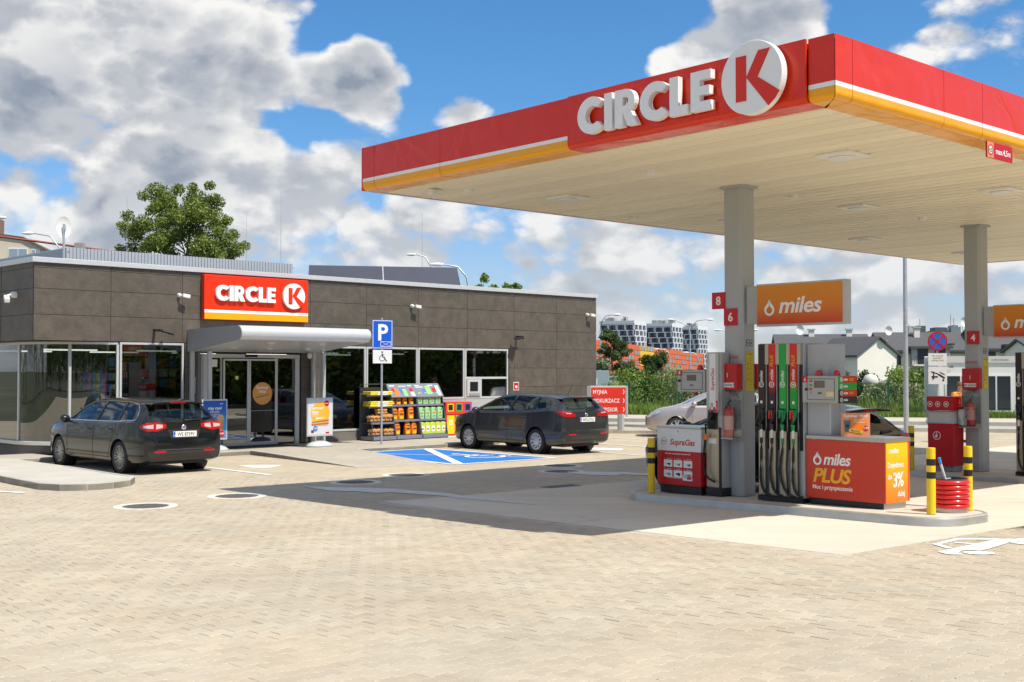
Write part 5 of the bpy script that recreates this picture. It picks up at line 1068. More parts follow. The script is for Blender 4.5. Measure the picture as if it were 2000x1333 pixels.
mb = MB(); ring(mb, (-.12, .82), .10, .085, 24, t0=-.004, t1=-.0005); ob('round_mark', mb, WSIGN, t); ob('litter_figure', MB().prism([(-.14, .77), (-.11, .77), (-.10, .85), (-.15, .85)], 'y', -.004, -.0005).prism(disc(.014, 10, (-.125, .88)), 'y', -.004, -.0005).prism([(-.17, .77), (-.15, .77), (-.145, .81), (-.175, .81)], 'y', -.0038, -.0005), WSIGN, t)
r = np.random.RandomState(4)
for sx, lab in ((-.42, 'crumpled clear glove bag hanging on the left of the red service unit'), (.40, 'crumpled clear glove bag hanging on the right of the red service unit')):
    mb = MB(); V = []
    for i in range(7):
        for j in range(9): aa = 2 * PI * j / 9; V.append(((sx * .82) + (.07 + r.uniform(-.03, .03)) * math.cos(aa), .2 + (.09 + r.uniform(-.03, .03)) * math.sin(aa), 0.90 + i * .05 + r.uniform(-.01, .01)))
    mb.add(V, [(i * 9 + j, i * 9 + (j + 1) % 9, (i + 1) * 9 + (j + 1) % 9, (i + 1) * 9 + j) for i in range(6) for j in range(9)])
    o = ob('glove_bag', mb, mat('plastic_film', (.72, .74, .76), .25, alpha=.55), None, t.location, t.rotation_euler.z, sm=True); tag(o, lab, 'plastic bag', 'glove bags on the service unit')
ob('bag_hook', MB().tube([(.32, .2, 1.40), (.42, .2, 1.40)], .01, 6).tube([(-.36, .2, 1.40), (-.44, .2, 1.40)], .01, 6), STEEL, t)
t = thing('litter_bin', 'black round litter bin mostly hidden behind the gas cabinet', 'bin', ISL(.35, 1.42) + (isl_z(.3, 1.5),), 0); ob('bin_body', MB().cyl((0, 0, 0), .17, .82, 24, r2=.20), BLACK, t, sm=50, bev=.01); ob('rim', MB().lathe([(.20, .80), (.21, .81), (.21, .85), (.19, .86)], 24, cap=False), DGREY, t, sm=50)
# ================================================================== CARS   (local x forward, y left, z up, origin on the ground under the centre)
def lerp(tab, x):
    if x <= tab[0][0]: return tab[0][1]
    for (a, p), (b, q) in zip(tab, tab[1:]):
        if x <= b:
            t = (x - a) / (b - a); return p + (q - p) * t
    return tab[-1][1]
def cr(tab, x):                                   # smooth version
    if x <= tab[0][0]: return tab[0][1]
    if x >= tab[-1][0]: return tab[-1][1]
    for i in range(len(tab) - 1):
        if x <= tab[i + 1][0]:
            x0, y0 = tab[i]; x1, y1 = tab[i + 1]; h = x1 - x0; t = (x - x0) / h
            m0 = (y1 - tab[i - 1][1]) / (x1 - tab[i - 1][0]) if i else (y1 - y0) / h
            m1 = (tab[i + 2][1] - y0) / (tab[i + 2][0] - x0) if i + 2 < len(tab) else (y1 - y0) / h
            return (2 * t**3 - 3 * t**2 + 1) * y0 + (t**3 - 2 * t**2 + t) * h * m0 + (-2 * t**3 + 3 * t**2) * y1 + (t**3 - t**2) * h * m1
def section(x, S, ins=0):
    zt = cr(S['top'], x) - ins; zb = lerp(S['bot'], x) + ins; w = cr(S['w'], x) - ins; belt = min(cr(S['belt'], x), zt - .02); wr = cr(S['wr'], x) - ins
    wb = w * .965; hood = zt - belt < .12
    P = [(0, zb), (w * .80, zb), (w * .93, zb + .03), (w * .975, zb + .10), (w * .995, .45), (w, .62), (w * .985, .78 if belt > .82 else belt - .07), (wb, belt - .012)]
    if hood: P += [(wb * .97, belt + (zt - belt) * .35), (wb * .88, belt + (zt - belt) * .72), (wb * .6, zt - .012), (wb * .3, zt - .003), (0, zt)]
    else:
        d = zt - belt; P += [(wb - .02, belt + .01), (wb + (wr - wb) * .82, belt + d * .78), (wr * .955, zt - .045), (wr * .78, zt - .016), (0, zt)]
    for i in range(1, len(P)):
        if P[i][1] < P[i - 1][1] + .002 and i > 1: P[i] = (P[i][0], P[i - 1][1] + .002)
    return P
def loft(S, xs, ins=0, zmin=None):
    mb = MB(); rings = []
    for x in xs:
        P = section(x, S, ins)
        if zmin: P = [(y, max(z, zmin + .001 * i)) for i, (y, z) in enumerate(P)]
        R = [(x, y, z) for y, z in P] + [(x, -y, z) for y, z in P[1:-1][::-1]]; rings.append(R)
    n = len(rings[0]); V = [p for r in rings for p in r]; F = []
    for j in range(len(rings) - 1):
        for i in range(n): F.append((j * n + i, j * n + (i + 1) % n, (j + 1) * n + (i + 1) % n, (j + 1) * n + i))
    # end caps as strips across
    for j, fl in ((0, True), (len(rings) - 1, False)):
        h = n // 2
        for i in range(h):
            a, b, c, d = j * n + i, j * n + i + 1, j * n + (n - i - 1) % n, j * n + (n - i) % n
            f = [a, b, c, d] if i not in (0, h - 1) else ([a, b, c] if i == 0 else [a, b, d])
            f = list(dict.fromkeys(f)); F.append(tuple(f[::-1]) if fl else tuple(f))
    mb.add(V, F); return mb
def boolean(me, cutters):
    o = bpy.data.objects.new('b', me); COL.objects.link(o); cs = []
    for c in cutters:
        q = bpy.data.objects.new('c', c); COL.objects.link(q); cs.append(q); m = o.modifiers.new('m', 'BOOLEAN'); m.object = q; m.operation = 'DIFFERENCE'; m.solver = 'EXACT'
    dg = bpy.context.evaluated_depsgraph_get(); r = bpy.data.meshes.new_from_object(o.evaluated_get(dg)); bpy.data.objects.remove(o)
    for q in cs: bpy.data.objects.remove(q)
    return r
def cmesh(mb, m=None):
    me = mb.mesh('c', m or BLACK); bm = bmesh.new(); bm.from_mesh(me); bmesh.ops.recalc_face_normals(bm, faces=bm.faces[:]); bm.to_mesh(me); bm.free(); return me
def projside(tree, x, z, s, off): 
    h = tree.ray_cast(Vector((x, s * 2.5, z)), Vector((0, -s, 0))); y = h[0].y if h[0] else s * .8
    return (x, y + s * off, z)
def patch(name, top, bot, n, m, proj, matl, parent, sm=True):
    # surface patch between two outline curves, laid on the body by proj(u,v)
    mb = MB(); V = []
    def at(c, t):
        L_ = [0]
        for a, b in zip(c, c[1:]): L_.append(L_[-1] + math.hypot(b[0] - a[0], b[1] - a[1]))
        d = t * L_[-1]
        for i in range(len(c) - 1):
            if d <= L_[i + 1] + 1e-9: k = (d - L_[i]) / max(1e-9, L_[i + 1] - L_[i]); return (c[i][0] + (c[i + 1][0] - c[i][0]) * k, c[i][1] + (c[i + 1][1] - c[i][1]) * k)
        return c[-1]
    for j in range(m + 1):
        for i in range(n + 1):
            a, b = at(top, i / n), at(bot, i / n); k = j / m; V.append(proj(a[0] + (b[0] - a[0]) * k, a[1] + (b[1] - a[1]) * k))
    mb.add(V, [(j * (n + 1) + i, j * (n + 1) + i + 1, (j + 1) * (n + 1) + i + 1, (j + 1) * (n + 1) + i) for j in range(m) for i in range(n)])
    return ob(name, mb, matl, parent, sm=80 if sm else 0)
TYRE = mat('tyre', (.017, .017, .018), .75, bump=.3, bscale=60)
def wheel(parent, x, y, r, rim_r, style, rimm, side):
    w = thing_part = bpy.data.objects.new('wheel', None); COL.objects.link(w); w.parent = parent; w.location = (x, y, r); W = .215
    if side < 0: w.rotation_euler = (0, 0, PI)
    prof = [(rim_r, -W * .5), (r - .035, -W * .5), (r - .01, -W * .42), (r, -W * .28), (r, W * .28), (r - .01, W * .42), (r - .035, W * .5), (rim_r + .006, W * .5), (rim_r - .004, W * .42)]
    ob('tyre', MB().lathe(prof, 40, axis='y', cap=False), TYRE, w, sm=35)
    ob('brake_disc', MB().lathe([(.02, 0), (rim_r * .75, 0), (rim_r * .75, .02), (.02, .02)], 28, axis='y', cap=False), mat('brake_dark', (.06, .055, .05), .5, metal=.5), w)
    ob('rim', MB().lathe([(rim_r + .004, W * .46), (rim_r - .012, W * .47), (rim_r - .02, W * .30), (rim_r - .03, -W * .3)], 40, axis='y', cap=False), rimm, w, sm=40)
    mb = MB(); y0 = W * .36; yc = W * .40
    if style == 'multi':
        for i in range(9):
            for s in (-.1, .1):
                a = 2 * PI * i / 9 + s; b = 2 * PI * i / 9 + s * 1.55; n = (math.cos(a + PI / 2), math.sin(a + PI / 2)); c0 = (math.cos(a) * .05, math.sin(a) * .05); c1 = (math.cos(b) * (rim_r - .015), math.sin(b) * (rim_r - .015))
                V = []
                for (c, ww, dy) in ((c0, .010, yc - .01), (c1, .0085, y0 + .012)):
                    V += [(c[0] + n[0] * ww, dy, c[1] + n[1] * ww), (c[0] - n[0] * ww, dy, c[1] - n[1] * ww), (c[0] - n[0] * ww, dy - .03, c[1] - n[1] * ww), (c[0] + n[0] * ww, dy - .03, c[1] + n[1] * ww)]
                mb.add(V, [(0, 1, 5, 4), (1, 2, 6, 5), (2, 3, 7, 6), (3, 0, 4, 7)])
    elif style == 'cover':
        k = 10; R1 = rim_r - .012
        mb.lathe([(.0, yc + .012), (.045, yc + .012), (.075, yc + .004), (R1 * .48, yc - .002)], 40, axis='y', cap=False); mb.lathe([(R1 * .88, yc), (R1, yc - .004), (R1 + .004, yc - .02)], 40, axis='y', cap=False)
        for i in range(k):
            a = 2 * PI * i / k; h = PI / k * .62
            q = [(R1 * .48 * math.cos(a - h), R1 * .48 * math.sin(a - h)), (R1 * .48 * math.cos(a + h), R1 * .48 * math.sin(a + h)), (R1 * .88 * math.cos(a + h), R1 * .88 * math.sin(a + h)), (R1 * .88 * math.cos(a - h), R1 * .88 * math.sin(a - h))]
            V = [(p[0], yc + (-.002 if j < 2 else 0), p[1]) for j, p in enumerate(q)]; mb.add(V, [(0, 1, 2, 3)])
    else:
        for i in range(5):
            for s in (-.16, .16):
                a = 2 * PI * i / 5 + PI / 10 + s * .6; b = 2 * PI * i / 5 + PI / 10 + s * 1.6; n = (math.cos(a + PI / 2), math.sin(a + PI / 2)); c0 = (math.cos(a) * .04, math.sin(a) * .04); c1 = (math.cos(b) * (rim_r - .012), math.sin(b) * (rim_r - .012)); V = []
                for (c, ww, dy) in ((c0, .020, yc), (c1, .022, y0 + .012)):
                    V += [(c[0] + n[0] * ww, dy, c[1] + n[1] * ww), (c[0] - n[0] * ww, dy, c[1] - n[1] * ww), (c[0] - n[0] * ww, dy - .03, c[1] - n[1] * ww), (c[0] + n[0] * ww, dy - .03, c[1] + n[1] * ww)]
                mb.add(V, [(0, 1, 5, 4), (1, 2, 6, 5), (2, 3, 7, 6), (3, 0, 4, 7)])
    mb.lathe([(0, yc + .006), (.03, yc + .005), (.045, yc - .01)], 20, axis='y', cap=False); ob('spokes', mb, rimm, w, sm=35)
    return w
def carpaint(name, c, metal=.45, rough=.32): return mat(name, c, rough, metal=metal, coat=.7, spec=.35)
def build_car(name, label, S, paint, loc, rz, rimstyle, rimm, plate=None, trim=None, scale=1.0, lights='dual', inter=(.05, .05, .052)):
    t = thing(name, label, 'car', loc, rz); t.scale = (scale,) * 3
    L2 = S['L'] / 2; xs = sorted(set([round(-L2 + .0 + S['L'] * i / 56, 4) for i in range(57)] + S.get('xs', [])))
    body = loft(S, xs); me = cmesh(body, paint)
    bm = bmesh.new(); bm.from_mesh(me); bmesh.ops.triangulate(bm, faces=bm.faces[:]); solid = BVHTree.FromBMesh(bm); bm.free()
    cut = []
    c0, c1 = S['cab']; cxs = [c0 + (c1 - c0) * i / 22 for i in range(23)]
    cut.append(cmesh(loft(S, cxs, ins=.045, zmin=.30)))
    for poly in S['wins']: cut.append(cmesh(MB().prism(poly, 'y', -1.4, 1.4)))
    rw = S.get('rear_win')
    if rw: cut.append(cmesh(MB().prism([(y, z) for y, z in rw], 'x', -3.2, c0 + .35)))
    ws = S.get('screen')
    if ws: cut.append(cmesh(MB().prism([(y, z) for y, z in ws], 'x', c1 - .55, 3.2)))
    for ax in (S['ra'], S['fa']): cut.append(cmesh(MB().cyl((ax, -1.5, S['r'] + .005), S['r'] + .045, .86 - (.0), 36, 'y'))); cut.append(cmesh(MB().cyl((ax, .64, S['r'] + .005), S['r'] + .045, .86, 36, 'y')))
    shell = boolean(me, cut); shell.materials.clear(); shell.materials.append(paint); shell.name = 'body'
    ob('body', shell, None, t, sm=32)
    # dark underside and wheel housings
    ob('underbody', MB().box(-L2 + .25, L2 - .3, -.63, .63, .19, .40), BLACK, t)
    for ax in (S['ra'], S['fa']):
        for s in (-1, 1): mb = MB().lathe([(S['r'] + .043, .64 if s > 0 else -.64), (S['r'] + .043, (S['w'][len(S['w']) // 2][1] - .03) * s)], 28, (ax, 0, S['r'] + .005), 'y', cap=False); ob('wheel_housing', mb, BLACK, t)
    for ax in (S['ra'], S['fa']):
        for s in (-1, 1):
            yw = abs(projside(solid, ax, .66, s, 0)[1]) - .125
            wheel(t, ax, s * yw, S['r'], S['rim'], rimstyle, rimm, s)
    # glazing
    for i, poly in enumerate(S['wins']):
        tp, bt = S['wc'][i]
        for s in (-1, 1): patch('side_window', tp, bt, 14, 4, lambda u, v, s=s: projside(solid, u, v, s, -.008), CGLASS, t)
    def rear(u, v, off=.0):
        h = solid.ray_cast(Vector((-4, u, v)), Vector((1, 0, 0))); x = h[0].x if h[0] else -L2; return (x - off, u, v)
    def front(u, v, off=.0):
        h = solid.ray_cast(Vector((4, u, v)), Vector((-1, 0, 0))); x = h[0].x if h[0] else L2; return (x + off, u, v)
    if rw: tp, bt = S['rwc']; patch('rear_window', tp, bt, 14, 8, lambda u, v: rear(u, v, -.008), CGLASS, t)
    if ws: tp, bt = S['wsc']; patch('windscreen', tp, bt, 14, 10, lambda u, v: front(u, v, -.008), CGLASS, t)
    # seats, dash, belts of trim
    im = mat('cabin_dark', inter, .8); sm_ = mat('seat_cloth', (.07, .07, .075), .9)
    B('cabin_floor', c0 + .2, c1 - .4, -.62, .62, .30, .36, im, t); 
    for sx, sy in ((S['fa'] - 1.35, .36), (S['fa'] - 1.35, -.36)): st = ob('seat', MB().box(sx - .1, sx + .42, sy - .24, sy + .24, .36, .58).prism([(sx - .12, .5), (sx + .02, .5), (sx - .10, 1.05), (sx - .22, 1.05)], 'y', sy - .23, sy + .23), sm_, t, bev=.03); ob('head_rest', MB().box(sx - .25, sx - .14, sy - .12, sy + .12, 1.08, 1.24), sm_, st, bev=.03)
    bx = S['ra'] + .42; ob('rear_bench', MB().box(bx - .05, bx + .45, -.60, .60, .36, .58).prism([(bx - .08, .5), (bx + .06, .5), (bx - .06, .98), (bx - .18, .98)], 'y', -.60, .60), sm_, t, bev=.03)
    for sy in (-.38, .38): ob('head_rest', MB().box(bx - .20, bx - .10, sy - .12, sy + .12, 1.0, 1.13), sm_, t, bev=.03)
    B('dashboard', c1 - .95, c1 - .55, -.62, .62, .60, .88, im, t, bev=.03); mb = MB(); ob('steering_wheel', MB().tube([(c1 - 1.02, .36 + .18 * math.cos(a * PI / 8), .86 + .17 * math.sin(a * PI / 8)) for a in range(17)], .015, 6), BLACK, t)
    # door shut lines, handles, trims
    for xd, z0, z1 in S['cuts']:
        pts = [projside(solid, lerp(xd, z), z, 1, .0015) for z in [z0 + (z1 - z0) * i / 14 for i in range(15)]]
        for s in (-1, 1): ob('door_gap', MB().tube([(p[0], s * abs(p[1]), p[2]) for p in pts], .0035, 4), BLACK, t)
    for hx_, hz in S['handles']:
        for s in (-1, 1):
            p = projside(solid, hx_, hz, s, .0); q = projside(solid, hx_ + .19, hz + .008, s, 0); ob('door_handle', MB().tube([(p[0], p[1] + s * .004, p[2]), (p[0] + .02, p[1] + s * .03, p[2]), (q[0] - .02, q[1] + s * .03, q[2]), (q[0], q[1] + s * .004, q[2])], .013, 6), paint, t, sm=60)
    if trim:
        for s in (-1, 1):
            pts = [projside(solid, u, v, s, .004) for u, v in S['dlo']]; ob('window_trim', MB().tube(pts, .008, 5), trim, t, sm=60)
    for i in range(len(S['wins']) - 1):
        pa = S['pillars'][i]
        for s in (-1, 1): patch('pillar_cover', pa[0], pa[1], 2, 5, lambda u, v, s=s: projside(solid, u, v, s, .003), BLACK, t)
    for s in (-1, 1):
        p = projside(solid, S['mir'], S['mirz'], s, 0); ob('door_mirror', MB().lathe([(.02, -.10), (.07, -.09), (.09, -.02), (.085, .05), (.05, .09), (.01, .10)], 16, (p[0] + .02, p[1] + s * .13, p[2] + .06), 'y', cap=True).box(p[0] - .0, p[0] + .05, min(p[1], p[1] + s * .08), max(p[1], p[1] + s * .08), p[2] + .0, p[2] + .04), paint, t, sm=50)
    for s in (-1, 1): pts = [projside(solid, x, lerp([(-3, .31), (3, .31)], x), s, .003) for x in np.linspace(S['ra'] + .42, S['fa'] - .42, 12)]; ob('sill_line', MB().tube(pts, .006, 4), BLACK, t)
    # rear end
    tp, bt = S['tail']
    for s in (-1, 1):
        def pj(u, v, s=s, off=.012):
            # wraps round the corner: beyond the face use a diagonal ray
            d = Vector((1, -s * .62, 0)).normalized(); o_ = Vector((-L2 - .9, s * u, v)) - Vector((0, -s * .62, 0)) * .9 * 1.0
            h = solid.ray_cast(o_, d); p = h[0] if h[0] else Vector((-L2, s * u, v)); return tuple(p - d * off)
        lm = patch('tail_light', tp, bt, 14, 5, pj, mat('tail_red', (.40, .006, .008), .15, coat=.3), t)
        if lights == 'dual':
            for (ti, bi) in S['tailclear']: patch('reverse_lens', ti, bi, 8, 3, lambda u, v: pj(u, v, s, .017), mat('lens_clear', (.55, .42, .42), .15, coat=.3), lm)
        if S.get('reflz'): patch('reflector', [(.42, S['reflz'] + .022), (.66, S['reflz'] + .022)], [(.42, S['reflz'] - .015), (.66, S['reflz'] - .015)], 6, 2, lambda u, v, s=s: rear(s * u, v, .006), mat('reflector_red', (.55, .01, .02), .2), t)
    if S.get('brt'): tp, bt = S['brt']; patch('bumper_trim', tp, bt, 24, 3, lambda u, v: rear(u, v, .004), mat('bumper_dark', (.03, .03, .032), .45), t)
    if S.get('chrome_z'): patch('chrome_strip', [(-.62, S['chrome_z'] + .008), (.62, S['chrome_z'] + .008)], [(-.62, S['chrome_z'] - .008), (.62, S['chrome_z'] - .008)], 24, 1, lambda u, v: rear(u, v, .008), mat('chrome', (.75, .75, .75), .12, metal=1), t)
    if plate:
        px, _, pz = rear(0, S['platez']); px -= .02
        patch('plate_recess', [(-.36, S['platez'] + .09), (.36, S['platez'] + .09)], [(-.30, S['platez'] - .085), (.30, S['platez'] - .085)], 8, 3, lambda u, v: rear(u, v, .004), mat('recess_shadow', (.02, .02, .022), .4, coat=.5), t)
        pl = ob('number_plate', MB().box(px - .012, px, -.26, .26, S['platez'] - .057, S['platez'] + .057), WSIGN, t, bev=.004); B('blue_band', px - .0135, px - .0122, .215, .256, S['platez'] - .053, S['platez'] + .053, BLUE, pl)
        text('lettering', plate, .078, BLACK, pl, (px - .0128, -.02, S['platez'] - .038), (PI / 2, 0, -PI / 2), .012, .0006, sx=.80); text('lettering', 'PL', .022, WSIGN, pl, (px - .014, .236, S['platez'] - .042), (PI / 2, 0, -PI / 2), .01, .0005)
    if S.get('badgez'):
        x, _, z = rear(0, S['badgez']); ob('oval_badge', MB().lathe([(.0, -.012), (.045, -.010), (.055, 0)], 24, (x - .004, 0, z), 'x', cap=False), mat('chrome', (.75, .75, .75), .12, metal=1), t, sm=60).scale = (1, 1, 1)
    if S.get('spoiler'):
        sp = S['spoiler']; ob('roof_spoiler', MB().prism([(-.62, sp[1] - .01), (-.55, sp[1] + .018), (-.3, sp[1] + .036), (0, sp[1] + .042), (.3, sp[1] + .036), (.55, sp[1] + .018), (.62, sp[1] - .01), (.5, sp[1] - .02), (0, sp[1] - .005), (-.5, sp[1] - .02)], 'x', sp[0], sp[0] + .22), paint, t, bev=.008, sm=40); B('brake_lamp', sp[0] - .004, sp[0] + .002, -.17, .17, sp[1] + .008, sp[1] + .026, mat('tail_red', (.50, .006, .008), .12), t)
    if S.get('wiper'): w_ = S['wiper']; p = [rear(-.03, w_, .02), rear(-.22, w_ + .012, .03), rear(-.42, w_ + .02, .02)]; ob('rear_wiper', MB().tube(p, [.022, .013, .008], 6), BLACK, t)
    # front end
    for s in (-1, 1):
        def pf(u, v, s=s, off=.01):
            d = Vector((-1, -s * .7, 0)).normalized(); o_ = Vector((L2 + .9, s * u + s * .63, v)); h = solid.ray_cast(o_, d); p = h[0] if h[0] else Vector((L2, s * u, v)); return tuple(p - d * off)
        patch('headlight', S['head'][0], S['head'][1], 10, 4, pf, mat('headlight', (.55, .56, .56), .08, metal=.4, coat=1), t)
    patch('grille', [(-.42, .62), (.42, .62)], [(-.36, .34), (.36, .34)], 10, 4, lambda u, v: front(u, v, .005), BLACK, t)
    return t, solid

EST = dict(L=4.83, r=.325, rim=.232, ra=-1.40, fa=1.45,
    top=[(-2.415, .60), (-2.405, .97), (-2.36, 1.02), (-2.28, 1.08), (-2.14, 1.26), (-1.98, 1.41), (-1.85, 1.462), (-1.3, 1.50), (-.5, 1.515), (.2, 1.49), (.6, 1.40), (1.0, 1.22), (1.38, 1.04), (1.5, 1.00), (1.9, .94), (2.2, .84), (2.36, .68), (2.415, .52)],
    bot=[(-2.415, .40), (-2.37, .28), (-2.2, .22), (-1.9, .20), (1.9, .20), (2.25, .22), (2.415, .32)],
    w=[(-2.415, .66), (-2.38, .80), (-2.28, .87), (-2.0, .915), (-1.4, .94), (-.4, .935), (.6, .94), (1.45, .935), (2.0, .87), (2.25, .74), (2.36, .62), (2.415, .50)],
    wr=[(-2.415, .60), (-2.2, .62), (-1.9, .60), (-1.2, .62), (0, .64), (.6, .64), (1.3, .68), (2.4, .6)],
    belt=[(-2.415, .58), (-2.405, .95), (-2.3, 1.03), (-2.0, 1.05), (-1.4, 1.02), (-.4, .99), (.8, .97), (1.38, .95), (1.9, .86), (2.2, .76), (2.36, .62), (2.415, .5)],
    cab=(-2.20, 1.62),
    wins=[[(-1.93, 1.10), (-1.88, 1.24), (-1.70, 1.37), (-1.28, 1.415), (-1.28, 1.065)], [(-1.20, 1.06), (-1.20, 1.42), (-.42, 1.435), (-.30, 1.04)], [(-.24, 1.035), (-.33, 1.435), (.10, 1.41), (.50, 1.31), (.98, 1.08), (1.0, 1.03)]],
    wc=[([(-1.94, 1.11), (-1.89, 1.25), (-1.70, 1.38), (-1.27, 1.425)], [(-1.93, 1.095), (-1.27, 1.06)]), ([(-1.21, 1.425), (-.41, 1.445)], [(-1.21, 1.055), (-.29, 1.035)]), ([(-.34, 1.44), (.10, 1.42), (.50, 1.32), (1.0, 1.085)], [(-.23, 1.03), (1.01, 1.025)])],
    pillars=[([(-1.285, 1.43), (-1.195, 1.43)], [(-1.285, 1.05), (-1.195, 1.05)]), ([(-.425, 1.44), (-.325, 1.44)], [(-.305, 1.03), (-.235, 1.03)])],
    dlo=[(1.03, 1.02), (.2, 1.028), (-.6, 1.035), (-1.3, 1.05), (-1.95, 1.085), (-1.96, 1.12), (-1.90, 1.27), (-1.72, 1.395), (-1.3, 1.435), (-.6, 1.45), (0.05, 1.43), (.52, 1.33), (1.03, 1.08)],
    rear_win=[(-.70, 1.09), (-.62, 1.30), (-.54, 1.395), (.54, 1.395), (.62, 1.30), (.70, 1.09), (.45, 1.045), (-.45, 1.045)], rwc=([(-.71, 1.11), (-.63, 1.31), (-.54, 1.405), (.54, 1.405), (.63, 1.31), (.71, 1.11)], [(-.70, 1.085), (-.45, 1.035), (.45, 1.035), (.70, 1.085)]),
    screen=[(-.66, 1.06), (-.56, 1.40), (.56, 1.40), (.66, 1.06)], wsc=([(-.57, 1.41), (.57, 1.41)], [(-.68, 1.05), (.68, 1.05)]),
    cuts=[([(.25, 1.0), (.45, .98), (.97, 1.02)], .27, .98), ([(.25, -.22), (.97, -.25)], .25, 1.0), ([(.25, -.86), (.45, -.98), (.70, -1.10), (.9, -1.24)], .28, 1.0)],
    handles=[(-.10, .85), (-1.06, .88)], mir=.92, mirz=.98, platez=.80, badgez=.93, reflz=.455, chrome_z=.50, wiper=1.07, spoiler=(-2.10, 1.405),
    brt=([(-.80, .47), (.80, .47)], [(-.74, .31), (.74, .31)]),
    tail=([(.42, 1.00), (.60, 1.045), (.85, 1.04), (1.02, .98)], [(.42, .93), (.62, .865), (.85, .875), (1.02, .93)]), tailclear=[([(.50, .995), (.64, 1.01)], [(.50, .935), (.64, .91)]), ([(.70, 1.005), (.93, .98)], [(.70, .92), (.93, .94)])],
    head=([(.50, .70), (.75, .76), (1.05, .86)], [(.50, .60), (.75, .62), (1.05, .72)]))
def heading(phi): return PI / 2 + phi
def place(S, contact, phi, sc_, hw=.90):
    # contact: where the outer rear left tyre meets the ground; phi: how far left of straight ahead it points
    h = heading(phi); fx, fy = math.cos(h), math.sin(h); lx, ly = -math.sin(h), math.cos(h)
    return (contact[0] - lx * hw * sc_ - fx * S['ra'] * sc_, contact[1] - ly * hw * sc_ - fy * S['ra'] * sc_), h
GRAPH = carpaint('paint_graphite', (.008, .0085, .010), .15, .25); GREYC = carpaint('paint_grey', (.042, .044, .048), .35, .25)
ALLOY = mat('alloy', (.42, .42, .42), .28, metal=.8); HUB = mat('hubcap_silver', (.52, .54, .58), .32, metal=.5); CHR = mat('chrome', (.75, .75, .75), .12, metal=1)
p, h = place(EST, (-7.95, 23.95), math.radians(44.5), 1.0)
car1, s1 = build_car('estate_car', 'black estate car with chrome window trim parked by the rounded glass corner', EST, GRAPH, (p[0], p[1], -.39), h, 'multi', ALLOY, 'WE 8759V', CHR)
text('lettering', 'MONDEO', .03, CHR, car1, (-2.405, .60, .79), (PI / 2, 0, -PI / 2), .01, .002) if False else None
import copy as _cp
FOC = _cp.deepcopy(EST); FOC.update(L=4.56, ra=-1.31, fa=1.34, r=.315, rim=.212, badgez=.97, platez=.86, chrome_z=None, reflz=.50, spoiler=(-1.98, 1.385), wiper=1.09,
    top=[(-2.28, .62), (-2.27, .99), (-2.22, 1.05), (-2.14, 1.11), (-2.02, 1.27), (-1.88, 1.40), (-1.75, 1.445), (-1.2, 1.485), (-.45, 1.50), (.15, 1.48), (.55, 1.39), (.98, 1.20), (1.36, 1.03), (1.48, .995), (1.8, .94), (2.06, .84), (2.22, .68), (2.28, .52)],
    bot=[(-2.28, .42), (-2.24, .30), (-2.1, .24), (-1.8, .20), (1.8, .20), (2.12, .22), (2.28, .32)],
    w=[(-2.28, .64), (-2.25, .77), (-2.16, .84), (-1.9, .885), (-1.31, .91), (-.4, .905), (.6, .91), (1.34, .905), (1.88, .84), (2.12, .72), (2.22, .60), (2.28, .48)],
    wr=[(-2.28, .58), (-2.1, .60), (-1.8, .585), (-1.2, .60), (0, .62), (.6, .62), (1.3, .66), (2.3, .58)],
    belt=[(-2.28, .60), (-2.27, .97), (-2.17, 1.05), (-1.9, 1.09), (-1.4, 1.06), (-.4, 1.01), (.8, .98), (1.36, .95), (1.8, .86), (2.06, .76), (2.22, .62), (2.28, .5)], cab=(-2.06, 1.58),
    wins=[[(-1.76, 1.17), (-1.74, 1.26), (-1.58, 1.36), (-1.20, 1.40), (-1.20, 1.10)], [(-1.12, 1.09), (-1.12, 1.405), (-.42, 1.425), (-.30, 1.055)], [(-.24, 1.05), (-.33, 1.425), (.08, 1.40), (.46, 1.30), (.94, 1.09), (.97, 1.035)]],
    wc=[([(-1.77, 1.18), (-1.75, 1.27), (-1.58, 1.37), (-1.19, 1.41)], [(-1.76, 1.16), (-1.19, 1.095)]), ([(-1.13, 1.415), (-.41, 1.435)], [(-1.13, 1.085), (-.29, 1.05)]), ([(-.34, 1.43), (.08, 1.41), (.46, 1.31), (.97, 1.085)], [(-.23, 1.045), (.98, 1.03)])],
    pillars=[([(-1.205, 1.42), (-1.115, 1.42)], [(-1.205, 1.08), (-1.115, 1.08)]), ([(-.425, 1.43), (-.325, 1.43)], [(-.305, 1.045), (-.235, 1.045)])],
    rear_win=[(-.60, 1.13), (-.56, 1.28), (-.50, 1.365), (.50, 1.365), (.56, 1.28), (.60, 1.13), (.42, 1.10), (-.42, 1.10)], rwc=([(-.61, 1.15), (-.56, 1.29), (-.50, 1.375), (.50, 1.375), (.56, 1.29), (.61, 1.15)], [(-.60, 1.125), (-.42, 1.09), (.42, 1.09), (.60, 1.125)]),
    screen=[(-.64, 1.05), (-.54, 1.385), (.54, 1.385), (.64, 1.05)], wsc=([(-.55, 1.395), (.55, 1.395)], [(-.66, 1.04), (.66, 1.04)]),
    cuts=[([(.25, .95), (.45, .93), (.97, .98)], .27, .99), ([(.25, -.22), (1.0, -.25)], .25, 1.02), ([(.25, -.80), (.45, -.92), (.70, -1.03), (.95, -1.16)], .28, 1.03)],
    handles=[(-.10, .88), (-1.0, .92)], mir=.88, brt=([(-.78, .50), (.78, .50)], [(-.70, .33), (.70, .33)]),
    tail=([(.40, 1.00), (.58, 1.065), (.82, 1.085), (1.04, 1.07)], [(.40, .94), (.60, .93), (.82, .94), (1.04, 1.05)]), tailclear=[([(.56, 1.03), (.74, 1.045)], [(.56, 1.005), (.74, 1.02)])])
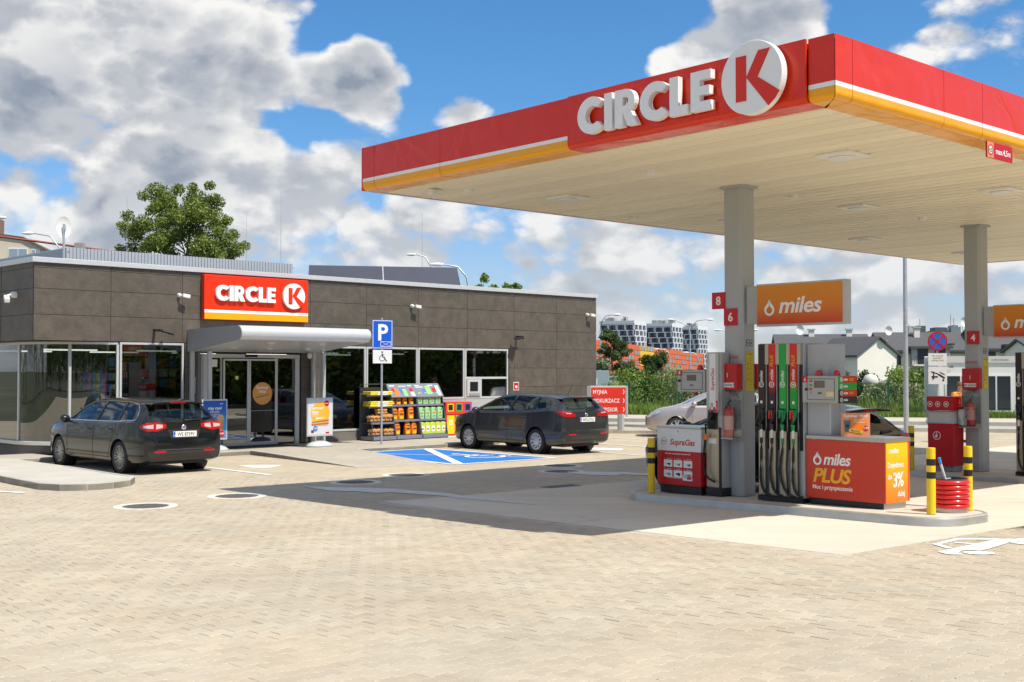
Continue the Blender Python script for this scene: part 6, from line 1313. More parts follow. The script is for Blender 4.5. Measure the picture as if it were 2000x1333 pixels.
p, h = place(FOC, (.60, 29.55), math.radians(41.5), 1.0, .87)
car2, s2 = build_car('estate_car', 'dark grey estate car with silver hubcaps parked beside the blue bay', FOC, GREYC, (p[0], p[1], -.39), h, 'cover', HUB, 'WE 6171U', None)
ob('roof_aerial', MB().tube([(-1.55, 0, 1.47), (-1.72, 0, 1.72)], .006, 5), BLACK, car2)
for i, (x, y, c) in enumerate([(-1.55, -.1, (.02, .25, .45)), (-1.75, .3, (.55, .55, .5)), (-1.62, .02, (.5, .06, .04))]): ob('cabin_bag', MB().lathe([(.02, 0), (.12, .02), (.13, .15), (.07, .24), (.01, .26)], 12, (x, y, .86)), mat('bag%d' % i, c, .6), car1, sm=60)
for s in (-.33, .33): pass
# silver saloon and the dark hatchback at the pumps
SAL = _cp.deepcopy(FOC); SAL.update(L=4.69, fa=1.42, ra=-1.28, chrome_z=None, rim=.225,
    top=[(-2.345, .62), (-2.33, .98), (-2.25, 1.06), (-1.95, 1.12), (-1.6, 1.20), (-1.1, 1.38), (-.6, 1.465), (0, 1.47), (.4, 1.40), (.9, 1.20), (1.35, 1.0), (1.5, .965), (1.85, .90), (2.12, .79), (2.28, .64), (2.345, .50)],
    bot=[(-2.345, .42), (-2.3, .30), (-2.1, .22), (-1.8, .20), (1.8, .20), (2.2, .20), (2.345, .28)],
    belt=[(-2.345, .60), (-2.33, .96), (-2.2, 1.02), (-1.4, 1.02), (-.4, .97), (.8, .94), (1.35, .92), (1.85, .82), (2.12, .70), (2.28, .58), (2.345, .48)],
    w=[(-2.345, .60), (-2.3, .76), (-2.1, .85), (-1.31, .905), (-.4, .905), (.6, .905), (1.42, .90), (1.95, .82), (2.2, .68), (2.3, .55), (2.345, .42)],
    wins=[[(-1.45, 1.10), (-1.2, 1.25), (-1.10, 1.06)], [(-1.05, 1.05), (-1.05, 1.31), (-.42, 1.39), (-.30, 1.01)], [(-.24, 1.005), (-.33, 1.395), (.08, 1.37), (.42, 1.27), (.92, 1.03), (.95, .985)]],
    wc=[([(-1.46, 1.11), (-1.2, 1.26)], [(-1.45, 1.09), (-1.09, 1.05)]), ([(-1.06, 1.32), (-.41, 1.40)], [(-1.06, 1.045), (-.29, 1.005)]), ([(-.34, 1.40), (.08, 1.38), (.42, 1.28), (.94, 1.035)], [(-.23, 1.0), (.96, .98)])],
    pillars=[([(-1.09, 1.30), (-1.04, 1.32)], [(-1.10, 1.05), (-1.04, 1.05)]), ([(-.425, 1.40), (-.325, 1.40)], [(-.305, 1.0), (-.235, 1.0)])],
    screen=[(-.62, 1.02), (-.53, 1.36), (.53, 1.36), (.62, 1.02)], wsc=([(-.54, 1.37), (.54, 1.37)], [(-.64, 1.01), (.64, 1.01)]), spoiler=None, wiper=None,
    head=([(.46, .68), (.70, .74), (1.08, .86)], [(.46, .60), (.72, .62), (1.08, .76)]))
SILV = carpaint('paint_silver', (.47, .435, .44), .55, .35)
car3, _ = build_car('saloon_car', 'silver pink saloon car seen from its front left behind the gas pump', SAL, SILV, (6.62, 37.55, -.39), math.radians(176), 'five', mat('alloy_light', (.6, .6, .6), .3, metal=.6), None, None, inter=(.10, .10, .10))
HAT = _cp.deepcopy(FOC); HAT.update(L=4.27, ra=-1.25, fa=1.32, chrome_z=None, platez=.62, badgez=None,
    top=[(-2.135, .60), (-2.12, .90), (-2.06, .98), (-1.97, 1.06), (-1.80, 1.22), (-1.55, 1.36), (-1.3, 1.42), (-.7, 1.455), (0, 1.45), (.4, 1.38), (.9, 1.16), (1.3, .98), (1.6, .90), (1.9, .80), (2.08, .64), (2.135, .5)],
    bot=[(-2.135, .42), (-2.1, .30), (-1.9, .22), (1.7, .20), (2.0, .22), (2.135, .3)],
    w=[(-2.135, .60), (-2.1, .76), (-1.98, .84), (-1.6, .885), (-1.2, .90), (.6, .90), (1.32, .89), (1.8, .80), (2.05, .66), (2.135, .5)],
    wr=[(-2.135, .56), (-1.9, .58), (-1.5, .56), (-1.0, .58), (0, .60), (.6, .60), (1.3, .64), (2.2, .56)],
    belt=[(-2.135, .58), (-2.12, .88), (-2.0, .98), (-1.6, 1.03), (-1.2, 1.02), (-.4, .98), (.8, .95), (1.3, .92), (1.6, .84), (1.9, .74), (2.08, .6), (2.135, .48)], cab=(-1.85, 1.5),
    wins=[[(-1.05, 1.08), (-1.05, 1.35), (-.42, 1.39), (-.30, 1.03)], [(-.24, 1.02), (-.33, 1.39), (.08, 1.37), (.42, 1.26), (.88, 1.04), (.9, 1.0)]],
    wc=[([(-1.06, 1.36), (-.41, 1.40)], [(-1.06, 1.07), (-.29, 1.02)]), ([(-.34, 1.40), (.08, 1.38), (.42, 1.27), (.9, 1.045)], [(-.23, 1.015), (.91, .995)])], pillars=[([(-.425, 1.40), (-.325, 1.40)], [(-.305, 1.0), (-.235, 1.0)])],
    rear_win=[(-.62, 1.02), (-.56, 1.22), (-.50, 1.32), (.50, 1.32), (.56, 1.22), (.62, 1.02)], rwc=([(-.63, 1.01), (-.56, 1.23), (-.50, 1.33), (.50, 1.33), (.56, 1.23), (.63, 1.01)], [(-.63, 1.005), (.63, 1.005)]),
    screen=[(-.60, 1.02), (-.5, 1.34), (.5, 1.34), (.60, 1.02)], wsc=([(-.52, 1.35), (.52, 1.35)], [(-.62, 1.01), (.62, 1.01)]), wiper=1.03, spoiler=(-1.86, 1.335), cuts=[([(.25, .9), (.97, .95)], .27, .98)],
    tail=([(.36, .92), (.58, .99), (.80, 1.0), (1.0, .97)], [(.36, .88), (.58, .82), (.80, .80), (1.0, .84)]), tailclear=[([(.50, .92), (.64, .93)], [(.50, .88), (.64, .87)])])
hp = ISL(2.2, 1.18)
car4, _ = build_car('hatchback_car', 'black hatchback with a roof spoiler standing between the fuel islands', HAT, carpaint('paint_black', (.008, .008, .010), .2, .25), (hp[0], hp[1], g(hp[1])), AN + math.radians(90), 'five', ALLOY, 'WE 401KS', None, scale=1.06)

# ================================================================== PEOPLE
def skinned(name, joints, bones, m, parent, sub=2):
    # joints: {key: (pos, (rx, ry))}
    me = bpy.data.meshes.new(name); ks = list(joints); me.from_pydata([joints[k][0] for k in ks], [(ks.index(a), ks.index(b)) for a, b in bones], []); me.materials.append(m)
    o = bpy.data.objects.new(name, me); COL.objects.link(o); md = o.modifiers.new('s', 'SKIN'); md.use_smooth_shade = True
    for i, k in enumerate(ks): me.skin_vertices[0].data[i].radius = joints[k][1]
    me.skin_vertices[0].data[0].use_root = True; s = o.modifiers.new('u', 'SUBSURF'); s.levels = s.render_levels = sub
    dg = bpy.context.evaluated_depsgraph_get(); r = bpy.data.meshes.new_from_object(o.evaluated_get(dg)); bpy.data.objects.remove(o); r.materials.clear(); r.materials.append(m)
    r.polygons.foreach_set('use_smooth', [True] * len(r.polygons)); q = bpy.data.objects.new(name, r); COL.objects.link(q); q.parent = parent; return q
pp = thing('person', 'man in an orange hi-vis shirt and grey trousers looking down at something in his hands', 'person', (12.95, 34.3, -.39), math.radians(-62))
SK = mat('skin', (.52, .29, .20), .55); HV = mat('hivis_orange', (.95, .30, .02), .6); TR = mat('trousers_grey', (.20, .21, .22), .8); HR = mat('hair_short', (.20, .11, .06), .8)
# local x = facing direction
J = {'pel': ((0, 0, .95), (.13, .16)), 'w': ((0, 0, 1.10), (.12, .15)), 'ch': ((.02, 0, 1.32), (.12, .18)), 'nk': ((.05, 0, 1.47), (.06, .06)), 'hd0': ((.08, 0, 1.54), (.065, .06)), 'hd1': ((.115, 0, 1.62), (.10, .08)), 'hd2': ((.12, 0, 1.70), (.085, .07)),
     'sl': ((.02, .19, 1.40), (.06, .06)), 'el': ((.04, .24, 1.14), (.045, .045)), 'hl': ((.30, .12, 1.16), (.032, .032)), 'pl': ((.38, .08, 1.18), (.022, .04)), 'sr': ((.02, -.19, 1.40), (.06, .06)), 'er': ((.04, -.24, 1.14), (.045, .045)), 'hr': ((.30, -.12, 1.16), (.032, .032)), 'pr': ((.38, -.08, 1.18), (.022, .04)),
     'hipl': ((0, .09, .88), (.09, .09)), 'kl': ((.02, .10, .50), (.065, .065)), 'al': ((0, .11, .10), (.045, .045)), 'fl': ((.16, .12, .04), (.035, .045)), 'hipr': ((0, -.09, .88), (.09, .09)), 'kr': ((-.02, -.10, .50), (.065, .065)), 'ar': ((-.04, -.11, .10), (.045, .045)), 'fr': ((.12, -.12, .04), (.035, .045))}
bo = [('pel', 'w'), ('w', 'ch'), ('ch', 'nk'), ('nk', 'hd0'), ('hd0', 'hd1'), ('hd1', 'hd2'), ('ch', 'sl'), ('sl', 'el'), ('el', 'hl'), ('hl', 'pl'), ('ch', 'sr'), ('sr', 'er'), ('er', 'hr'), ('hr', 'pr'), ('pel', 'hipl'), ('hipl', 'kl'), ('kl', 'al'), ('al', 'fl'), ('pel', 'hipr'), ('hipr', 'kr'), ('kr', 'ar'), ('ar', 'fr')]
skinned('body', J, bo, SK, pp)
for s in (1, -1):
    for k, (dx, dz, ln) in enumerate(((.0, .022, .075), (.0, .007, .085), (.0, -.008, .08), (.0, -.022, .06))): skinned('finger', {'a': ((.37, s * .08, 1.18 + dz), (.011, .011)), 'b': ((.37 + ln * .6, s * .07, 1.18 + dz), (.010, .010)), 'c': ((.37 + ln, s * .045, 1.175 + dz), (.008, .008))}, [('a', 'b'), ('b', 'c')], SK, pp, 1)
    skinned('finger', {'a': ((.35, s * .07, 1.20), (.012, .012)), 'b': ((.40, s * .04, 1.225), (.010, .010))}, [('a', 'b')], SK, pp, 1)
skinned('shirt', {k: (J[k][0], (J[k][1][0] + .018, J[k][1][1] + .02)) for k in ('pel', 'w', 'ch', 'sl', 'sr')} | {'nk': ((.04, 0, 1.43), (.075, .085)), 'e1': ((.035, .225, 1.24), (.065, .065)), 'e2': ((.035, -.225, 1.24), (.065, .065))}, [('pel', 'w'), ('w', 'ch'), ('ch', 'nk'), ('ch', 'sl'), ('sl', 'e1'), ('ch', 'sr'), ('sr', 'e2')], HV, pp)
skinned('trousers', {'pel': ((0, 0, .97), (.145, .175)), 'hipl': ((0, .09, .86), (.105, .105)), 'kl': ((.02, .10, .50), (.085, .085)), 'al': ((0, .11, .13), (.065, .065)), 'hipr': ((0, -.09, .86), (.105, .105)), 'kr': ((-.02, -.10, .50), (.085, .085)), 'ar': ((-.04, -.11, .13), (.065, .065))}, [('pel', 'hipl'), ('hipl', 'kl'), ('kl', 'al'), ('pel', 'hipr'), ('hipr', 'kr'), ('kr', 'ar')], TR, pp)
ob('nose', MB().lathe([(.0, 0), (.018, .01), (.006, .035)], 8, (.205, 0, 1.62), 'x'), SK, pp); ob('hair', MB().lathe([(.098, -.02), (.103, .03), (.09, .07), (.05, .10), (.005, .11)], 16, (.10, 0, 1.66), cap=False), HR, pp, sm=60)
for s in (-1, 1): ob('ear', MB().lathe([(.0, 0), (.028, .004), (.02, .014)], 8, (.10, s * .078, 1.62), 'y'), SK, pp); ob('eye', MB().cyl((.19, s * .035, 1.645), .01, .012, 8, 'x'), BLACK, pp)
B('mouth', .195, .205, -.025, .025, 1.565, 1.572, mat('lips', (.4, .15, .12), .5), pp)
for s in (-1, 1): ob('shoe', MB().box(-.08 + (.0 if s > 0 else -.04), .22 + (.0 if s > 0 else -.04), s * .11 - .05, s * .11 + .05, 0, .08), BLACK, pp, bev=.025)
o = B('paper_slip', .38, .52, -.05, .05, 1.215, 1.218, WSIGN, None); o.location = pp.location; o.rotation_euler = pp.rotation_euler; tag(o, 'white slip of paper in the hands of the man in orange', 'paper')

# ================================================================== DISPLAY RACKS AND GOODS
RK = mat('rack_slate', (.085, .09, .11), .45, var=.03); RKL = mat('rack_edge', (.18, .20, .27), .4)
def rack(label, s, w, header, shelves, tilt=.42):
    p = FAC(s, .08, 0); t = thing('display_rack', label, 'rack', p, FN, 'display racks in front of the shop window')
    for x in ((0, w - .025) if header else (w - .025,)): ob('side_panel', MB().prism([(0, .0), (-.62, .0), (-.62, .10), (-.36, 1.22), (-.12, 1.58), (0, 1.58)], 'x', x, x + .025), RK, t)
    B('back_panel', .026, w - .026, -.03, -.005, .0, 1.5, RK, t); B('base_tray', .026, w - .026, -.64, -.031, .02, .12, RKL, t, bev=.006)
    for z in shelves:
        d = .60 - (z - .1) * .23; B('shelf', .026, w - .026, -d, -.031, z - .02, z, RK, t); B('shelf_edge', .026, w - .026, -d - .012, -d - .001, z - .035, z + .02, RKL, t)
    if header: hb = ob('header_board', MB().prism([(-.40, 1.20), (-.415, 1.215), (-.135, 1.60), (-.12, 1.585)], 'x', -.005, w + .005), mat('rack_header', (.20, .22, .26), .35), t)
    else: ob('corner_post', MB().box(0, .025, -.03, -.005, 0, 1.58).box(0, .02, -.60, -.58, 0, .5), RK, t); ob('header_board', MB().prism([(-.18, 1.585), (-.18, 1.60), (-.01, 1.60), (-.01, 1.585)], 'x', .0, w), RK, t)
    return t
def slanted(t, x, k, draw): pass
sc0 = [.28, .62, .98]; 
r0 = rack('dark rack of firewood bundles and yellow sacks nearest the parking sign pole', 9.62, .86, False, [.50, .95, 1.28])
r1 = rack('middle dark rack filled with orange charcoal bags', 10.50, .96, True, [.55, .98]); r2 = rack('right dark rack filled with green washer fluid packs', 11.50, 1.0, True, [.55, .98])
def hdr(t, w, items):
    # printed pictures on the slanted header
    for (x, k, dx, dk, m) in items:
        def q(xx, kk): f = kk; return (xx, -.415 + .28 * f - .0035, 1.215 + .385 * f + .001)
        mb = MB().add([q(x, k), q(x + dx, k), q(x + dx, k + dk), q(x, k + dk)], [(0, 1, 2, 3)]); ob('print_patch', mb, m, t)
O_ = mat('print_orange', (.75, .18, .02), .5); PG = mat('print_green', (.30, .62, .18), .5); PB = mat('print_blue', (.03, .18, .5), .5)
hdr(r1, .96, [(.06, .80, .20, .06, WSIGN), (.40, .78, .28, .04, WSIGN), (.74, .80, .14, .06, WSIGN), (.10, .40, .10, .25, REDB), (.18, .08, .15, .55, O_), (.40, .30, .09, .35, PB), (.50, .08, .13, .5, PG), (.76, .42, .12, .22, REDB), (.76, .08, .14, .3, mat('print_cream', (.75, .65, .45), .5))])
hdr(r2, 1.0, [(.05, .82, .18, .05, WSIGN), (.05, .70, .30, .05, WSIGN), (.55, .82, .2, .05, WSIGN), (.28, .22, .12, .35, PB), (.42, .18, .18, .62, PG), (.66, .35, .13, .30, REDB), (.82, .10, .12, .72, WSIGN), (.86, .18, .05, .15, BLACK)])
def at_rack(t, x, y, z): c, s = math.cos(FN), math.sin(FN); return (t.location.x + x * c - y * s, t.location.y + x * s + y * c, t.location.z + z)
# firewood bundles
BARKB = mat('log_bark', (.50, .26, .09), .8, var=.25, vscale=9); LOGE = mat('log_end', (.72, .46, .22), .7, var=.15, vscale=20)
def firewood(label, x, z, ln, r, seed, yy=-.34):
    t = thing('firewood_bundle', label, 'firewood', at_rack(r0, x, yy, z), FN, 'firewood bundles on the left rack'); q = random.Random(seed)
    for i, (dy, dz) in enumerate([(-.5, -.45), (.5, -.45), (0, .42), (-.62, .45), (.62, .45)]):
        rr = r * q.uniform(.40, .5); c = (-ln / 2 + q.uniform(0, .03), dy * r, r + dz * r * 1.0)
        o = ob('log', MB().lathe([(rr * .9, 0), (rr, .015), (rr * .96, ln / 2), (rr, ln - .03), (rr * .9, ln - .02)], 9, c, 'x'), BARKB, t); ob('log_end', MB().cyl((c[0] + ln - .022, c[1], c[2]), rr * .88, .006, 9, 'x').cyl((c[0] - .004, c[1], c[2]), rr * .88, .006, 9, 'x'), LOGE, o)
    for k in (.3, .7): ob('net_band', MB().lathe([(r * 1.12, -ln / 2 + ln * k), (r * 1.12, -ln / 2 + ln * k + .025)], 14, (0, 0, r * 1.05), 'x', cap=False), mat('net_orange', (.75, .25, .05), .5), t)
firewood('firewood bundle on the bottom shelf of the left rack, left one', .24, .125, .36, .11, 1, -.42); firewood('firewood bundle on the bottom shelf of the left rack, right one', .66, .125, .36, .105, 2, -.42)
firewood('firewood bundle on the middle shelf of the left rack, left one', .24, .505, .34, .105, 3); firewood('thick firewood bundle on the middle shelf of the left rack, right one', .65, .505, .38, .12, 4); firewood('firewood bundle lying on top of the two on the middle shelf', .50, .735, .34, .085, 5)
YB = mat('sack_yellow', (.80, .66, .04), .45, var=.15, vscale=8)
k = 0
for z, n, nm in ((.955, 3, 'middle'), (1.285, 2, 'top')):
    for i in range(n):
        t = thing('briquette_sack', 'flat yellow sack on the %s shelf of the left rack, %s of its pile' % (nm, ['lowest', 'middle', 'topmost'][i] if n == 3 else ['lower', 'upper'][i]), 'sack', at_rack(r0, .45 + .01 * i, -.26, z + i * .052), FN, 'yellow sacks on the left rack')
        ob('sack_body', MB().box(-.40, .40, -.19, .19, 0, .05), YB, t, bev=.02, seg=3); B('printed_band', -.14, .22, -.1925, -.1905, .008, .042, WSIGN, t)
# charcoal bags
CB = mat('charcoal_bag', (.80, .23, .015), .4, var=.35, vscale=9)
def bag(root, label, x, y, z, w, h, seed):
    t = thing('charcoal_bag', label, 'bag', at_rack(root, x, y, z), FN + random.Random(seed).uniform(-.12, .12), 'orange charcoal bags on the middle rack'); q = random.Random(seed); mb = MB(); V = []; lv = [(0, .86), (.03, 1), (.3, 1.04), (.6, 1.0), (.82, .9), (.93, .72), (1.0, .78)]; n = 14
    for zz, k in lv:
        for i in range(n): a = 2 * PI * i / n; r = 1 + q.uniform(-.05, .05); V.append((w / 2 * k * r * (abs(math.cos(a)) ** .55) * (1 if math.cos(a) >= 0 else -1), w * .30 * k * (r if zz < .9 else .35) * (abs(math.sin(a)) ** .6) * (1 if math.sin(a) >= 0 else -1), h * zz + q.uniform(-.004, .004)))
    m = len(lv); mb.add(V, [(j * n + i, j * n + (i + 1) % n, (j + 1) * n + (i + 1) % n, (j + 1) * n + i) for j in range(m - 1) for i in range(n)] + [tuple(range(n))[::-1], tuple(range((m - 1) * n, m * n))])
    ob('bag_body', mb, CB, t, sm=True); B('yellow_flame', -w * .36, w * .3, -w * .325, -w * .322, h * .10, h * .30, mat('flame_yellow', (.9, .55, .02), .4), t); B('black_label', -w * .30, w * .30, -w * .335, -w * .332, h * .45, h * .52, BLACK, t); B('dark_top', -w * .33, w * .33, -w * .305, -w * .302, h * .70, h * .78, mat('bag_red', (.45, .05, .01), .4), t)
words = {0: 'bottom', 1: 'middle', 2: 'top'}
for row, (z, xs_, h_, w_) in enumerate([(.125, [.17, .55, .79], .38, .20), (.555, [.12, .36, .72], .36, .21), (.985, [.10, .32, .56, .80], .27, .17)]):
    for i, x in enumerate(xs_):
        nth = ['first', 'second', 'third', 'fourth'][i]; bag(r1, 'orange charcoal bag on the %s shelf of the middle rack, %s from its left side' % (words[row], nth), x, -.42 + row * .07, z, w_, h_ * (1.12 if (row, i) == (1, 2) else 1), row * 10 + i)
# washer fluid packs
FG = mat('fluid_green', (.36, .66, .30), .35, var=.05); FLM = mat('fluid_lime', (.52, .66, .08), .35, var=.1)
def pack(label, x, y, z, m, seed, lime):
    t = thing('washer_fluid_pack', label, 'fluid pack', at_rack(r2, x, y, z), FN, 'green washer fluid packs on the right rack'); w, h = .20, .35
    ob('canister', MB().prism([(-w / 2, 0), (w / 2, 0), (w / 2, h * .80), (w * .34, h * .97), (w * .1, h), (-w * .3, h), (-w / 2, h * .86)], 'y', -.07, .07), m, t, bev=.015); ob('cap', MB().cyl((-w * .15, 0, h - .005), .022, .025, 12), mat('cap_red', (.6, .02, .02), .4), t)
    if lime: B('round_label', -.06, .05, -.0725, -.0705, .08, .24, WSIGN, t); B('red_mark', -.04, .03, -.0745, -.073, .13, .17, REDB, t)
    else: ob('red_swoosh', MB().prism([(-.07, .18), (.03, .20), (.06, .17), (-.02, .165)], 'y', -.0735, -.0705), REDB, t); ob('car_picture', MB().prism([(-.06, .07), (.06, .08), (.06, .11), (0, .125), (-.05, .10)], 'y', -.0735, -.0705), GREYP, t); B('handle_hole', .03, .06, -.0725, -.0705, .25, .31, mat('dark_green', (.02, .12, .05), .5), t)
for row, (z, n) in enumerate([(.125, 5), (.555, 4), (.985, 4)]):
    for i in range(n):
        nth = ['first', 'second', 'third', 'fourth', 'fifth'][i]; x = .10 + i * (.80 / (n - 1)) if n == 5 else .13 + i * .235
        pack('%s pack on the %s shelf of the right rack, %s from its left side' % ('lime green' if row == 0 else 'pale green', words[row], nth), x, -.46 + row * .09, z, FLM if row == 0 else FG, i, row == 0)
# recycling bin
t = thing('recycling_bin', 'red three way recycling bin with yellow, green and blue frames', 'recycling bin', FAC(12.6, .10, .02), FN)
BR = mat('bin_red', (.78, .045, .02), .35); B('body', 0, 1.06, -.42, 0, .03, 1.02, BR, t, bev=.012); B('plinth', .02, 1.04, -.40, -.02, -.02, .03, WHITE, t); B('top_lip', -.01, 1.07, -.44, -.4205, .66, .70, BR, t, bev=.006)
for i, (m, nm) in enumerate(((mat('bin_yellow', (.88, .62, .01), .35), 'yellow'), (mat('bin_green', (.02, .42, .08), .35), 'green'), (mat('bin_blue', (.02, .12, .60), .35), 'blue'))):
    x0 = .05 + i * .345; fr = MB().box(x0 + .02, x0 + .26, -.4275, -.4205, .74, .77).box(x0 + .02, x0 + .26, -.4275, -.4205, .94, .97).box(x0 + .02, x0 + .05, -.4275, -.4205, .77, .94).box(x0 + .23, x0 + .26, -.4275, -.4205, .77, .94); f = ob('flap_frame', fr, m, t); B('opening', x0 + .05, x0 + .23, -.4225, -.4207, .77, .94, BLACK, f)
    d = B('door_panel', x0 + .0, x0 + .29, -.428, -.4205, .07, .62, m, t); B('sticker', x0 + .08, x0 + .2, -.431, -.4285, .34, .48, WSIGN, d); B('sticker_mark', x0 + .11, x0 + .17, -.4325, -.4315, .37, .45, m, d)
# parking sign
t = thing('parking_sign', 'blue parking sign with crossed envelope above a white wheelchair plate on a grey pole', 'road sign', FAC(8.97, 2.0, 0), FN - math.radians(14))
ob('pole', MB().cyl((0, .04, -.02), .03, 3.42, 14), GALV, t, sm=60); B('blue_plate', -.30, .30, -.012, .006, 2.56, 3.34, BLUE, t, bev=.01)
mb = MB().box(-.285, .285, -.0135, -.0122, 2.575, 2.59).box(-.285, .285, -.0135, -.0122, 3.31, 3.325).box(-.285, -.27, -.0135, -.0122, 2.59, 3.31).box(.27, .285, -.0135, -.0122, 2.59, 3.31); ob('white_border', mb, WSIGN, t)
text('lettering', 'P', .44, WSIGN, t, (0, -.0135, 2.80), RF, .035, .001); mb = MB(); a, b, c, d = -.06, .25, 2.62, 2.76
mb.box(a, b, -.0150, -.0126, c, c + .012).box(a, b, -.0150, -.0126, d - .012, d).box(a, a + .012, -.0148, -.0126, c + .012, d - .012).box(b - .012, b, -.0148, -.0126, c + .012, d - .012)
mb.prism([(a + .01, c + .006), (a + .02, c + .004), (b - .01, d - .008), (b - .02, d - .004)], 'y', -.0156, -.0151).prism([(a + .01, d - .006), (a + .02, d - .004), (b - .01, c + .008), (b - .02, c + .004)], 'y', -.0162, -.0157); ob('envelope_mark', mb, WSIGN, t)
B('lower_plate', -.28, .28, -.012, .004, 2.17, 2.53, WHITE, t, bev=.008); mb = MB()
def seg(mb, p, q, w, y0, y1):
    p, q = Vector(p), Vector(q); d = (q - p).normalized(); n = Vector((-d.y, d.x)) * w / 2; mb.prism([tuple(p - n), tuple(q - n), tuple(q + n), tuple(p + n)], 'y', y0, y1)
ring(mb, (-.01, 2.31), .085, .068, 22, a0=math.radians(100), a1=math.radians(365), t0=-.0145, t1=-.0125); seg(mb, (-.01, 2.44), (.0, 2.34), .025, -.0165, -.0146); seg(mb, (.0, 2.34), (.065, 2.335), .022, -.0185, -.0166); seg(mb, (.065, 2.335), (.10, 2.24), .02, -.0205, -.0186); seg(mb, (.10, 2.24), (.13, 2.25), .02, -.0225, -.0206); seg(mb, (.0, 2.40), (.05, 2.395), .018, -.0185, -.0166); mb.prism(disc(.024, 14, (-.01, 2.475)), 'y', -.0145, -.0125); ob('wheelchair_symbol', mb, BLACK, t)
for z in (2.7, 3.2, 2.35): B('clamp', -.08, .08, .008, .075, z - .02, z + .02, GALV, t)
# pavement boards
def aboard(label, s, off, w, build, rz=0):
    t = thing('pavement_board', label, 'advertising board', FAC(s, off, 0), FN + rz, 'advertising boards by the entrance')
    ob('foot', MB().lathe([(.36, 0), (.37, .03), (.30, .09), (.20, .13), (.06, .15)], 24), mat('foot_grey', (.50, .52, .55), .35), t, sm=60).scale = (1.05, .62, 1); B('spring_post', -.15, -.11, -.02, .02, .12, .28, GREYP, t); B('spring_post', .11, .15, -.02, .02, .12, .28, GREYP, t)
    B('frame', -w / 2, w / 2, -.025, .025, .27, 1.27, ALU, t, bev=.008); build(t, w); return t
def ab1(t, w):
    B('poster', -w / 2 + .03, w / 2 - .03, -.029, -.0255, .31, 1.235, mat('poster_pale', (.62, .64, .66), .4), t); ob('roundel', MB().prism(disc(.30, 36, (0, .86)), 'y', -.0315, -.0295), mat('roundel_amber', (.86, .42, .04), .5), t)
    text('lettering', 'Summer\nHits!', .08, WSIGN, t, (-.27, -.0325, .97), RF, .03, .001, align='LEFT'); ob('price_disc', MB().prism(disc(.075, 24, (.20, 1.12)), 'y', -.034, -.032), REDB, t); text('lettering', 'CIRCLE K', .022, WSIGN, t, (.20, -.035, 1.11), RF, .02, .001)
    text('lettering', 'Duży hot dog\ni napój gratis', .028, WSIGN, t, (-.27, -.0325, .83), RF, .01, .001, align='LEFT')
    ob('bun', MB().prism([(-.26, .60), (-.24, .55), (.22, .55), (.26, .62), (.20, .66), (-.20, .66)], 'y', -.036, -.033), mat('bun', (.62, .38, .15), .6), t); ob('sausage', MB().prism([(-.27, .645), (-.25, .625), (.26, .665), (.27, .69), (.25, .70)], 'y', -.040, -.0365), mat('sausage', (.45, .12, .04), .5), t); ob('sausage', MB().prism([(-.28, .585), (-.26, .565), (.25, .585), (.27, .61), (.24, .62)], 'y', -.040, -.0365), mat('sausage', (.45, .12, .04), .5), t); ob('bread_strip', MB().prism([(-.15, .70), (.12, .73), (.12, .76), (-.14, .76)], 'y', -.036, -.033), mat('cream_bun', (.80, .72, .45), .6), t)
    ob('price_spot', MB().prism(disc(.07, 20, (-.15, .47)), 'y', -.036, -.033), PB, t); text('lettering', '7,99', .05, WSIGN, t, (-.15, -.037, .45), RF, .02, .001); B('logo_patch', .17, .28, -.0325, -.0305, .335, .375, REDB, t); B('logo_patch', -.28, -.20, -.0325, -.0305, .36, .43, mat('dark_red', (.2, .02, .02), .5), t)
def ab0(t, w):
    B('poster', -w / 2 + .03, w / 2 - .03, -.029, -.0255, .31, 1.235, gmat('poster_blue', [(0, '#2a8fd0'), (.4, '#19a0dc'), (.7, '#1f62c0'), (1, '#1a50b0')], 2, .31, 1.24), t)
    text('lettering', 'stay cool', .075, WSIGN, t, (0, -.030, 1.02), RF, .03, .001); text('lettering', 'this July', .06, mat('text_gold', (.7, .6, .1), .5), t, (0, -.030, .94), RF, .03, .001); text('lettering', 'w zestawie\ntylko', .03, WSIGN, t, (0, -.030, .88), RF, .01, .001); text('lettering', 'aqua', .035, WSIGN, t, (.18, -.030, 1.15), RF, .01, .001, shear=.2)
    ob('cup_picture', MB().prism([(.06, .78), (.24, .78), (.22, .50), (.09, .50)], 'y', -.0325, -.0298), mat('cup_orange', (.75, .22, .08), .5), t); ob('cup_picture', MB().prism(disc(.10, 20, (.15, .80)), 'y', -.035, -.0327), mat('cup_rim', (.6, .35, .2), .5), t); ob('splash_picture', MB().prism(disc(.14, 9, (-.05, .50)), 'y', -.0325, -.0298), mat('splash', (.3, .7, .85), .4), t); ob('price_disc', MB().prism(disc(.08, 20, (.19, .42)), 'y', -.038, -.0352), REDB, t); text('lettering', '7.99', .045, WSIGN, t, (.19, -.039, .40), RF, .02, .001)
aboard('white Summer Hits pavement board with hot dogs right of the doors', 7.18, 1.55, .80, ab1, -.02); aboard('blue stay cool pavement board left of the doors, half behind the black car', 4.20, 1.15, .70, ab0)
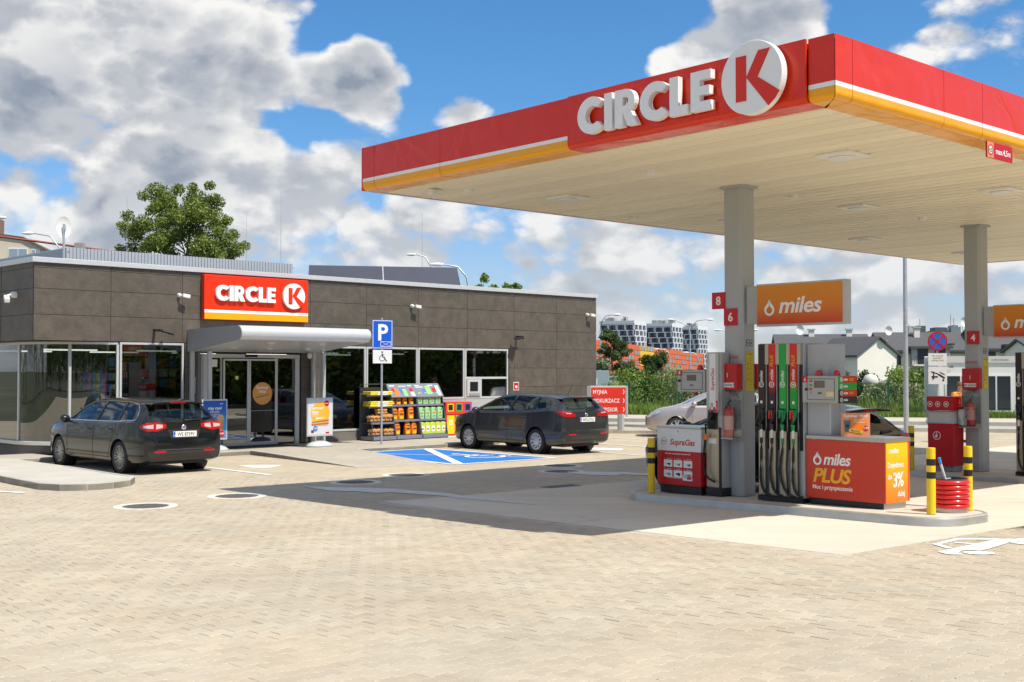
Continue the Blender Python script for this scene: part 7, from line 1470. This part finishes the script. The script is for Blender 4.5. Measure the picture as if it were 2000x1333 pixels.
# direction sign
t = thing('direction_sign', 'grey framed red direction sign reading MYJNIA, ODKURZACZ and KOMPRESOR', 'sign', (3.72, 39.3, -.39), math.radians(5)); t.scale = (.62, .8, .78)
B('post', -.32, -.12, -.10, .10, 0, 1.05, GREYP, t, bev=.01); B('post', -.119, -.0, -.10, .10, 0, 1.05, ALU, t); B('board_case', -1.85, .13, -.09, .09, .78, 2.02, mat('case_pale', (.50, .50, .49), .4), t, bev=.02); B('board_edge', .131, .20, -.1, .1, .70, 2.02, ALU, t); B('case_side', -2.02, -1.851, -.08, .08, .75, 2.02, GREYP, t)
for i, w_ in enumerate(('MYJNIA', 'ODKURZACZ', 'KOMPRESOR')):
    z1 = 1.95 - i * .375; B('red_strip', -1.78, .08, -.105, -.0905, z1 - .365, z1, mat('strip_red', (.74, .03, .015), .4), t); text('lettering', w_, .17, WSIGN, t, (-1.70, -.107, z1 - .265), RF, .016, .001, align='LEFT'); mb = MB(); seg(mb, (-.06, z1 - .09), (.0, z1 - .185), .035, -.108, -.1055); seg(mb, (.0, z1 - .185), (-.06, z1 - .28), .035, -.1105, -.1082); ob('chevron', mb, WSIGN, t)
drape('footway', [(1.0, 39.6), (8, 38.3), (8, 40.4), (1.0, 41.6)], .10, WALKM, .1)
# ================================================================== BEYOND THE FORECOURT
random.seed(5)
GS = mat('meadow_soil', (.09, .15, .03), .95, var=.4, vscale=.4)
# grass and meadow: blades scattered on the verge
def grassfield(name, n, box, h, seed, m, hvar=.5, mask=None):
    r = np.random.RandomState(seed); x = r.uniform(box[0], box[1], n); y = r.uniform(box[2], box[3], n) + x * -.27
    hh = h * (1 - hvar + hvar * 2 * r.rand(n) ** 1.5) * (.55 + .9 * np.abs(np.sin(x * .31 + np.cos(y * .5)) * np.cos(y * .23 + x * .11))); a = r.uniform(0, 2 * PI, n); w = hh * .07 + .012
    lean = r.uniform(-.4, .4, (n, 2)) * hh[:, None]; z0 = np.full(n, -.22)
    A = np.stack([x - np.cos(a) * w, y - np.sin(a) * w, z0], 1); Bv = np.stack([x + np.cos(a) * w, y + np.sin(a) * w, z0], 1); C = np.stack([x + lean[:, 0], y + lean[:, 1], z0 + hh], 1)
    V = np.stack([A, Bv, C], 1).reshape(-1, 3); me = bpy.data.meshes.new(name); me.from_pydata(V.tolist(), [], np.arange(3 * n).reshape(-1, 3).tolist()); me.materials.append(m)
    at = me.attributes.new('tint', 'FLOAT', 'FACE'); at.data.foreach_set('value', np.clip(r.rand(n) * .6 + .4 * (np.sin(x * .7 + y) * .5 + .5), 0, 1).astype('f')); return tag(ob(name, me, None), kind='stuff')
grassfield('grass', 60000, (-4, 44, 53.1, 57.0), .22, 1, LEAFY); grassfield('grass', 70000, (-6, 60, 57.0, 80), .42, 2, leafmat('meadow', (.09, .16, .03), (.27, .34, .09))); grassfield('grass', 30000, (-6, 90, 80, 120), .6, 3, leafmat('meadow2', (.09, .16, .03), (.24, .30, .08)))
# undergrowth clumps along the fence
CL = []
rr = random.Random(9)
labs = ['low', 'broad', 'ragged', 'pale', 'dense', 'tall', 'spreading', 'rounded', 'leaning', 'small']
spots = [(5.6, 62, 2.0, 1.9), (7.9, 64, 2.2, 2.0), (9.6, 61, 2.3, 1.7), (11.6, 62, 2.4, 1.8), (13.6, 60, 2.2, 1.9), (18.6, 58.5, 2.6, 1.5), (20.6, 60.5, 3.0, 2.1), (22.3, 58, 2.5, 1.9), (16.4, 62.5, 2.6, 1.6), (24.6, 56, 2.4, 1.5), (10.6, 68, 3.2, 2.3), (8.9, 71, 3.0, 2.4)]
for i, (x, y, w, h) in enumerate(spots):
    bush('wild_bush', '%s wild bush behind the green fence, %s from the shop wall' % (labs[i % 10], ['first', 'second', 'third', 'fourth', 'fifth', 'sixth', 'seventh', 'eighth', 'ninth', 'tenth', 'eleventh', 'twelfth'][i]), (x, y - .0, -.25), w, h, 30 + i, 2600, .085, [LEAFY, LEAF, leafmat('weed_pale', (.16, .22, .08), (.36, .38, .20))][i % 3], 'wild bushes behind the green fence')
# trees
tree('tree', 'large leafy tree rising behind the left part of the shop roof', (-13.9, 50, -.4), 9.9, 3.0, 23, 66000, .058, leafmat('leaf_poplar', (.10, .15, .025), (.27, .34, .07)), n=46, cr=.185, r0=.22)
tree('tree', 'small pale tree top showing over the right part of the shop roof', (-1.4, 60, -.4), 7.3, 1.1, 12, 9000, .085, LEAFY, cr=.34); tree('tree', 'low pale tree top at the right end of the shop roof, beside its taller neighbour', (-.2, 61, -.4), 6.9, 1.0, 13, 6000, .085, LEAFY, cr=.34)
tree('tree', 'conical dark tree with reddish twigs next to the shop corner', (6.4, 75, -.4), 4.5, 1.3, 14, 14000, .06, leafmat('leaf_grey', (.04, .08, .02), (.16, .21, .07)), cr=.30, n=18); tree('tree', 'dark rounded tree in front of the yellow part of the orange building', (10.0, 85, -.4), 3.0, 1.35, 15, 10000, .07, LEAFD, cr=.42, n=14)
tree('tree', 'pale willow bush left of the conical tree by the shop corner', (5.4, 72, -.4), 2.6, .9, 16, 7000, .08, leafmat('willow', (.14, .20, .09), (.34, .40, .22)), cr=.42); tree('tree', 'short dark tree just left of the dark rounded tree', (8.5, 86, -.4), 2.2, .8, 17, 6000, .09, LEAFD, cr=.42)
for i, x in enumerate((12.2, 14.5, 16.2, 18.5)): tree('tree', 'young thin tree before the orange building, %s from the left' % ['first', 'second', 'third', 'fourth'][i], (x, 95 + i * 2, -.4), 1.7 + .3 * (i % 2), .6, 40 + i, 1800, .09, LEAF, cr=.4, n=8, group='young trees before the orange building')
# clipped conifers in front of the houses
for i in range(9):
    x = 19.9 + i * 1.05; bush('conifer', 'dark conifer in the row before the white houses, %s from the left' % ['first', 'second', 'third', 'fourth', 'fifth', 'sixth', 'seventh', 'eighth', 'ninth'][i], (x, 70.5 - i * .25, -.1), 1.25, 1.9 + .3 * math.sin(i * 2.1), 60 + i, 1500, .07, LEAFD, 'conifers before the white houses')
t = thing('hedge', 'long dark green hedge behind the meadow below the conifers', 'hedge', (22.5, 62.5, -.2), -.26); q = random.Random(3)
leafcloud('foliage', [(-5.2 + i * .42, q.uniform(-.3, .3), q.uniform(.5, .95), .55) for i in range(26)], .08, 15000, LEAFD, 70, t); ob('stem', MB().box(-5, 5.4, -.1, .1, 0, .8), BARK, t)
# trees right of the forecourt, mirrored in the shop windows
src = tree('roadside_tree', 'broad green tree at the roadside right of the fuel islands, nearest to the road bend', (30, 26, -.4), 8.5, 3.6, 81, 12000, .17, LEAFY, group='roadside trees', cr=.36)
for i, (x, y) in enumerate([(33, 19.5), (32, 13), (36, 32), (30, 6), (40, 25), (34, 1)]): dup(src, (x, y, -.4), i * 1.3, 'broad green tree at the roadside right of the fuel islands, %s along the road' % ['second', 'third', 'fourth', 'fifth', 'sixth', 'seventh'][i], 'roadside trees')
t = thing('roadside_hedge', 'long tall green hedge along the road right of the fuel islands', 'hedge', (37, 14, -.4), PI / 2); q = random.Random(5)
leafcloud('foliage', [(-24 + i * 1.0, q.uniform(-1, 1), q.uniform(.8, 4.6), q.uniform(1.0, 1.9)) for i in range(60)] + [(-24 + (i % 48) * 1.0, q.uniform(-1, 1), q.uniform(.8, 3.6), 1.6) for i in range(90)], .2, 26000, LEAFY, 71, t); ob('stem', MB().box(-23, 23, -.1, .1, 0, 3.2), BARK, t)
t = tag(leafcloud('treeline', [(-75 + i * 1.5 + q.uniform(-1, 1), -34 + q.uniform(-3, 3), q.uniform(1, 9), q.uniform(1.2, 2.6)) for i in range(100)] * 1 + [(-75 + i * 1.5, -35, 3.0, 2.8) for i in range(100)] + [(-62 + q.uniform(-3, 3), -34 + i * 1.6, q.uniform(1, 9), 2.3) for i in range(50)], .30, 42000, LEAF, 72), kind='stuff')
# green mesh fence
fen = thing('mesh_fence', 'low green wire mesh fence with posts between the verge and the meadow', 'fence', (6.9, 59.5, -.22), math.atan2(-.27, 1)); FM = mat('fence_green', (.01, .12, .07), .5)
pm = MB().box(-.04, .04, -.03, .03, 0, 1.42).mesh('post', FM)
for i in range(13): o = bpy.data.objects.new('post', pm); COL.objects.link(o); o.parent = fen; o.location = (-1.0 + i * 2.5 * 1.0, 0, 0)
mb = MB()
for i in range(12):
    x0 = -1.0 + i * 2.5 + .05
    for k in range(24): x = x0 + k * .1; mb.add([(x, 0, .05), (x + .009, 0, .05), (x + .009, .004, 1.32), (x, .004, 1.32)], [(0, 1, 2, 3)])
    for z in (.08, .45, .85, 1.30): mb.add([(x0, 0, z), (x0 + 2.4, 0, z), (x0 + 2.4, 0, z + .014), (x0, 0, z + .014)], [(0, 1, 2, 3)])
tag(ob('wire_mesh', mb, FM, fen), kind='stuff')
# lamps and masts
def streetlamp(label, x, y, h, d, arms=1):
    t = thing('street_lamp', label, 'street lamp', (x, y, -.4), 0, 'street lamps in the distance'); pts = [(0, 0, 0), (0, 0, h * .82), (d * .12, 0, h * .92), (d * .45, 0, h * .985), (d, 0, h)]
    ob('mast', MB().tube(pts, [.07, .05, .04, .035, .03], 8), GALV, t, sm=60); ob('lamp_head', MB().lathe([(.02, 0), (.06, .1), (.085, .35), (.05, .58), (.01, .62)], 12, (d - (.0 if d > 0 else .60), 0, h), 'x'), WHITE, t, sm=60)
    if arms > 1: ob('mast', MB().tube([(0, 0, h * .82), (-d * .12, 0, h * .92), (-d, 0, h)], [.05, .04, .03], 8), GALV, t); ob('lamp_head', MB().lathe([(.02, 0), (.06, .1), (.085, .35), (.05, .58), (.01, .62)], 12, (-d - (.6 if d > 0 else 0), 0, h), 'x'), WHITE, t)
streetlamp('white street lamp behind the left end of the shop roof', -22.9, 60, 9.1, -1.5); streetlamp('street lamp at the left picture edge, only its head in view', -27.4, 60, 9.9, 1.0); streetlamp('street lamp head peeping over the roof left of the dark screen', -4.7, 70, 9.0, -1.0); streetlamp('street lamp over the dark roof screen near its right end', -1.8, 50, 6.6, -1.1)
streetlamp('grey street lamp beside the shop corner before the patterned tower', 6.0, 80, 5.9, .8); streetlamp('double armed street lamp before the third patterned tower', 13.6, 90, 6.0, 1.2, 2); streetlamp('low street lamp with two arms right of the third tower', 17.1, 90, 5.2, 1.1, 2)
for i, (x, y, h) in enumerate([(10.9, 110, 4.2), (14.7, 110, 4.1), (17.4, 110, 3.8)]): streetlamp('short white street lamp in front of the orange building, %s from the left' % ['first', 'second', 'third'][i], x, y, h, -.9)
t = thing('steel_mast', 'tall bare galvanised mast between the fuel islands and the verge', 'pole', (12.75, 38.2, -.42), 0); ob('mast', MB().cyl((0, 0, 0), .085, 6.5, 16, r2=.06), GALV, t, sm=60); B('base_plate', -.15, .15, -.15, .15, 0, .03, GALV, t)
t = thing('road_sign', 'round red and blue no stopping sign with two white plates below', 'road sign', (12.95, 35.9, -.40), math.radians(-12)); ob('pole', MB().cyl((0, .04, 0), .03, 3.25, 12), GALV, t)
ob('sign_disc', MB().prism(disc(.29, 36, (0, 2.98)), 'y', -.012, 0), REDB, t); ob('blue_field', MB().prism(disc(.235, 36, (0, 2.98)), 'y', -.016, -.0125), mat('sign_blue2', (.02, .13, .60), .4), t); mb = MB(); seg(mb, (-.165, 2.815), (.165, 3.145), .05, -.020, -.0165); seg(mb, (-.165, 3.145), (.165, 2.815), .05, -.0235, -.0205); ob('red_cross', mb, REDB, t)
B('upper_plate', -.27, .27, -.01, .0, 2.24, 2.62, WHITE, t); text('lettering', 'Nie dotyczy\npojazdów\nobsługi stacji', .05, mat('print_olive', (.25, .22, .03), .6), t, (0, -.011, 2.52), RF, .0, .001); B('lower_plate', -.27, .27, -.01, .0, 1.68, 2.21, WHITE, t)
mb = MB(); seg(mb, (-.2, 2.06), (.02, 1.98), .035, -.0125, -.0105); seg(mb, (-.18, 1.9), (.0, 1.9), .05, -.0125, -.0105); seg(mb, (-.12, 2.06), (-.12, 1.9), .03, -.0145, -.013); seg(mb, (.02, 1.98), (.20, 1.86), .05, -.0145, -.013); seg(mb, (.06, 2.04), (.20, 1.97), .03, -.0125, -.0105); mb.prism(disc(.03, 10, (-.13, 1.85)), 'y', -.0165, -.0147).prism(disc(.03, 10, (.16, 1.80)), 'y', -.0165, -.0147); ob('tow_symbol', mb, BLACK, t)
# cabinets by the shop corner
t = thing('utility_cabinet', 'grey blue utility cabinet on green legs beside the shop corner', 'cabinet', (4.62, 61.5, -.25), 0); B('cabinet', -.55, .42, -.3, .3, .85, 1.95, mat('cabinet_bluegrey', (.33, .40, .44), .5), t, bev=.02); B('door', -.28, -.2, -.31, -.3005, 1.2, 1.55, WSIGN, t); B('panel', .08, .38, -.315, -.3005, 1.0, 1.3, GREYP, t); ob('leg', MB().box(.1, .2, -.1, .1, 0, .85).box(-.5, -.4, -.1, .1, 0, .85).box(-.5, .3, -.12, .1, .78, .86), mat('leg_green', (.01, .25, .16), .5), t)
t = thing('concrete_kiosk', 'low pale concrete kiosk behind the utility cabinet', 'kiosk', (6.0, 70, -.3), 0); B('wall', -.7, .75, 0, 1.5, 0, 1.6, mat('kiosk_pale', (.50, .48, .42), .8, var=.1), t); B('roof', -.78, .83, -.06, 1.56, 1.6, 1.68, CONC, t)
# round white tanks in the yard
for i, (x, z, r) in enumerate(((19.9, 1.0, .42), (20.7, .85, .36), (19.8, .45, .34))): tag(ob('white_tank', MB().lathe([(.01, -r), (r * .7, -r * .8), (r, -.1), (r, .1), (r * .7, r * .8), (.01, r)], 16), mat('tank_white', (.66, .64, .58), .6, var=.1), None, (x, 65.5, z + .1), sm=80), 'rounded white tank lying in the yard before the conifers, %s' % ['upper left one', 'upper right one', 'lowest one'][i], 'tank')
# --- container office
t = thing('office_container', 'white office container with two windows behind the far column', 'container', (18.1, 50.2, -.39), math.radians(-7)); WC = mat('container_white', (.74, .74, .70), .5, var=.04, vscale=.8)
ob('wall', MB().box(.12, 6.0, .06, 2.5, .15, 2.45), WC, t); ob('corner_post', MB().box(0, .14, 0, .14, 0, 2.72).box(0, .14, 2.4, 2.54, 0, 2.72).box(5.9, 6.04, 0, .14, 0, 2.72), WC, t, bev=.01); B('roof_rail', .14, 5.9, 0, .14, 2.42, 2.70, mat('rail_grey', (.56, .56, .53), .5), t); B('floor_rail', .14, 5.9, .0, .12, .0, .16, WC, t); B('roof', .05, 5.98, .145, 2.5, 2.46, 2.68, WC, t)
for x0, n in ((.38, 2), (1.82, 2), (3.4, 2)):
    w_ = .62 if n == 2 else 1; fr = ob('window', MB().box(x0 - .06, x0 + 1.22, .03, .059, .35, 1.92), WHITE, t)
    for k in range(2): B('pane', x0 + k * .61 + .01, x0 + k * .61 + .55, .02, .029, .42, 1.85, mat('pane_dark', (.03, .04, .05), .05), fr)
text('lettering', '122', .10, BLACK, t, (.55, -.002, 2.20), RF, .02, .002); text('lettering', 'CONTAINEX', .09, GREYP, t, (2.55, -.003, 2.50), RF, .02, .002)
# --- houses
HW = mat('render_white', (.86, .80, .72), .85, var=.05, vscale=.3); HR_ = mat('roof_graphite', (.085, .085, .09), .7, var=.12, vscale=1.5); HG = mat('render_grey', (.42, .42, .42), .85); WD = mat('house_glass', (.035, .045, .06), .08)
def hwin(t, x, z, w, h, y=-.03, nm='window'):
    f = B(nm, x - w / 2 - .06, x + w / 2 + .06, y, y + .05, z - .06, z + h + .06, mat('frame_dark', (.05, .05, .055), .5), t); B('pane', x - w / 2, x - .03, y - .012, y - .001, z, z + h, WD, f); B('pane', x + .03, x + w / 2, y - .012, y - .001, z, z + h, WD, f)
def house(label, loc, rz, w, d, eave, ridge, gable=False, balcony=False, wins=(), chim=((1, 1),), xoff=0):
    t = thing('house', label, 'house', loc, rz, 'white houses with dark roofs')
    if gable:
        ob('wall', MB().prism([(0, 0), (w, 0), (w, eave), (w / 2, ridge), (0, eave)], 'y', 0, d), HW, t)
        for s in (0, 1):
            x0, x1 = (-.35, w / 2) if s == 0 else (w + .35, w / 2); z0 = eave - .35 * (ridge - eave) / (w / 2)
            ob('roof', MB().prism([(x0, z0 + .01), (x1, ridge + .01), (x1, ridge + .24), (x0, z0 + .24)], 'y', -.3, d + .2), HR_, t)
    else:
        ob('wall', MB().prism([(0, 0), (d, 0), (d, eave), (d / 2, ridge), (0, eave)], 'x', 0, w), HW, t)
        for s in (0, 1):
            y0, y1 = (-.45, d / 2) if s == 0 else (d + .45, d / 2); z0 = eave - .45 * (ridge - eave) / (d / 2)
            ob('roof', MB().prism([(y0, z0 + .01), (y1, ridge + .01), (y1, ridge + .24), (y0, z0 + .24)], 'x', -.3, w + .3), HR_, t)
        B('gutter', -.3, w + .3, -.62, -.46, eave - .42, eave - .26, mat('gutter_dark', (.03, .03, .03), .5), t)
    for x, z, a, b in wins: hwin(t, x, z, a, b)
    for x, y in chim: c = B('chimney', x - .35, x + .35, y, y + .6, ridge - .9, ridge + .75, HW, t); B('chimney_cap', x - .5, x + .5, y - .12, y + .72, ridge + .751, ridge + .9, mat('cap_pale', (.5, .5, .5), .7), c)
    B('downpipe', w - .2, w - .08, -.12, -.02, 0, eave, mat('gutter_dark', (.03, .03, .03), .5), t)
    if balcony:
        x0, x1 = w * .30, w * .72; B('bay_wall', x0, x1, -1.2, 0, 0, eave + .2, HG, t); B('roof', x0 - .3, x1 + .3, -1.7, .2, eave + .2, eave + .5, HR_, t); B('balcony_slab', x0 - .1, x1 + .1, -2.2, -1.2, 2.7, 2.9, HW, t)
        mb = MB(); 
        for k in range(int((x1 - x0) / .22)): mb.box(x0 + k * .22, x0 + k * .22 + .04, -2.18, -2.14, 2.9, 3.8)
        mb.box(x0, x1, -2.19, -2.13, 3.8, 3.87); ob('balcony_railing', mb, BLACK, t)
        for k in range(2): hwin(t, x0 + (x1 - x0) * (.28 + .46 * k), 2.95, 1.2, 2.0, -1.23); hwin(t, x0 + (x1 - x0) * (.28 + .46 * k), .3, 1.5, 1.9, -1.23)
    return t
Hz = -.4
house('white house at the left of the row, its long dark roof above the fuel pump', (34.2, 152, Hz), -.16, 11.5, 9, 5.2, 6.7, wins=((3, 3.2, 1.1, 1.6), (6, 3.2, 1.1, 1.6), (8.5, 3.2, 1, 1.6)), chim=((4.6, 3.4), (9.4, 3.4)))
house('white house wing with a pointed gable facing the forecourt, left of the mast', (41.0, 140, Hz), math.radians(24), 6.2, 8, 3.95, 6.0, gable=True, wins=((3.0, .8, .1, .1),), chim=())
house('grey side wing of the gabled white house with two small dark windows', (37.6, 143, Hz), -.1, 3.6, 6, 3.95, 5.2, wins=((1.0, 2.6, .9, 1.1), (1.4, .6, 1.2, 1.4)), chim=())
house('white house with a balcony just right of the gable, behind the mast', (47.2, 150, Hz), -.08, 11, 9, 4.7, 6.9, balcony=True, wins=((1.6, 2.9, 1.1, 1.5), (1.4, .2, 1.2, 1.8)), chim=((5.0, 3.0),))
house('white house with a balcony partly behind the no stopping sign', (58.4, 148, Hz), -.08, 11, 9, 4.9, 7.2, balcony=True, wins=((1.6, 2.9, 1.1, 1.5),), chim=((3.0, 3.2), (8.6, 3.2)))
house('white house at the right of the row behind the far fuel pump', (52.2, 118, Hz), -.05, 9, 8, 4.1, 5.2, wins=((1.4, 2.4, 1.0, 1.5), (6.5, 2.4, 1.1, 1.5)), chim=((5.0, 2.0),))
for i, (x, y, z, r) in enumerate(((36.6, 150.4, 6.9, .62), (44.9, 141, 6.5, .55), (57.2, 149.5, 7.9, .62))): tag(ob('roof_dish', MB().lathe([(.02, .0), (r * .5, -.04), (r * .9, -.16), (r, -.24), (r * .9, -.12), (.02, .04)], 20, axis='y', cap=False).cyl((0, .1, -1.2), .04, 1.1, 6), WHITE, None, (x, y, z), .4, sm=60), 'white satellite dish on the roof of the %s' % ['leftmost white house', 'gabled white house', 'white house right of the mast'][i], 'dish', 'dishes on the house roofs')
# flat roofed block with roof plant far behind the houses
t = thing('office_block', 'distant grey block crowded with roof machines and aerials behind the houses', 'building', (84, 250, -.4), -.1); B('wall', 0, 26, 0, 12, 0, 9.6, HG, t); q = random.Random(8)
for i in range(22):
    x = q.uniform(0, 25); w_ = q.uniform(.6, 2.2); B('roof_unit', x, x + w_, q.uniform(0, 3), 5, 9.6, 9.6 + q.uniform(.6, 2.2), mat('unit%d' % (i % 3), [(.10, .11, .12), (.45, .46, .46), (.22, .25, .28)][i % 3], .5), t)
for i in range(8): x = q.uniform(0, 25); ob('aerial', MB().cyl((x, 1, 9.6), .07, q.uniform(2, 5), 6), GREYP, t)
for i in range(10): hwin(t, 1.5 + i * 2.5, 6.5, 1.4, 1.6)
# --- orange office building with staggered windows
t = thing('orange_building', 'long low orange clad building with a yellow bay and staggered windows', 'building', (12, 236, -.4), math.atan2(.918, .397)); OR = mat('orange_clad', (.70, .15, .05), .6, var=.07, vscale=.4); YC = mat('yellow_clad', (.85, .50, .03), .6)
h0 = 9.0; cw = 2.3; rh = 1.2; q = random.Random(21); OG = mat('office_glass', (.24, .27, .31), .15); dz_ = lambda x: -.019 * x
mb = MB().prism([(0, 0), (108, 0), (108, h0 - 2.1), (0, h0)], 'y', .3, 12); ob('wall', mb, mat('orange_back', (.3, .08, .03), .8), t); ob('lower_wall', MB().prism([(0, 0), (108, 0), (108, h0 - 2.1 - 5 * rh), (0, h0 - 5 * rh)], 'y', 0, .299), OR, t)
pmesh = {k: MB().box(0, cw - .1, 0, .29, .04, rh - .04).mesh('cladding_panel', m) for k, m in (('o', OR), ('y', YC))}; wmesh = MB().box(.25, cw - .45, -.05, -.005, .12, rh - .12).mesh('window', OG)
for i in range(46):
    for j in range(5):
        x = i * cw; z = h0 - (j + 1) * rh + dz_(x + cw); yel = 20 <= i <= 24 and j < 4; o = bpy.data.objects.new('cladding_panel', pmesh['y' if yel else 'o']); COL.objects.link(o); o.parent = t; o.location = (x, 0, z)
        if (yel and j == 0) or (not yel and (i + j * 2) % 5 in (0, 1) and j > 0): w_ = bpy.data.objects.new('window', wmesh); COL.objects.link(w_); w_.parent = o
# --- patterned towers
NAVY = mat('tower_navy', (.035, .045, .085), .6); TW = mat('tower_white', (.72, .73, .74), .7); TG = mat('tower_glass', (.10, .13, .19), .2)
def tower(label, loc, rz, w, d, h, seed):
    t = thing('apartment_tower', label, 'tower block', loc, rz, 'patterned apartment towers'); B('wall', 0, w, 0, d, 0, h, NAVY, t); B('parapet', -.3, w + .3, -.3, d + .3, h, h + 1.6, TW, t); q = random.Random(seed)
    for k in range(6): x = q.uniform(1, w - 3); B('roof_unit', x, x + q.uniform(1, 3), 3, 6, h + 1.6, h + 1.6 + q.uniform(.8, 2.2), GREYP, t)
    for side in range(2):
        L_ = w if side == 0 else d; mb = MB(); gl = MB(); n = int(L_ / 2.3); ph = 2.9; cwid = L_ / n; rows_ = int(h / ph)
        def bx(m_, u0, u1, z0, z1, e=.35):
            (m_.box(u0, u1, -e, -.01, z0, z1) if side == 0 else m_.box(w + .01, w + e, u0, u1, z0, z1))
        for i in range(n):
            for j in range(rows_):
                u = min(i * cwid + (j % 2) * cwid * .5, L_ - cwid); z = h - (j + 1) * ph; bx(gl, u + .35, u + cwid * .6, z + .5, z + 1.9, .12); wd = .30 if side == 0 else .55
                bx(mb, u + .1, u + cwid * .92, z + 2.3, z + 2.3 + wd + .1)
                if (i + j // 2) % 2: bx(mb, u + cwid * .92 - wd, u + cwid * .92, z + .1, z + 2.29)
                else: bx(mb, u + .1, u + .1 + wd, z - .4, z + 2.29)
        tag(ob('white_pattern', mb, TW, t), kind='stuff'); tag(ob('window_field', gl, TG, t), kind='stuff')
tower('patterned white and navy tower block nearest to the shop corner', (44.8, 600, -2), math.radians(-28), 18.5, 16, 27.4, 1); tower('middle patterned white and navy tower block', (73.0, 640, -2), math.radians(-28), 14.5, 17, 27.8, 2); tower('patterned white and navy tower block farthest to the right', (100.9, 700, -2), math.radians(-28), 9.6, 18, 28.6, 3)
# --- apartment house and red railing at the far left
t = thing('apartment_house', 'pale beige apartment house with sloping roof edge behind the shop at the far left', 'building', (-40.5, 92, -.4), math.radians(10)); BE = mat('render_beige', (.60, .52, .42), .85, var=.05, vscale=.4)
ob('wall', MB().prism([(-9, 0), (7.0, 0), (7.0, 9.0), (5.5, 10.7), (2.2, 12.5), (-.2, 12.8), (-.6, 12.8), (-9, 12.8)], 'y', 0, 12), BE, t); B('side_wing', -9, .1, -1.4, -.001, 0, 10.3, BE, t); ob('roof_edge', MB().prism([(-9, 12.81), (-.2, 12.81), (2.2, 12.51), (5.5, 10.71), (7.05, 9.0), (7.1, 9.07), (5.55, 10.79), (2.22, 12.59), (-.18, 12.89), (-9, 12.89)], 'y', -.2, 12.1), mat('roof_edge_brown', (.16, .12, .10), .7), t)
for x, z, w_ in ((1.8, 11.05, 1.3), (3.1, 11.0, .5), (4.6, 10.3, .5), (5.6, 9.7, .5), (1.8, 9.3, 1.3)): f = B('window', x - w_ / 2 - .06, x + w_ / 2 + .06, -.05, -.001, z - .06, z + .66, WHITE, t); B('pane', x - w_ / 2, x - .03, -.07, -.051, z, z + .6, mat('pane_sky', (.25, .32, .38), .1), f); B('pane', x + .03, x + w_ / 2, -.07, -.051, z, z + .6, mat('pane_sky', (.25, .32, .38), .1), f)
B('chimney', -1.6, -.2, 3, 4, 12.9, 14.3, mat('brick_brown', (.25, .16, .12), .8), t)
t = thing('elevated_pipe', 'long rusty red pipe on square posts behind the shop roof at the far left', 'pipe', (0, 0, 0), 0); RU = mat('rust_red', (.30, .06, .03), .6)
ob('rail', MB().tube([(-27.5, 60, 8.72), (-17.6, 62.5, 7.55)], .065, 6), RU, t)
for x, y, z in ((-22.4, 61.0, 8.15), (-19.4, 61.7, 7.75)): B('post', x - .22, x + .22, y - .2, y + .2, -.4, z + .15, mat('post_grey', (.36, .33, .30), .8), t)
